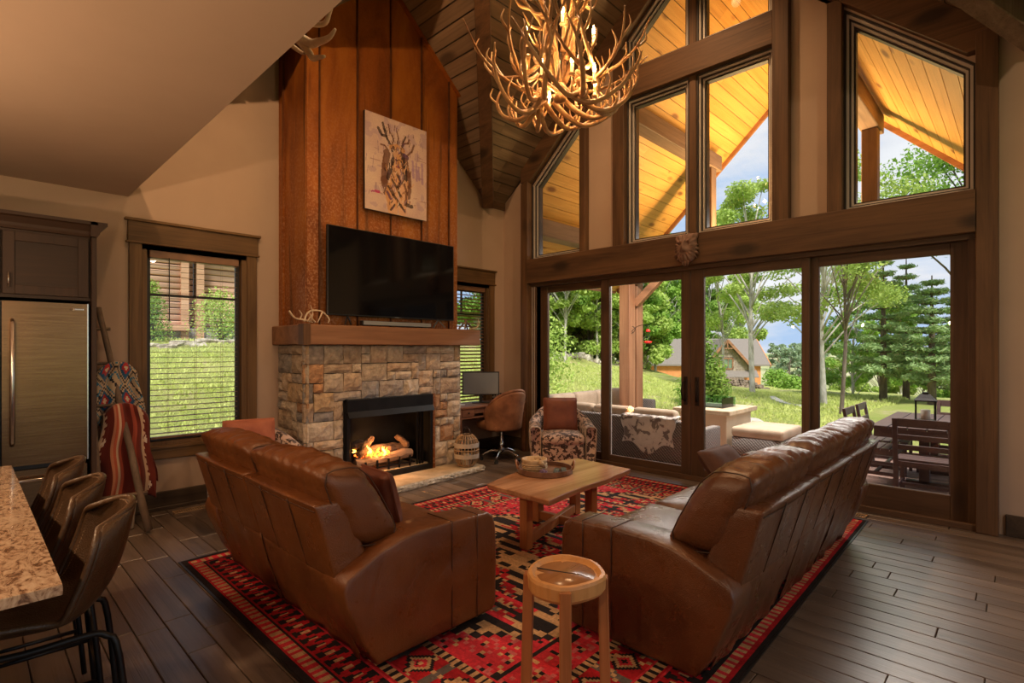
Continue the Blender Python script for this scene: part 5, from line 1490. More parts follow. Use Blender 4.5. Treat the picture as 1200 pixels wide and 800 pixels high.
def bar_stool(label, loc, rz):
    t = thing('bar_stool', label, 'stool', loc, rz, 'leather bar stools along the island')
    nu, nv = 18, 26
    side = curve([(-.215, .640), (-.16, .660), (-.06, .650), (.03, .650), (.10, .672), (.155, .72), (.193, .79), (.218, .87), (.238, .96), (.246, 1.0)], 3)
    side = [side[int(i * (len(side) - 1) / nv)] for i in range(nv + 1)]
    vs = []; fs = []
    for j, p in enumerate(side):
        v = j / nv; hw = .215 if v < .35 else .215 + .012 * math.sin((v - .35) * 3)
        if v > .80: hw *= math.sqrt(max(.0, 1 - ((v - .80) / .20 * .72) ** 2.4))
        if v < .10: hw *= math.sqrt(max(0, 1 - ((.10 - v) / .10 * .55) ** 2))
        bk = max(0, min(1, (v - .22) / .45)); bk = bk * bk * (3 - 2 * bk); st_ = 1 - bk
        for i in range(nu + 1):
            u = i / nu * 2 - 1; w = abs(u) ** 2.6
            x_ = u * hw * (1 - .06 * w * st_)
            y_ = p[0] - bk * w * .11
            z_ = p[1] + st_ * w * .055 - .045 * w * max(0, (v - .7) / .3) ** 2
            vs.append((x_, y_, z_))
    for j in range(nv):
        for i in range(nu): fs.append((j * (nu + 1) + i, j * (nu + 1) + i + 1, (j + 1) * (nu + 1) + i + 1, (j + 1) * (nu + 1) + i))
    o = B().add(vs, fs).build('bucket_seat', M['leather_stool'], t, smooth=True)
    m = o.modifiers.new('solid', 'SOLIDIFY'); m.thickness = .022; m.offset = 0
    m = o.modifiers.new('sub', 'SUBSURF'); m.levels = 1; m.render_levels = 1
    rim = [vs[j * (nu + 1)] for j in range(nv + 1)] + [vs[nv * (nu + 1) + i] for i in range(1, nu)] + [vs[j * (nu + 1) + nu] for j in range(nv, -1, -1)]
    B().tube(rim, .0115, 7).build('edge_roll', M['leather_stool'], o, smooth=True)
    inner = [vs[j * (nu + 1) + 1] for j in range(nv)] + [vs[(nv - 1) * (nu + 1) + i] for i in range(2, nu - 1)] + [vs[j * (nu + 1) + nu - 1] for j in range(nv - 1, -1, -1)]
    P = inner; b = B()
    for k in range(0, len(P) - 1):
        a_, c_ = Vector(P[k]), Vector(P[k + 1]); 
        for q in range(2):
            s_ = a_.lerp(c_, q / 2 + .08); e_ = a_.lerp(c_, q / 2 + .36); up = Vector((0, -.012, .012))
            b.tube([s_ + up, e_ + up], .0016, 4)
    b.build('edge_stitching', M['stitch'], o)
    for s in (-1, 1):
        x_ = s * .17
        B().tube(curve([(x_ * .9, -.19, .618), (x_, -.05, .612), (x_, .10, .615), (x_ * 1.02, .155, .60), (x_ * 1.1, .19, .52), (x_ * 1.22, .235, .012)], 4), .011, 8).build('rear_leg', M['black_metal'], t, smooth=True)
        B().tube(curve([(x_ * .9, -.19, .618), (x_ * .97, -.21, .59), (x_ * 1.2, -.25, .012)], 5), .011, 8).build('front_leg', M['black_metal'], t, smooth=True)
        B().tube([(x_ * 1.15, -.235, .22), (x_ * 1.17, .22, .22)], .009, 7).build('side_rail', M['black_metal'], t, smooth=True)
    B().tube([(-.20, -.235, .22), (.20, -.235, .22)], .009, 7).build('foot_rest', M['black_metal'], t, smooth=True)
    B().tube([(-.20, .22, .22), (.20, .22, .22)], .009, 7).build('rear_rail', M['black_metal'], t, smooth=True)
    B().tube([(-.165, -.12, .612), (.165, -.12, .612)], .009, 7).build('seat_bar', M['black_metal'], t, smooth=True)
    B().tube([(-.17, .12, .618), (.17, .12, .618)], .009, 7).build('seat_bar', M['black_metal'], t, smooth=True)
    return t
s0 = bar_stool('brown leather bucket bar stool nearest the camera, at the near corner of the granite counter', (3.63, -5.86, 0), R(-4))
dup(s0, (3.12, -5.87, 0), R(-3), 'middle of the three brown leather bar stools along the granite counter')
dup(s0, (2.58, -5.87, 0), R(-3), 'farthest brown leather bar stool, the one closest to the refrigerator')

# ================================================================== BRANCH LADDER WITH BLANKETS
ld = thing('branch_ladder', 'rustic branch ladder leaning on the wall between refrigerator and window', 'ladder', (.40, -5.1, 0))
def rel2(p): return Vector(p) - Vector((.40, -5.1, 0))
def crooked(a, c, r0, r1, seed, k=14, amp=.012):
    a = Vector(a); c = Vector(c); P = []; rr_ = []
    for i in range(k + 1):
        t = i / k; p = a.lerp(c, t); P.append(p + Vector((nz3((t, seed, 1), 3), nz3((t, seed, 5), 3), 0)) * amp); rr_.append(r0 + (r1 - r0) * t)
    return B().tube(P, rr_, 9)
R1a, R1b = Vector((.70, -4.955, .02)), Vector((.045, -5.20, 1.92)); R2a, R2b = Vector((.66, -5.27, .02)), Vector((.045, -5.285, 1.92))
crooked(rel2(R1a), rel2(R1b), .030, .022, 3).build('rail', M['branch_wood'], ld, smooth=True)
crooked(rel2(R2a), rel2(R2b), .026, .020, 8).build('rail', M['branch_wood'], ld, smooth=True)
for t_ in (.16, .55, .74, .90):
    a_ = R1a.lerp(R1b, t_); c_ = R2a.lerp(R2b, t_); e = (a_ - c_).normalized() * .05
    crooked(rel2(a_ + e), rel2(c_ - e * .2), .015, .014, t_ * 9, 5, .006).build('rung', M['branch_wood'], ld, smooth=True)
def blanket(name, label, base, wtop, wbot, front, back, pattern, seed, lean):
    """hangs over a rung: front flap drops towards the room, back flap behind"""
    nu, nv = 44, 70; V = []; tot = front + back
    U, Vv = np.meshgrid(np.linspace(0, 1, nu + 1), np.linspace(0, 1, nv + 1))
    for j in range(nv + 1):
        s = Vv[j, 0] * tot - back          # <0 back flap
        for i in range(nu + 1):
            u = U[j, i] * 2 - 1
            if s >= 0: z = -max(0, s - .05); x_ = .035 + .035 * min(1, s / .08)
            else: z = -max(0, -s - .05); x_ = -.035 - .02 * min(1, -s / .08)
            dn = min(1, abs(s) / max(front, back)); w = wtop + (wbot - wtop) * dn ** .7
            z -= .10 * abs(u) ** 2.5 * (1 - dn * .5)
            fold = math.sin(u * 7 + seed + 1.6 * dn) * .028 * (.3 + dn) + nz3((u * 2, s * 3, seed), 1.5) * .03
            V.append((x_ + fold * (1 if s > 0 else .5) + lean * (-z), u * w / 2 + .01 * math.sin(z * 14 + seed) + (.045 * dn if s < 0 else 0), z))
    idx = np.arange((nv + 1) * (nu + 1)).reshape(nv + 1, nu + 1)
    F = np.stack([idx[:-1, :-1], idx[:-1, 1:], idx[1:, 1:], idx[1:, :-1]], -1).reshape(-1, 4)
    cu, cv = np.meshgrid((np.arange(nu) + .5) / nu, ((np.arange(nv) + .5) / nv) * tot)
    o = grid_mesh(name, V, F, pattern(cu, cv), M['blanket_weave'], None, True)
    m = o.modifiers.new('solid', 'SOLIDIFY'); m.thickness = .006
    o.location = base; return tag(o, label, 'blanket')
def pat_blue(u, v):
    C = np.zeros(u.shape + (3,)); C[:] = (.50, .38, .25)
    c = np.stack([np.abs(((u * 2.2) % 1) - .5), np.abs(((v * 3.6) % 1) - .5)]); s = c[0] + c[1]
    C[s < .36] = (.02, .10, .22); C[s < .22] = (.42, .03, .03); C[s < .10] = (.60, .50, .36)
    C[(s > .44) & (s < .50)] = (.03, .03, .035); C[(np.abs(((u * 2.2) % 1) - ((v * 3.6) % 1)) < .07) & (s > .36)] = (.02, .02, .03)
    C[(s > .58) & (s < .66)] = (.05, .20, .32)
    return C
def pat_red(u, v):
    C = np.zeros(u.shape + (3,)); C[:] = (.12, .016, .010)
    p = (u * 1.25) % 1
    C[(p > .30) & (p < .36)] = (.55, .22, .12); C[(p > .36) & (p < .44)] = (.46, .10, .05); C[(p > .44) & (p < .47)] = (.60, .42, .28); C[(p > .47) & (p < .56)] = (.34, .06, .03)
    C[(p > .80) & (p < .88)] = (.36, .07, .04)
    d = np.abs(((u * 1.25) % 1) - .12) * 1.5 + np.abs(((v * 2.4) % 1) - .5); C[d < .09] = (.62, .50, .40)
    z = np.abs(((v * 16) % 1) - .5) * .12; C[(p < .05 + z)] = (.52, .36, .24)
    return C
ra_ = R1a.lerp(R1b, .74); rc_ = R2a.lerp(R2b, .74)
blanket('woven_blanket', 'blue tan and red patterned blanket hanging on the upper rung of the branch ladder', (.215, -5.10, 1.435), .26, .40, .56, .60, pat_blue, 1.0, .04)
blanket('woven_blanket', 'dark red and orange striped blanket on the lower rung of the branch ladder', (.345, -5.07, 1.075), .28, .46, .84, .72, pat_red, 4.0, .06)
cb = thing('storage_bin', 'small cream bin on the floor behind the ladder beside the refrigerator panel', 'bin', (.36, -5.14, 0))
b = B(); b.hexa([(-.13, -.12, 0), (.13, -.12, 0), (-.13, .12, 0), (.13, .12, 0), (-.15, -.135, .23), (.15, -.135, .23), (-.15, .135, .23), (.15, .135, .23)])
b.build('bin_body', M['cream_bin'], cb, bevel=.01); B().box(-.155, .155, -.14, .14, .225, .25).build('rim', M['cream_bin'], cb, bevel=.004)

# ================================================================== DESK CORNER
dk = thing('writing_desk', 'reddish wooden writing desk with small drawers under the narrow window', 'desk', (.30, -.74, 0))
B().box(-.26, .27, -.68, .66, .735, .765).build('desk_top', M['desk_wood'], dk, bevel=.004)
for sx in (-.23, .24):
    for sy in (-.65, .63): B().box(sx - .022, sx + .022, sy - .022, sy + .022, 0, .735).build('leg', M['desk_wood'], dk, bevel=.003)
B().box(-.24, -.225, -.63, .61, .58, .735).build('back_rail', M['desk_wood'], dk)
for sy in (-.65, .63): B().box(-.21, .22, sy - .01, sy + .01, .62, .735).build('side_rail', M['desk_wood'], dk)
B().box(.20, .262, -.63, .61, .600, .618).build('lower_rail', M['desk_wood'], dk)
for y0, y1 in ((-.62, -.40), (.38, .60)):
    d = B().box(.22, .258, y0, y1, .625, .73).build('drawer', M['desk_wood'], dk, bevel=.003)
    B().lathe([(0, -.02), (.012, -.018), (.012, -.004), (.007, 0)], n=10).map(lambda v: Vector((.258 - v.z, (y0 + y1) / 2 + v.x, .678 + v.y))).build('knob', M['dark_iron'], d, smooth=True)
B().box(.235, .25, -.39, .37, .66, .73).build('drawer', M['desk_wood'], dk)
mo = thing('computer_monitor', 'flat grey computer monitor on the writing desk', 'monitor', (.27, -.76, .765), R(-42))
B().box(-.008, .018, -.27, .27, .115, .455).build('monitor_housing', M['dark_plastic'], mo, bevel=.004)
B().box(.0185, .020, -.255, .255, .13, .44).build('monitor_screen', M['monitor_grey'], mo)
B().beam((-.01, 0, .0), (-.01, 0, .2), .03, .05, (0, 1, 0)).build('stand_neck', M['dark_plastic'], mo)
B().rbox((.01, 0, .008), (.09, .13, .008), .006, (3, 3, 3)).build('stand_foot', M['dark_plastic'], mo)
for i, (x_, y_, lb) in enumerate(((.18, -.40, 'small amber drinking glass on the desk, the one nearer the monitor'), (.20, -.30, 'small amber drinking glass on the desk, the one farther from the monitor'))):
    g = thing('drinking_glass', lb, 'glass', (x_, y_, .765))
    B().lathe([(0, 0), (.026, 0), (.032, .11), (.030, .11), (.024, .006), (0, .006)], n=16).build('glass_body', M['glass_clear'], g, smooth=True)
    B().lathe([(0, .006), (.0235, .006), (.028, .07), (0, .07)], n=16).build('amber_candle', M['cushion_beige'], g, smooth=True)
kbd = thing('paper_pad', 'small white pad on the desk next to the stone chimney', 'paper', (.30, -1.27, .765), R(8))
for k in range(4): B().box(-.09, .09, -.12 + k * .004, .10 + k * .003, k * .004, k * .004 + .0035).build('sheet', M['white_plastic'], kbd)
# office chair
oc = thing('office_chair', 'brown suede swivel office chair on a chrome star base by the desk', 'chair', (.74, -.80, 0), R(-8))
# local: seat faces -X
b = B(); nu, nv = 20, 16; vs = []; fs = []
for j in range(nv + 1):
    v = j / nv
    for i in range(nu + 1):
        a_ = (i / nu * 2 - 1) * R(100); r = .235 + .035 * v
        x_ = r * math.cos(a_) + .02 + .07 * v * max(0, math.cos(a_)); y_ = r * math.sin(a_) * 1.02
        top = .98 - (.34 * (abs(i / nu * 2 - 1)) ** 2.2)
        vs.append((x_, y_, .44 + (top - .44) * v))
for j in range(nv):
    for i in range(nu): fs.append((j * (nu + 1) + i, j * (nu + 1) + i + 1, (j + 1) * (nu + 1) + i + 1, (j + 1) * (nu + 1) + i))
o = B().add(vs, fs).build('wrap_back', M['chair_suede'], oc, smooth=True); m = o.modifiers.new('solid', 'SOLIDIFY'); m.thickness = .05; m.offset = 0
m = o.modifiers.new('sub', 'SUBSURF'); m.levels = 1; m.render_levels = 1
B().tube([(vs[nv * (nu + 1) + i][0], vs[nv * (nu + 1) + i][1], vs[nv * (nu + 1) + i][2] + .01) for i in range(nu + 1)], .022, 8).build('top_roll', M['chair_suede'], o, smooth=True)
B().rbox((-.06, 0, .485), (.25, .235, .055), .045, (8, 8, 5), (0, 0, .03)).build('seat_pad', M['chair_suede'], oc, smooth=True)
B().lathe([(0, .10), (.028, .10), (.028, .25), (.018, .26), (.018, .43), (.07, .44), (0, .44)], n=14).build('gas_column', M['chrome'], oc, smooth=True)
for k in range(5):
    a_ = R(72 * k + 20); c, s = math.cos(a_), math.sin(a_)
    arm_ = B().tube(curve([(c * .02, s * .02, .13), (c * .14, s * .14, .135), (c * .27, s * .27, .075)], 4), [.022, .022, .021, .02, .019, .018, .017, .016, .015], 8).build('base_arm', M['chrome'], oc, smooth=True)
    b = B()
    for o_ in (-.014, .014):
        cx_, cy_ = c * .275 - s * o_, s * .275 + c * o_
        b.tube([(cx_ - (-s) * .008, cy_ - c * .008, .027), (cx_ + (-s) * .008, cy_ + c * .008, .027)], .026, 12)
    b.build('castor', M['dark_plastic'], arm_)
B().tube([(.02, .05, .43), (.02, .26, .42)], .006, 6).build('lever', M['chrome'], oc, smooth=True)

# bamboo lantern on the hearth
bl = thing('bamboo_lantern', 'slatted bamboo lantern with two grey bands on the stone hearth', 'lantern', (.94, -1.62, .085))
prof = [(.085, .0), (.115, .03), (.145, .10), (.150, .20), (.140, .30), (.105, .36), (.07, .385)]
pc = curve([(r, 0, z) for r, z in prof], 3)
for k in range(22):
    a_ = 2 * math.pi * k / 22; c, s = math.cos(a_), math.sin(a_)
    B().tube([(p.x * c, p.x * s, p.z) for p in pc], .0065, 5).build('slat', M['bamboo'], bl)
for z_, r in ((.012, .098), (.385, .072), (.34, .118), (.20, .153)): B().tube([(r * math.cos(t), r * math.sin(t), z_) for t in [k * math.pi / 14 for k in range(29)]], .006, 6, cap=False).build('hoop', M['bamboo'], bl, smooth=True)
for z0, z1 in ((.10, .155), (.235, .29)):
    B().lathe([(.152, z0), (.157, z0), (.157, z1), (.152, z1), (.152, z0)], n=32).build('band', M['band_grey'], bl)
B().lathe([(0, 0), (.10, 0), (.10, .012), (0, .012)], n=20).build('bottom', M['bamboo'], bl)
B().lathe([(0, .012), (.05, .012), (.05, .16), (0, .16)], n=16).build('candle', M['candle_wax'], bl)
B().tube(curve([(-.07, 0, .38), (-.055, 0, .45), (0, 0, .475), (.055, 0, .45), (.07, 0, .38)], 4), .006, 6).build('handle', M['dark_iron'], bl, smooth=True)

# outlet, charger, floor vents
ol = thing('wall_outlet', 'white wall outlet with a black plug beside the tan sofa', 'outlet', (0.0, -4.33, .40))
B().box(.0, .008, -.04, .04, -.06, .06).build('cover_plate', M['white_plastic'], ol, bevel=.003)
pg = B().box(.008, .05, -.03, .03, -.035, .0).build('plug', M['dark_plastic'], ol, bevel=.004)
B().tube(curve([(.05, 0, -.02), (.09, .02, -.04), (.08, .10, -.14), (.06, .20, -.26), (.06, .26, -.38)], 5), .004, 6).build('cable', M['dark_plastic'], pg, smooth=True)
for lb, x0, y0, lx, ly in (('brass floor vent grille by the sliding door behind the dark sofa', 4.62, -.30, .34, .11), ('brass floor vent grille at the baseboard under the side window', .16, -4.66, .11, .34)):
    v = thing('floor_vent', lb, 'vent', (x0, y0, 0.0))
    b = B(); b.box(0, lx, 0, .015, .0, .006).box(0, lx, ly - .015, ly, 0, .006).box(0, .015, .015, ly - .015, 0, .006).box(lx - .015, lx, .015, ly - .015, 0, .006)
    b.build('vent_frame', M['bamboo'], v)
    L_ = max(lx, ly) - .03; n = 16; b = B()
    for k in range(n):
        q = .015 + L_ * (k + .25) / n
        if lx > ly: b.box(q, q + L_ / n * .5, .015, ly - .015, .001, .005)
        else: b.box(.015, lx - .015, q, q + L_ / n * .5, .001, .005)
    b.build('louvres', M['bamboo'], v, kind='stuff')
    B().box(.012, lx - .012, .012, ly - .012, .0002, .0012).build('duct_mouth', M['firebox_black'], v)
# ================================================================== OUTDOORS: LAND
CTRL = [(-1, -3.2, -.05), (-3.5, -3.4, .17), (-7.5, -2.4, .76), (-12, -1.0, 1.50), (-15, 0, 1.86), (-18, -1.2, 1.95), (-25, -2, 2.1), (-40, 0, 3), (-1, -8, 0), (-12, -9, 1.4), (-1.2, 2.4, .02), (-4, 4, .25), (-3, 9, -.05),
        (-8, 10, .55), (-14, 14, 1.0), (-19.9, 24.5, 1.20), (-26, 20, 2.2), (-14, 22, .55), (-19, 32, 0.0), (-12, 28, -.6), (-30, 45, .8), (-60, 60, 1), (-5, 16, -.35), (-.6, 18, -.62), (2, 10, -.5), (.5, 22, -.75), (-5, 26, -.9),
        (-9.5, 27.5, -.95), (-6, 34, -1.5), (-12, 40, -2.1), (-15, 52, -2.9), (-22, 50, -1.8), (-26, 46, -.6), (-10, 60, -4), (4, 17, -.6), (6, 28, -1.5), (5, 50, -4), (10, 12, -.6), (20, 10, -2), (20, 40, -5), (0, 80, -7), (-20, 90, -7),
        (-60, 100, -5), (30, 90, -9), (3, 3, -.6), (6, 5, -.6), (8, 1, -.6), (-40, 160, -8), (20, 200, -9), (-100, 200, -6), (-80, 40, 4)]
CP = np.array(CTRL)
def hills(x, y):
    x = np.asarray(x, float); y = np.asarray(y, float)
    d2 = (x[..., None] - CP[:, 0]) ** 2 + (y[..., None] - CP[:, 1]) ** 2 + .6
    w = d2 ** -1.7
    z = (w * CP[:, 2]).sum(-1) / w.sum(-1)
    return z + .05 * np.sin(x * .9) * np.sin(y * .8 + 1) * np.minimum(1, np.hypot(x, y) / 12)
def hz(x, y): return float(hills(np.array(x), np.array(y)))
def lawn():
    t1 = np.linspace(-1, 1, 220); sx = np.sinh(t1 * 5.2) / np.sinh(5.2) * 520
    X, Y = np.meshgrid(sx - 3, sx + 3)
    Z = hills(X, Y)
    rr2 = np.random.RandomState(8)
    Z = Z + (rr2.rand(*Z.shape) - .5) * .03
    inside = (X > -.6) & (X < 9.9) & (Y > -10) & (Y < 4.6); Z[inside] = np.minimum(Z[inside], -.5)
    n = len(t1); V = np.stack([X, Y, Z], -1).reshape(-1, 3); idx = np.arange(n * n).reshape(n, n)
    F = np.stack([idx[:-1, :-1], idx[:-1, 1:], idx[1:, 1:], idx[1:, :-1]], -1).reshape(-1, 4)
    me = bpy.data.meshes.new('lawn'); me.from_pydata(V.tolist(), [], F.tolist()); me.polygons.foreach_set('use_smooth', [True] * len(F))
    me.materials.append(M['lawn_ground']); o = bpy.data.objects.new('lawn', me); col.objects.link(o); o['kind'] = 'structure'
lawn()
# grass blades on the nearer lawn: uncountable
def grass():
    r = np.random.RandomState(5); n = 52000
    out = []
    ang = r.uniform(R(92), R(185), n); d = 3 + 26 * r.rand(n) ** .8
    x = 3 + d * np.cos(ang); y = -3 + d * np.sin(ang)
    k = ~((x > -.5) & (x < 9.5) & (y < 4.7)); x = x[k]; y = y[k]; z = hills(x, y); d = np.hypot(x - 6, y + 6)
    keep = np.sin(x * 1.3) * np.sin(y * 1.1 + .5) + r.rand(len(x)) * 1.5 > .05; x, y, z, d = x[keep], y[keep], z[keep], d[keep]
    m = len(x); a = r.uniform(0, 6.28, m); h = r.uniform(.03, .075, m) * (1 + d * .03); w = .010 + d * .0016; l = r.uniform(-.04, .04, (m, 2))
    c, s = np.cos(a) * w, np.sin(a) * w
    V = np.stack([np.stack([x - c, y - s, z - .01], -1), np.stack([x + c, y + s, z - .01], -1), np.stack([x + l[:, 0], y + l[:, 1], z + h], -1)], 1).reshape(-1, 3)
    me = bpy.data.meshes.new('grass'); me.vertices.add(len(V)); me.vertices.foreach_set('co', V.astype(np.float32).ravel())
    me.loops.add(m * 3); me.loops.foreach_set('vertex_index', np.arange(m * 3, dtype=np.int32)); me.polygons.add(m); me.polygons.foreach_set('loop_start', np.arange(0, m * 3, 3, dtype=np.int32))
    me.update(calc_edges=True); me.materials.append(M['grass_blade'])
    o = bpy.data.objects.new('grass', me); col.objects.link(o); tag(o, 'short green grass blades covering the sloping lawn', 'grass', kind='stuff')
grass()
# far hills on the horizon
def ridge(name, dist, z0, hgt, seed, mat, a0=R(60), a1=R(200)):
    n = 90; vs = []; fs = []
    for i in range(n + 1):
        a = a0 + (a1 - a0) * i / n; x, y = dist * math.cos(a), dist * math.sin(a)
        h = hgt * (.55 + .45 * noise.noise(Vector((a * 3.1 + seed, seed, 0)))) + hgt * .08 * noise.noise(Vector((a * 22, seed, 2)))
        vs += [(x * .90, y * .90, z0), (x, y, z0 + h), (x * 1.2, y * 1.2, z0)]
    for i in range(n):
        for k in range(2): fs.append((i * 3 + k, i * 3 + k + 1, i * 3 + k + 4, i * 3 + k + 3))
    o = B().add(vs, fs).build(name, M[mat], None, smooth=True); o['kind'] = 'structure'
ridge('far_mountain', 3600, -70, 105, 2.4, 'mountain'); ridge('near_hills', 460, -26, 26, 7.1, 'leaf_far')

# ================================================================== PORCH
DZ_ = -.08
pd = struct('deck_floor', (0, 0, 0))
y = .18; rd = random.Random(6)
while y < 4.3:
    x = -.9
    while x < 8.4:
        ln = rd.choice([2.4, 3.0, 3.6]); x2 = min(x + ln, 8.4)
        B().box(x + .002, x2 - .002, y + .003, y + .137, DZ_ - .03, DZ_).build('deck_board', M['deck_wood'], pd); x = x2
    y += .14
B().box(-.9, 8.4, .17, 4.32, DZ_ - .30, DZ_ - .032).build('deck_frame', M['deck_wood'], pd)
pr_ = struct('ceiling_porch')
PZ, PS = 3.40, .95
def pz(x): return PZ + PS * (x if x <= 3.14 else 6.28 - x)
PE = 4.15
x = -.6; rr = random.Random(14)
while x < 6.88:
    x2 = x + .135
    if x < 3.14 < x2: x2 = 3.14
    a0, a1 = x + .003, x2 - .003
    cut = rr.uniform(1.2, 3.0)
    for (s, e) in ((.165, cut), (cut, PE)):
        pts = [(a0, s + .001, pz(a0)), (a1, s + .001, pz(a1)), (a1, e - .001, pz(a1)), (a0, e - .001, pz(a0))]
        nrm = Vector((-PS if x < 3.13 else PS, 0, 1)).normalized()
        vs = [tuple(p) for p in pts] + [tuple(Vector(p) + nrm * .018) for p in pts]
        B().add(vs, [(3, 2, 1, 0), (4, 5, 6, 7), (0, 1, 5, 4), (1, 2, 6, 5), (2, 3, 7, 6), (3, 0, 4, 7)]).build('porch_board', M['pine_y'], pr_)
    x = x2
b = B()
b.prism([(-.6, pz(-.6) + .03), (3.14, pz(3.14) + .03), (3.14, pz(3.14) + .22), (-.6, pz(-.6) + .22)], 'y', .165, PE)
b.prism([(6.88, pz(6.88) + .03), (6.88, pz(6.88) + .22), (3.14, pz(3.14) + .22), (3.14, pz(3.14) + .03)], 'y', .165, PE)
b.build('porch_roof_deck', M['roof_shingle'], pr_)
for s in (-1, 1):
    a = (3.14 + s * 3.76, PE + .02, pz(3.14 + s * 3.76) + .08); c = (3.14, PE + .02, pz(3.14) + .08)
    B().beam(a, c, .05, .26, (0, 0, 1)).build('barge_board', M['outdoor_post_x'], pr_)
B().box(-.62, -.58, .165, PE, pz(-.6) - .03, pz(-.6) + .2).build('fascia', M['outdoor_post_y'], pr_)
pf = struct('trim_30')
for xx in (1.91, 4.37):
    B().box(xx - .12, xx + .12, .17, 3.62, 4.80, 5.08).build('purlin', M['outdoor_beam_y'], pf, bevel=.01)
    B().box(xx - .10, xx + .10, 3.22, 3.42, 3.13, 4.80).build('king_post', M['outdoor_beam_z'], pf, bevel=.01)
for xx in (.36, 5.92): B().box(xx - .13, xx + .13, .17, 3.62, 3.36, 3.64).build('purlin', M['outdoor_beam_y'], pf, bevel=.01)
B().box(.10, 6.18, 3.18, 3.46, 2.88, 3.13).build('tie_beam', M['outdoor_beam_x'], pf, bevel=.01)
for xx in (.31, 5.97):
    B().box(xx - .12, xx + .12, 3.06, 3.28, DZ_, 2.88).build('post', M['outdoor_post_z'], pf, bevel=.01)
    B().box(xx - .12, xx + .12, 3.34, 3.58, DZ_, 2.88).build('post', M['outdoor_post_z'], pf, bevel=.01)
    for z in (.9, 2.3): B().box(xx - .04, xx + .04, 3.27, 3.35, z, z + .12).build('spacer', M['outdoor_post_z'], pf)
B().beam((.42, 3.32, 2.45), (.95, 3.32, 2.92), .12, .14).build('brace', M['outdoor_post_x'], pf)
B().beam((5.86, 3.32, 2.45), (5.33, 3.32, 2.92), .12, .14).build('brace', M['outdoor_post_x'], pf)
hf = thing('hummingbird_feeder', 'red and clear hummingbird feeder hanging from a bracket on the porch post', 'feeder', (.80, 3.12, 1.66))
B().lathe([(0, 0), (.055, .0), (.075, .02), (.055, .045), (.03, .05), (0, .05)], n=18).build('feeding_base', M['red_plastic'], hf, smooth=True)
B().lathe([(.028, .05), (.034, .07), (.034, .20), (.028, .22), (0, .22)], n=16).build('nectar_bottle', M['glass_clear'], hf, smooth=True)
B().lathe([(0, .22), (.045, .22), (.04, .25), (.02, .275), (0, .28)], n=16).build('cap', M['red_plastic'], hf, smooth=True)
for k in range(4):
    a_ = k * math.pi / 2 + .4; B().lathe([(0, 0), (.014, .004), (0, .016)], .07 * math.cos(a_), .07 * math.sin(a_), 8).map(lambda v: v + Vector((0, 0, .028))).build('flower_port', M['red_plastic'], hf)
B().tube(curve([(0, 0, .28), (0, 0, .34), (-.10, 0, .36), (-.24, .0, .33), (-.36, 0, .24)], 4), .006, 6).build('bracket', M['dark_iron'], hf, smooth=True)
B().tube(curve([(-.34, 0, .34), (-.28, 0, .30), (-.30, 0, .24), (-.36, 0, .20)], 4), .006, 6).build('bracket_scroll', M['dark_iron'], hf, smooth=True)

# ================================================================== OUTDOOR SOFA, FIRE TABLE, OTTOMAN
os_ = thing('wicker_sectional', 'grey wicker U-shaped outdoor sectional with beige cushions on the deck', 'sofa', (1.2, 1.4, DZ_))
def ob(c, h, mat, name, r=.03, **k): return B().rbox(c, h, r, (5, 5, 5), **k).build(name, M[mat], os_, world=True, smooth=True)
ob((1.1, .98, .23), (1.62, .07, .31), 'wicker', 'back_panel', .03)
ob((2.66, 1.42, .16), (.07, .46, .24), 'wicker', 'arm', .03)
ob((1.0, 1.40, .06), (1.55, .38, .13), 'wicker', 'seat_base', .02)
ob((-.50, 2.5, .23), (.07, 1.55, .31), 'wicker', 'back_panel', .03)
ob((-.10, 2.6, .06), (.36, 1.35, .13), 'wicker', 'seat_base', .02)
ob((.0, 4.02, .20), (.44, .07, .30), 'wicker', 'arm', .03)
for i in range(4): ob((-.12 + i * .72 + .02, 1.12, .47), (.355, .09, .19), 'cushion_beige', 'back_cushion', .06, crown=(0, .02, .02))
for i in range(4): ob((-.12 + i * .72 + .02, 1.48, .25), (.355, .33, .075), 'cushion_beige', 'seat_cushion', .05, crown=(0, 0, .02))
for i in range(3): ob((-.35, 1.9 + i * .72, .50), (.10, .35, .20), 'cushion_beige', 'back_cushion', .07, crown=(.03, 0, .02))
for i in range(3): ob((-.05, 1.9 + i * .72, .25), (.33, .35, .075), 'cushion_beige', 'seat_cushion', .05, crown=(0, 0, .02))
tp = thing('throw_pillow', 'beige square pillow leaning at the far corner of the wicker sectional', 'pillow', (-.12, 3.62, .33), R(20))
B().rbox((0, 0, .20), (.21, .07, .20), .05, (8, 5, 8)).build('cushion_cover', M['cushion_beige'], tp, smooth=True)
# cowhide throw over the back
vs = []; fs = []; nu, nv = 26, 22
for j in range(nv + 1):
    v = j / nv
    for i in range(nu + 1):
        u = i / nu * 2 - 1; wob = 1 + .06 * math.sin(v * 6) + .02 * math.sin(v * 13 + 2)
        s = v * (.62 + .06 * math.cos(u * 5) - .10 * abs(u) ** 2) - .12
        y_, z_ = (1.04 - .0 + (-s if s < 0 else 0), .585) if s < 0 else (.895, .575 - s)
        vs.append((2.05 + u * .42 * wob * (.9 if v < .1 else 1), y_ + .004 * math.sin(u * 9) , z_ + .0))
for j in range(nv):
    for i in range(nu): fs.append((j * (nu + 1) + i, j * (nu + 1) + i + 1, (j + 1) * (nu + 1) + i + 1, (j + 1) * (nu + 1) + i))
o = one('cowhide_throw', 'grey and white cowhide draped over the back of the wicker sectional', 'throw', B().add(vs, fs), M['cowhide_throw'], (2.05, .90, .0), smooth=True)
m = o.modifiers.new('solid', 'SOLIDIFY'); m.thickness = .006; m.offset = 1
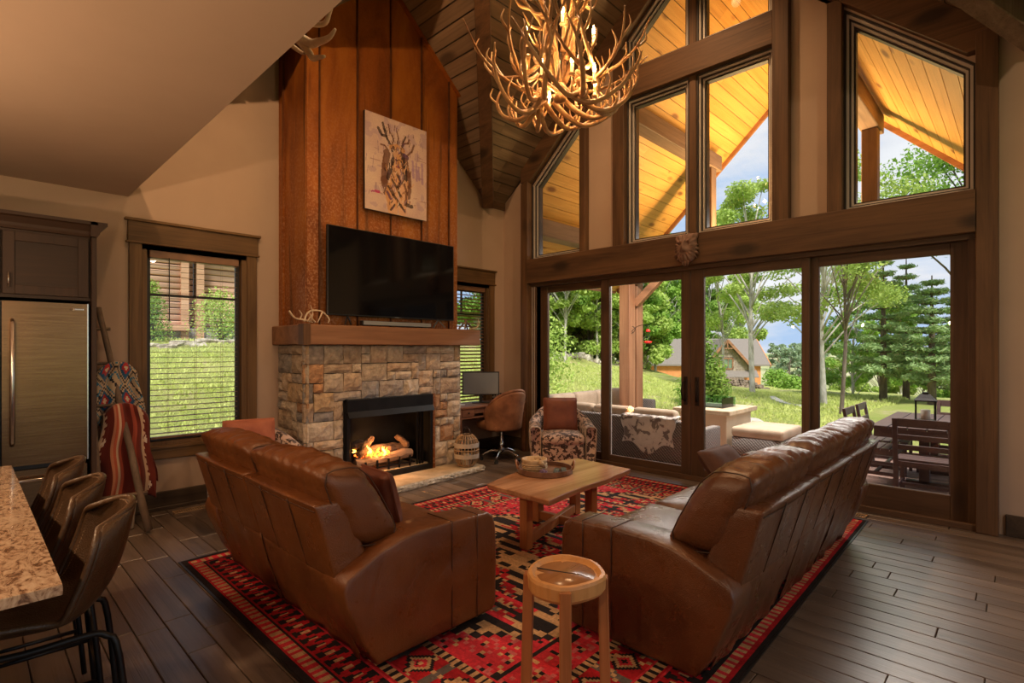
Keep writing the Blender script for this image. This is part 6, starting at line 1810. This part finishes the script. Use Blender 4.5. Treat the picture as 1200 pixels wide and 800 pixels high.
ft = thing('fire_table', 'cream block fire table with a clear glass wind guard beside the sectional', 'fire table', (2.2, 2.85, DZ_))
B().box(1.82, 2.62, 2.36, 3.40, DZ_, .50).build('block_base', M['cream_block'], ft, world=True, bevel=.01)
B().box(1.74, 2.70, 2.28, 3.48, .50, .575).build('table_slab', M['limestone'], ft, world=True, bevel=.008)
for a_ in ((1.95, 2.45, 2.60, 2.608), (1.95, 2.45, 3.15, 3.158), (1.95, 1.958, 2.608, 3.15), (2.442, 2.45, 2.608, 3.15)): B().box(*a_, .576, .74).build('guard_pane', M['glass_green'], ft, world=True)
B().box(2.0, 2.4, 2.65, 3.1, .576, .60).build('burner_tray', M['mortar'], ft, world=True)
for k in range(7): B().rbox((2.62 - .79 + .11 * k * 1.0, 2.352, .22), (.004, .004, .27), .002, (1, 1, 1)).build('block_joint', M['cushion_beige'], ft, world=True) if k % 3 == 1 else None
ot = thing('wicker_ottoman', 'square wicker ottoman with a thick beige cushion near the fire table', 'ottoman', (3.12, 2.68, DZ_))
B().rbox((0, 0, .15), (.37, .45, .135), .02, (5, 5, 4)).build('wicker_base', M['wicker'], ot, smooth=True)
B().rbox((0, 0, .36), (.38, .46, .075), .045, (8, 8, 5), (0, 0, .02)).build('seat_cushion', M['cushion_beige'], ot, smooth=True)
for sx in (-1, 1):
    for sy in (-1, 1): B().box(sx * .33 - .02, sx * .33 + .02, sy * .41 - .02, sy * .41 + .02, 0, .02).build('foot', M['dark_plastic'], ot)

# ================================================================== PATIO TABLE AND CHAIRS
pt_ = thing('patio_table', 'dark brown slatted patio dining table on the deck outside the right door', 'table', (5.5, 2.35, DZ_))
for k in range(9):
    x0 = -.80 + k * .178; B().box(x0, x0 + .168, -.92, .92, .70, .735).build('table_slat', M['patio_lumber'], pt_, bevel=.004)
for sy in (-1, 1): B().box(-.76, .76, sy * .86 - .018, sy * .86 + .018, .60, .70).build('apron', M['patio_lumber'], pt_)
for sx in (-1, 1): B().box(sx * .76 - .018, sx * .76 + .018, -.86, .86, .60, .70).build('apron', M['patio_lumber'], pt_)
for sx in (-1, 1):
    for sy in (-.45, .45): B().box(sx * .34 - .05, sx * .34 + .05, sy - .05, sy + .05, .04, .60).build('leg', M['patio_lumber'], pt_, bevel=.004)
for sy in (-.45, .45):
    B().box(-.52, .52, sy - .05, sy + .05, .0, .06).build('foot_rail', M['patio_lumber'], pt_); B().box(-.29, .29, sy - .02, sy + .02, .28, .38).build('cross_rail', M['patio_lumber'], pt_)
B().box(-.03, .03, -.45, .45, .06, .12).build('stretcher', M['patio_lumber'], pt_)
def patio_chair(label, loc, rz):
    """seat faces local +Y, back at y = -.24"""
    t = thing('patio_chair', label, 'chair', loc, rz, 'slatted patio chairs around the table'); m = M['patio_lumber']
    for sx in (-1, 1):
        b = B(); b.beam((sx * .235, -.20, 0), (sx * .235, -.235, .45), .045, .035, (0, 1, 0)); b.beam((sx * .235, -.235, .44), (sx * .235, -.31, .89), .045, .035, (0, 1, 0)); b.build('rear_leg', m, t, bevel=.003)
        B().box(sx * .235 - .022, sx * .235 + .022, .20, .235, 0, .42).build('front_leg', m, t, bevel=.003)
        B().box(sx * .235 - .012, sx * .235 + .012, -.20, .20, .36, .42).build('side_apron', m, t); B().box(sx * .235 - .012, sx * .235 + .012, -.19, .20, .12, .16).build('side_rail', m, t)
    B().box(-.215, .215, .205, .225, .36, .42).build('front_apron', m, t); B().box(-.215, .215, -.01, .02, .12, .15).build('cross_rail', m, t); B().box(-.215, .215, -.235, -.21, .36, .42).build('rear_apron', m, t)
    for k in range(5): B().box(-.25, .25, -.205 + k * .092, -.205 + k * .092 + .084, .42, .445).build('seat_slat', m, t, bevel=.003)
    for z0, h in ((.55, .055), (.66, .055), (.80, .09)):
        y_ = -.235 - (z0 + h / 2 - .44) * .167
        B().beam((-.214, y_, z0 + h / 2), (.214, y_, z0 + h / 2), h, .022, (0, 1, 0)).build('back_slat', m, t, bevel=.003)
    return t
p0 = patio_chair('dark slatted patio chair with its back to the glass door, nearest the room', (5.24, 1.24, DZ_), 0)
dup(p0, (4.70, 1.84, DZ_), R(-90), 'slatted patio chair at the left side of the table, nearer the house')
dup(p0, (4.70, 2.55, DZ_), R(-90), 'slatted patio chair at the left side of the table, farther from the house')
dup(p0, (5.35, 3.55, DZ_), R(180), 'slatted patio chair at the far end of the patio table behind the lantern')
la = thing('candle_lantern', 'black metal lantern with a white pillar candle standing on the patio table', 'lantern', (5.13, 2.24, DZ_ + .736), R(8))
b = B()
for sx in (-1, 1):
    for sy in (-1, 1): b.box(sx * .095 - .008, sx * .095 + .008, sy * .095 - .008, sy * .095 + .008, .02, .25)
b.box(-.11, .11, -.11, .11, 0, .02); b.box(-.11, .11, -.11, .11, .25, .265)
b.build('lantern_frame', M['black_metal'], la)
B().lathe([(.15, .265), (.12, .29), (.07, .335), (.045, .34), (.045, .36), (0, .365)], n=4).map(lambda v: Matrix.Rotation(R(45), 3, 'Z') @ v).build('lantern_roof', M['black_metal'], la)
for k in range(4): B().box(-.086, .086, .094, .097, .02, .25).map(lambda v, k=k: Matrix.Rotation(k * math.pi / 2, 3, 'Z') @ v).build('lantern_pane', M['glass'], la)
B().lathe([(0, .02), (.05, .02), (.05, .14), (.045, .145), (0, .14)], n=18).build('pillar_candle', M['candle_wax'], la, smooth=True)

# ================================================================== TREES
def leaf_cloud(name, blobs, n, size, mat, seed, parent, droop=0.0, aspect=.55, flat=0.0):
    r = np.random.RandomState(seed)
    w = np.array([b_[3] ** 2 for b_ in blobs]); w = w / w.sum(); which = r.choice(len(blobs), n, p=w)
    Bq = np.array([(b_[0], b_[1], b_[2], b_[3], b_[4] if len(b_) > 4 else 1.0) for b_ in blobs])[which]
    d = r.normal(size=(n, 3)); d /= np.linalg.norm(d, axis=1)[:, None]
    rad = Bq[:, 3] * (r.rand(n) ** .45); p = Bq[:, :3] + d * rad[:, None] * np.stack([np.ones(n), np.ones(n), Bq[:, 4]], -1)
    nrm = d * .5 + r.normal(size=(n, 3)) * .6 + np.array([0, 0, .5]) * (1 + flat * 3); nrm /= np.linalg.norm(nrm, axis=1)[:, None]
    t = np.cross(nrm, r.normal(size=(n, 3))); t /= np.linalg.norm(t, axis=1)[:, None]; t[:, 2] -= droop; bt = np.cross(nrm, t)
    s = size * r.uniform(.6, 1.3, n)[:, None]
    V = np.stack([p - t * s * .5, p + bt * s * aspect * .5, p + t * s * .5, p - bt * s * aspect * .5], 1).reshape(-1, 3)
    me = bpy.data.meshes.new(name); me.vertices.add(4 * n); me.vertices.foreach_set('co', V.astype(np.float32).ravel())
    me.loops.add(4 * n); me.loops.foreach_set('vertex_index', np.arange(4 * n, dtype=np.int32)); me.polygons.add(n); me.polygons.foreach_set('loop_start', np.arange(0, 4 * n, 4, dtype=np.int32))
    me.update(calc_edges=True); me.materials.append(mat)
    o = bpy.data.objects.new(name, me); col.objects.link(o); o.parent = parent; return o
def broad_tree(name, label, loc, h, cr, seed, leaf, bark, n=7000, size=.24, trunk_r=.16, base=.35, group=None, dens=26):
    t = thing(name, label, 'tree', loc, 0, group); r = random.Random(seed)
    b = B(); top = Vector((r.uniform(-.5, .5), r.uniform(-.5, .5), h * .82))
    tp_ = curve([(0, 0, -.3), (r.uniform(-.15, .15), r.uniform(-.15, .15), h * .3), (top.x * .5, top.y * .6, h * .55), top], 5); m = len(tp_)
    b.tube(tp_, [trunk_r * (1 - .8 * i / (m - 1)) for i in range(m)], 8)
    blobs = []
    for k in range(dens):
        v = base + (1 - base) * (k + r.random()) / dens; a = r.uniform(0, 6.28); q = tp_[min(m - 1, int(v * .9 * (m - 1)))]
        rad = cr * math.sin(math.pi * min(1, .16 + .80 * (v - base) / (1 - base))) * r.uniform(.45, 1.0)
        e = Vector((q.x + math.cos(a) * rad, q.y + math.sin(a) * rad, h * v + r.uniform(-.2, .4)))
        s = q - Vector((0, 0, rad * .45)); b.tube(curve([s, s.lerp(e, .5) + Vector((0, 0, rad * .12)), e], 3), [trunk_r * .34 * (1 - .13 * i) for i in range(7)], 5)
        blobs.append((e.x, e.y, e.z, r.uniform(.28, .48) * cr * .62, .62))
    b.build('trunk', M[bark], t, smooth=True)
    leaf_cloud('foliage', blobs, n, size, M[leaf], seed, t)
    return t
def pine_tree(name, label, loc, h, cr, seed, group=None, n=14000):
    t = thing(name, label, 'tree', loc, 0, group); r = random.Random(seed); b = B()
    b.tube([(0, 0, -.3), (0, 0, h * .5), (0, 0, h)], [.17, .11, .02], 8); blobs = []
    z = h * .18
    while z < h * .97:
        rad = cr * (1 - z / h) ** .7 * r.uniform(.75, 1.05); nb = r.choice([4, 5, 6]); a0 = r.uniform(0, 6)
        for k in range(nb):
            a = a0 + k * 6.28 / nb + r.uniform(-.3, .3); rr_ = rad * r.uniform(.6, 1.1); e = Vector((math.cos(a) * rr_, math.sin(a) * rr_, z + rr_ * .16))
            b.tube([(0, 0, z), e * .5 + Vector((0, 0, z * .5 - .04)), e], [.035, .025, .01], 5)
            for q in (.45, .72, .98): blobs.append((e.x * q, e.y * q, z + (e.z - z) * q + .05, .20 + .26 * rr_ * .5, .45))
        z += h * .075
    b.build('trunk', M['bark_dark'], t, smooth=True)
    leaf_cloud('foliage', blobs, n, .20, M['leaf_pine'], seed, t, droop=.1, aspect=.28, flat=.5)
    return t
AX = math.atan(600 / 622)
def ray(px, depth):  # helper: ground position along a bearing from the house (world metres)
    tt = (px - 600) / 622.0; return (6.01 + depth * (-math.sin(AX) + tt * math.cos(AX)), -6.05 + depth * (math.cos(AX) + tt * math.sin(AX)))
GW = 'woodland trees beyond the lawn'
protos = [broad_tree('woodland_tree', 'broad green woodland tree at the top of the lawn, left door view', (0, 0, 0), 11.5, 3.4, 31, 'leaf_green', 'bark_pale', 15000, .30, .12, .14, GW, 40),
          broad_tree('woodland_tree', 'pale leafy woodland tree with a slim grey trunk', (0, 0, 0), 13, 2.9, 47, 'leaf_light', 'bark_pale', 12000, .28, .10, .30, GW, 34),
          broad_tree('woodland_tree', 'dense low green woodland tree', (0, 0, 0), 8.5, 3.6, 58, 'leaf_light', 'bark_dark', 15000, .30, .12, .04, GW, 42)]
wood_spots = [(628, 38, 0), (650, 44, 1), (662, 36, 1), (682, 46, 0), (700, 40, 1), (716, 50, 2), (735, 42, 0), (752, 52, 1), (768, 46, 0), (748, 44, 2), (738, 40, 1), (646, 40, 2), (668, 43, 2), (690, 42, 2), (634, 45, 2), (640, 56, 0), (675, 60, 2), (712, 62, 0), (748, 66, 2), (610, 50, 0), (585, 44, 2),
              (826, 84, 0), (850, 90, 2), (770, 82, 0), (792, 84, 0), (752, 80, 1), (815, 86, 0), (806, 100, 0), (690, 78, 0), (655, 74, 0), (632, 66, 2), (728, 84, 0), (560, 40, 0), (868, 92, 1), (660, 50, 2), (695, 56, 2), (642, 48, 2), (1000, 66, 0), (1030, 72, 2), (1056, 60, 0), (1082, 70, 2), (1108, 62, 0), (1132, 72, 2), (1150, 55, 0), (988, 84, 2)]
used = set(); order = {k: sorted([q for q in wood_spots if q[2] == k]) for k in (0, 1, 2)}
ORD = ['leftmost', 'second', 'third', 'fourth', 'fifth', 'sixth', 'seventh', 'eighth', 'ninth', 'tenth', 'eleventh', 'twelfth', 'thirteenth', 'fourteenth', 'fifteenth', 'sixteenth', 'seventeenth', 'eighteenth', 'nineteenth', 'twentieth', 'twenty-first', 'twenty-second', 'twenty-third', 'twenty-fourth']
def ordl(i): return ORD[i] + ('' if i == 0 else ' from the left')
words = ['beside the left door stile', 'with forked pale trunk', 'standing among saplings']
for i, (px, dep, k) in enumerate(wood_spots):
    x_, y_ = ray(px, dep); z_ = hz(x_, y_) - .1
    lb = ['broad green tree in the wood beyond the lawn', 'slender pale-trunked tree in the wood beyond the lawn', 'low dense green tree in the wood beyond the lawn'][k] + ', ' + ordl(order[k].index((px, dep, k)))
    if k not in used: o = protos[k]; used.add(k); o.location = (x_, y_, z_); o['label'] = lb; o.rotation_euler = (0, 0, 1.0 + i)
    else: o = dup(protos[k], (x_, y_, z_), 1.3 * i, lb)
    big_ = 1.5 if (dep > 70 and px < 900) else 1.0
    o.scale = (big_, big_, (.9 + .05 * (i % 5)) * (1.12 * big_ if big_ > 1 else 1))
    o['group'] = ['broad woodland trees', 'slender woodland trees', 'low woodland trees'][k]
def place(fn, px, dep, *a, **k):
    x_, y_ = ray(px, dep); return fn(*a[:2], (x_, y_, hz(x_, y_) - .05), *a[2:], **k)
place(broad_tree, 882, 27, 'birch_tree', 'tall slim tree with a pale trunk in front of the neighbouring house gable', 10.8, 2.9, 71, 'leaf_light', 'bark_pale', n=13000, size=.17, trunk_r=.16, base=.36)
place(broad_tree, 845, 33, 'birch_tree', 'thin pale tree left of the house gable, in front of its roof', 11.0, 2.8, 72, 'leaf_light', 'bark_pale', n=11000, size=.17, trunk_r=.09, base=.34)
place(broad_tree, 966, 21, 'birch_tree', 'leaning grey-trunked tree just right of the door stile, above the open valley', 9.6, 3.1, 75, 'leaf_light', 'bark_pale', n=10000, size=.14, trunk_r=.13, base=.34)
place(broad_tree, 1000, 28, 'leafy_tree', 'small bright green multi-stemmed tree behind the patio chairs', 7.0, 2.6, 77, 'leaf_green', 'bark_pale', n=12000, size=.16, trunk_r=.07, base=.10)
place(broad_tree, 985, 17, 'leafy_tree', 'tall airy tree overhanging the view through the right door', 8.2, 2.5, 78, 'leaf_light', 'bark_dark', n=7000, size=.13, trunk_r=.07, base=.46)
place(pine_tree, 1035, 24, 'pine_tree', 'layered pine tree behind the left end of the patio table', 6.6, 2.2, 81)
place(pine_tree, 1062, 27, 'pine_tree', 'tallest layered pine tree behind the patio table', 7.4, 2.3, 82)
place(pine_tree, 1092, 22, 'pine_tree', 'pine tree rising behind the black lantern', 5.4, 2.0, 83)
place(pine_tree, 1122, 26, 'pine_tree', 'pine tree partly hidden by the right door stile', 5.6, 2.2, 84)
broad_tree('maple_tree', 'wide leafy maple crown seen through the slanted right window', (*ray(1165, 22), -1.0), 11.4, 5.0, 92, 'leaf_green', 'bark_dark', 26000, .18, .20, .60, None, 60)
def shrub(name, label, loc, h, r_, seed, n=3500, size=.09, leaf='leaf_shrub', cone=True):
    t = thing(name, label, 'shrub', loc); r = random.Random(seed); blobs = []; b = B()
    for k in range(18):
        v = k / 17; rad = r_ * ((1 - v) ** .6 if cone else math.sin(math.pi * (.2 + .7 * v))) * .75; a = r.uniform(0, 6.28); p = (math.cos(a) * rad * .6, math.sin(a) * rad * .6, h * (.08 + .86 * v))
        blobs.append((*p, .12 + rad * .65, 1.1)); b.tube([(0, 0, 0), (p[0] * .5, p[1] * .5, p[2] * .6), p], [.02, .014, .006], 5)
    b.build('stems', M['bark_dark'], t); leaf_cloud('foliage', blobs, n, size, M[leaf], seed, t)
    return t
place(shrub, 829, 14, 'conifer_shrub', 'upright green bush right of the door handles, in front of the house', 2.2, .75, 5, n=5000, size=.10)
place(shrub, 815, 16, 'conifer_shrub', 'leafy bush hidden behind the middle door stile', 1.8, .7, 6, n=3500, size=.10)
for px, dep, lb in ((912, 70, 'round dark bush right of the orange house wall'), (925, 62, 'low round bush in the valley field, left of the door stile')):
    x_, y_ = ray(px, dep); shrub('round_bush', lb, (x_, y_, hz(x_, y_)), 2.2, 2.0, px, 1500, .35, 'leaf_green', False)
vo_ = sorted([925, 936, 948, 915, 905, 955, 970, 985, 940, 930, 960])
for i, (px, dep) in enumerate(((925, 150), (936, 170), (948, 160), (915, 190), (905, 230), (955, 210), (970, 190), (985, 230), (940, 260), (930, 210), (960, 150))):
    x_, y_ = ray(px, dep)
    if i == 0: vt = broad_tree('valley_tree', 'hazy round tree down in the valley, ' + ordl(vo_.index(925)), (x_, y_, hz(x_, y_)), 9, 5.0, 19, 'leaf_far', 'bark_dark', 2500, .8, .3, .1, 'hazy trees in the valley', 18)
    else: dup(vt, (x_, y_, hz(x_, y_)), i * 1.1, 'hazy round tree down in the valley, ' + ordl(vo_.index(px)))

# garden rocks along the top of the lawn
gr = random.Random(12)
def rock(name, label, c, s, mat, group, seed, cat='rock'):
    b = B().rbox((0, 0, s[2] * .4), (s[0], s[1], s[2]), min(s) * .6, (3, 3, 3), (0, 0, 0), lambda p, q: p * (1 + .35 * noise.noise(p * 2.2 / max(s) + Vector((seed, 0, 0)))))
    o = b.build(name, M[mat], None); o.location = c; return tag(o, label, cat, group)
for i in range(22):
    px = 640 + i * 4.6 + gr.uniform(-1, 1); dep = 36 + i * .35; x_, y_ = ray(px, dep)
    rock('garden_rock', 'tan boulder in the row along the lawn top, ' + ordl(i), (x_, y_, hz(x_, y_)), (gr.uniform(.22, .5), gr.uniform(.2, .4), gr.uniform(.14, .34)), 'garden_rock', 'boulders along the top of the lawn', i * 1.7)
for i in range(15):
    x_, y_ = -13.9 + gr.uniform(-.3, .3), -3.2 + i * .42
    rock('edging_stone', 'flat pale stone edging the log building bed, ' + ordl(i), (x_, y_, hz(x_, y_) - .02), (gr.uniform(.18, .34), gr.uniform(.2, .36), gr.uniform(.05, .10)), 'garden_rock', 'edging stones below the log building', i * 2.3 + 50)
for lb, pts in (('long pale rock slab showing through the lawn below the house', [(898, 24.0), (905, 24.2), (945, 18.6), (936, 18.4)]), ('thin pale rock ledge in the lawn behind the ottoman', [(868, 15.2), (886, 15.2), (912, 12.2), (900, 12.0)]), ('small pale rock patch in the lawn beside the green bush', [(846, 21.5), (858, 21.5), (864, 20.4), (852, 20.4)]), ('pale rock slab at the edge of the deck by the patio chairs', [(925, 9.9), (960, 9.6), (955, 8.7), (928, 9.0)])):
    P = [ray(*p) for p in pts]; c = (sum(p[0] for p in P) / 4, sum(p[1] for p in P) / 4); vs = []; fs = []
    nn = 9
    for i in range(nn + 1):
        for j in range(nn + 1):
            u, v = i / nn, j / nn; x_ = (P[0][0] * (1 - u) + P[1][0] * u) * (1 - v) + (P[3][0] * (1 - u) + P[2][0] * u) * v; y_ = (P[0][1] * (1 - u) + P[1][1] * u) * (1 - v) + (P[3][1] * (1 - u) + P[2][1] * u) * v
            x_ += .12 * noise.noise(Vector((x_ * 2, y_ * 2, 1))); e = min(u, v, 1 - u, 1 - v)
            vs.append((x_ - c[0], y_ - c[1], hz(x_, y_) - hz(*c) + (.07 if e > .05 else -.06) + .03 * noise.noise(Vector((x_ * 3, y_ * 3, 5)))))
    for i in range(nn):
        for j in range(nn): fs.append((i * (nn + 1) + j, i * (nn + 1) + j + 1, (i + 1) * (nn + 1) + j + 1, (i + 1) * (nn + 1) + j))
    o = B().add(vs, fs).build('rock_slab', M['path_stone']); o.location = (*c, hz(*c)); tag(o, lb, 'rock')

# ================================================================== NEIGHBOURING HOUSE
hx, hy_ = ray(846, 62)
ho = thing('gabled_house', 'neighbouring house with shingled gable dormer and bright orange end wall', 'house', (hx, hy_, -2.95), AX - R(4))
# local frame: x to the right, y away from the room
def hb(*a): return B().box(*a)
hb(-8.6, 4.4, .0, 7.5, -1.5, 2.9).build('lower_wall', M['orange_stucco'], ho)
b = B().prism([(0, 2.7), (7.5, 2.7), (3.75, 5.3)], 'x', 4.3, 4.42); b.build('end_gable', M['red_stucco'], ho)
b = B(); b.prism([(-.5, 2.55), (3.75, 5.62), (3.75, 5.80), (-.5, 2.73)], 'x', -9.0, 5.3); b.prism([(8.0, 2.55), (8.0, 2.73), (3.75, 5.80), (3.75, 5.62)], 'x', -9.0, 5.3)
b.build('main_roof', M['roof_shingle'], ho)
for s in (0, 1):
    ya = -.5 if s == 0 else 8.0
    B().beam((5.33, ya, 2.55), (5.33, 3.75, 5.62), .08, .35, (0, 0, 1)).build('barge_board', M['orange_stucco'], ho)
# dormer gable toward us
b = B().prism([(-2.45, 1.6), (2.45, 1.6), (2.45, 2.75), (0, 5.35), (-2.45, 2.75)], 'y', -1.35, -1.15); b.build('gable_wall', M['shake_siding'], ho)
rw = random.Random(1)
for r_ in range(12):
    z0 = 1.98 + r_ * .27; hw = 2.4 if z0 < 2.6 else 2.4 - (z0 - 2.6) * .96
    x = -hw
    while x < hw - .05:
        w = min(rw.uniform(.28, .50), hw - x)
        if not (-.85 < x + w / 2 < .85 and 2.1 < z0 < 3.5): B().box(x, x + w - .02, -1.40 - rw.uniform(0, .03), -1.35, z0, z0 + .265).build('wall_shake', M['shake_siding'], ho)
        x += w
b = B(); b.prism([(-3.0, 2.1), (0, 5.50), (0, 5.68), (-3.0, 2.28)], 'y', -2.0, 3.6); b.prism([(3.0, 2.1), (3.0, 2.28), (0, 5.68), (0, 5.50)], 'y', -2.0, 3.6); b.build('dormer_roof', M['roof_shingle'], ho)
for s in (-1, 1): B().beam((s * 3.0, -2.03, 2.12), (0, -2.03, 5.52), .06, .28, (0, 0, 1)).build('barge_board', M['outdoor_post_x'], ho)
b = B(); b.beam((-.75, -1.95, 4.6), (.75, -1.95, 4.6), .12, .12); b.beam((0, -1.95, 4.55), (0, -1.95, 5.4), .12, .12, (0, 1, 0)); b.build('gable_truss', M['outdoor_post_x'], ho)
w_ = B(); w_.box(-.80, -.68, -1.48, -1.38, 2.2, 3.5).box(.68, .80, -1.48, -1.38, 2.2, 3.5).box(-.80, .80, -1.48, -1.38, 3.38, 3.5).box(-.80, .80, -1.48, -1.38, 2.2, 2.32)
w_ = w_.build('window', M['outdoor_post_z'], ho); B().box(-.70, .70, -1.41, -1.39, 2.3, 3.4).build('pane', M['house_glass'], w_)
for k in range(2): B().box(-.27 + k * .48, -.22 + k * .48, -1.46, -1.40, 2.3, 3.4).build('mullion', M['outdoor_post_z'], w_)
b = B().prism([(-2.15, 1.30), (-1.3, 2.05), (-1.3, 2.15), (-2.15, 1.4)], 'x', -3.4, 3.4); b.build('skirt_roof', M['roof_shingle'], ho)
for k in range(2):
    w = B().box(4.43, 4.50, 1.6 + k * 2.6, 2.6 + k * 2.6, .1, 2.1).build('window', M['red_stucco'], ho); B().box(4.505, 4.52, 1.75 + k * 2.6, 2.45 + k * 2.6, .25, 1.95).build('pane', M['house_glass'], w)
B().box(-3.9, -3.0, -.06, .02, -1.4, 1.0).build('lower_door', M['house_glass'], ho)
# left wing with a red gable
b = B().prism([(-13.4, -.5), (-8.2, -.5), (-8.2, 1.6), (-9.3, 2.5), (-13.4, -.2)], 'y', -2.4, -2.2); b.build('wing_gable', M['red_stucco'], ho)
b = B(); b.prism([(-14.6, .1), (-9.2, 4.9), (-9.2, 5.1), (-14.6, .3)], 'y', .0, 7.0); b.build('wing_roof', M['roof_shingle'], ho)
b = B(); b.prism([(-13.6, -.6), (-8.3, 3.2), (-8.3, 3.4), (-13.6, -.4)], 'y', -2.8, 1.0); b.build('wing_porch_roof', M['roof_shingle'], ho)
B().box(-13.5, -8.4, -2.2, 6.5, -1.5, .3).build('wing_wall', M['shake_siding'], ho)
# firewood pile
wx, wy = ray(868, 44)
wp_ = thing('firewood_pile', 'long heap of stacked firewood in front of the neighbouring house', 'firewood', (wx, wy, hz(wx, wy)), AX)
n = 0
for r_ in range(6):
    for k in range(26 - r_ * 4):
        x_ = -3.2 + k * .24 + r_ * .42 + rw.uniform(-.04, .04); r0 = rw.uniform(.10, .15)
        B().tube([(x_, -.3 + rw.uniform(-.1, .1), .12 + r_ * .21), (x_ + rw.uniform(-.03, .03), .3, .13 + r_ * .21)], r0, 6).build('split_log', M['firewood_end'], wp_); n += 1
# tiny far farmhouse
fx_, fy_ = ray(930, 230); fh = thing('farmhouse', 'tiny white-roofed farmhouse far away in the valley', 'house', (fx_, fy_, hz(fx_, fy_) + 1.0), AX)
B().box(-4, 4, 0, 6, -2, 2.2).build('wall', M['siding_wood'], fh); b = B(); b.prism([(-.5, 2.0), (3, 4.4), (3, 4.6), (-.5, 2.2)], 'x', -4.5, 4.5); b.prism([(6.5, 2.0), (6.5, 2.2), (3, 4.6), (3, 4.4)], 'x', -4.5, 4.5); b.build('roof', M['white_plastic'], fh)

# ================================================================== LOG BUILDING SEEN THROUGH THE SIDE WINDOW
lb_ = thing('log_building', 'tan log-sided building with stone skirt across the lawn beyond the side window', 'building', (-17.0, .45, 1.85))
for k in range(15):
    z0 = .55 + k * .235
    B().rbox((-.05, -3.6, z0 + .115), (.10, 2.9, .114), .05, (3, 2, 5)).build('wall_log', M['log_wall'], lb_, smooth=True)
    B().rbox((-.45, 2.2, z0 + .115), (.10, 2.7, .114), .05, (3, 2, 5)).build('wall_log', M['log_wall'], lb_, smooth=True)
for y_ in (-.62, -.10): B().box(-.30, .12, y_ - .13, y_ + .13, -.6, 4.1).build('corner_post', M['siding_wood'], lb_)
B().box(-.6, .02, -6.5, 4.9, -.8, .5).build('stone_skirt', M['stone_3'], lb_)
b = B(); b.prism([(.55, 3.95), (.55, 4.15), (-4, 7.2), (-4, 7.0)], 'y', -7.2, 5.4); 
b.build('roof', M['roof_shingle'], lb_); B().box(.5, .58, -7.2, 5.4, 3.85, 4.12).build('fascia', M['siding_wood'], lb_)
B().box(-4, -.55, -6.4, 4.8, -.5, 7.0).build('inner_mass', M['mortar'], lb_)
B().rbox((.0, -1.7, .5), (.3, 1.2, .12), .03, (2, 2, 2)).build('bench_ledge', M['siding_wood'], lb_)
shrub('conifer_shrub', 'upright conifer shrub in front of the log building, left part of the window view', (-14.9, -1.65, hz(-14.9, -1.65)), 2.1, .62, 21, 4200, .075)
shrub('leafy_bush', 'round leafy bush in front of the log building, right part of the window view', (-14.4, .30, hz(-14.4, .30)), 1.75, 1.15, 22, 4200, .085, 'leaf_light', False)
shrub('garden_bush', 'green bushes outside the narrow window behind the desk', (-3.6, 4.4, hz(-3.6, 4.4)), 2.3, 1.5, 23, 4500, .11, 'leaf_light', False)
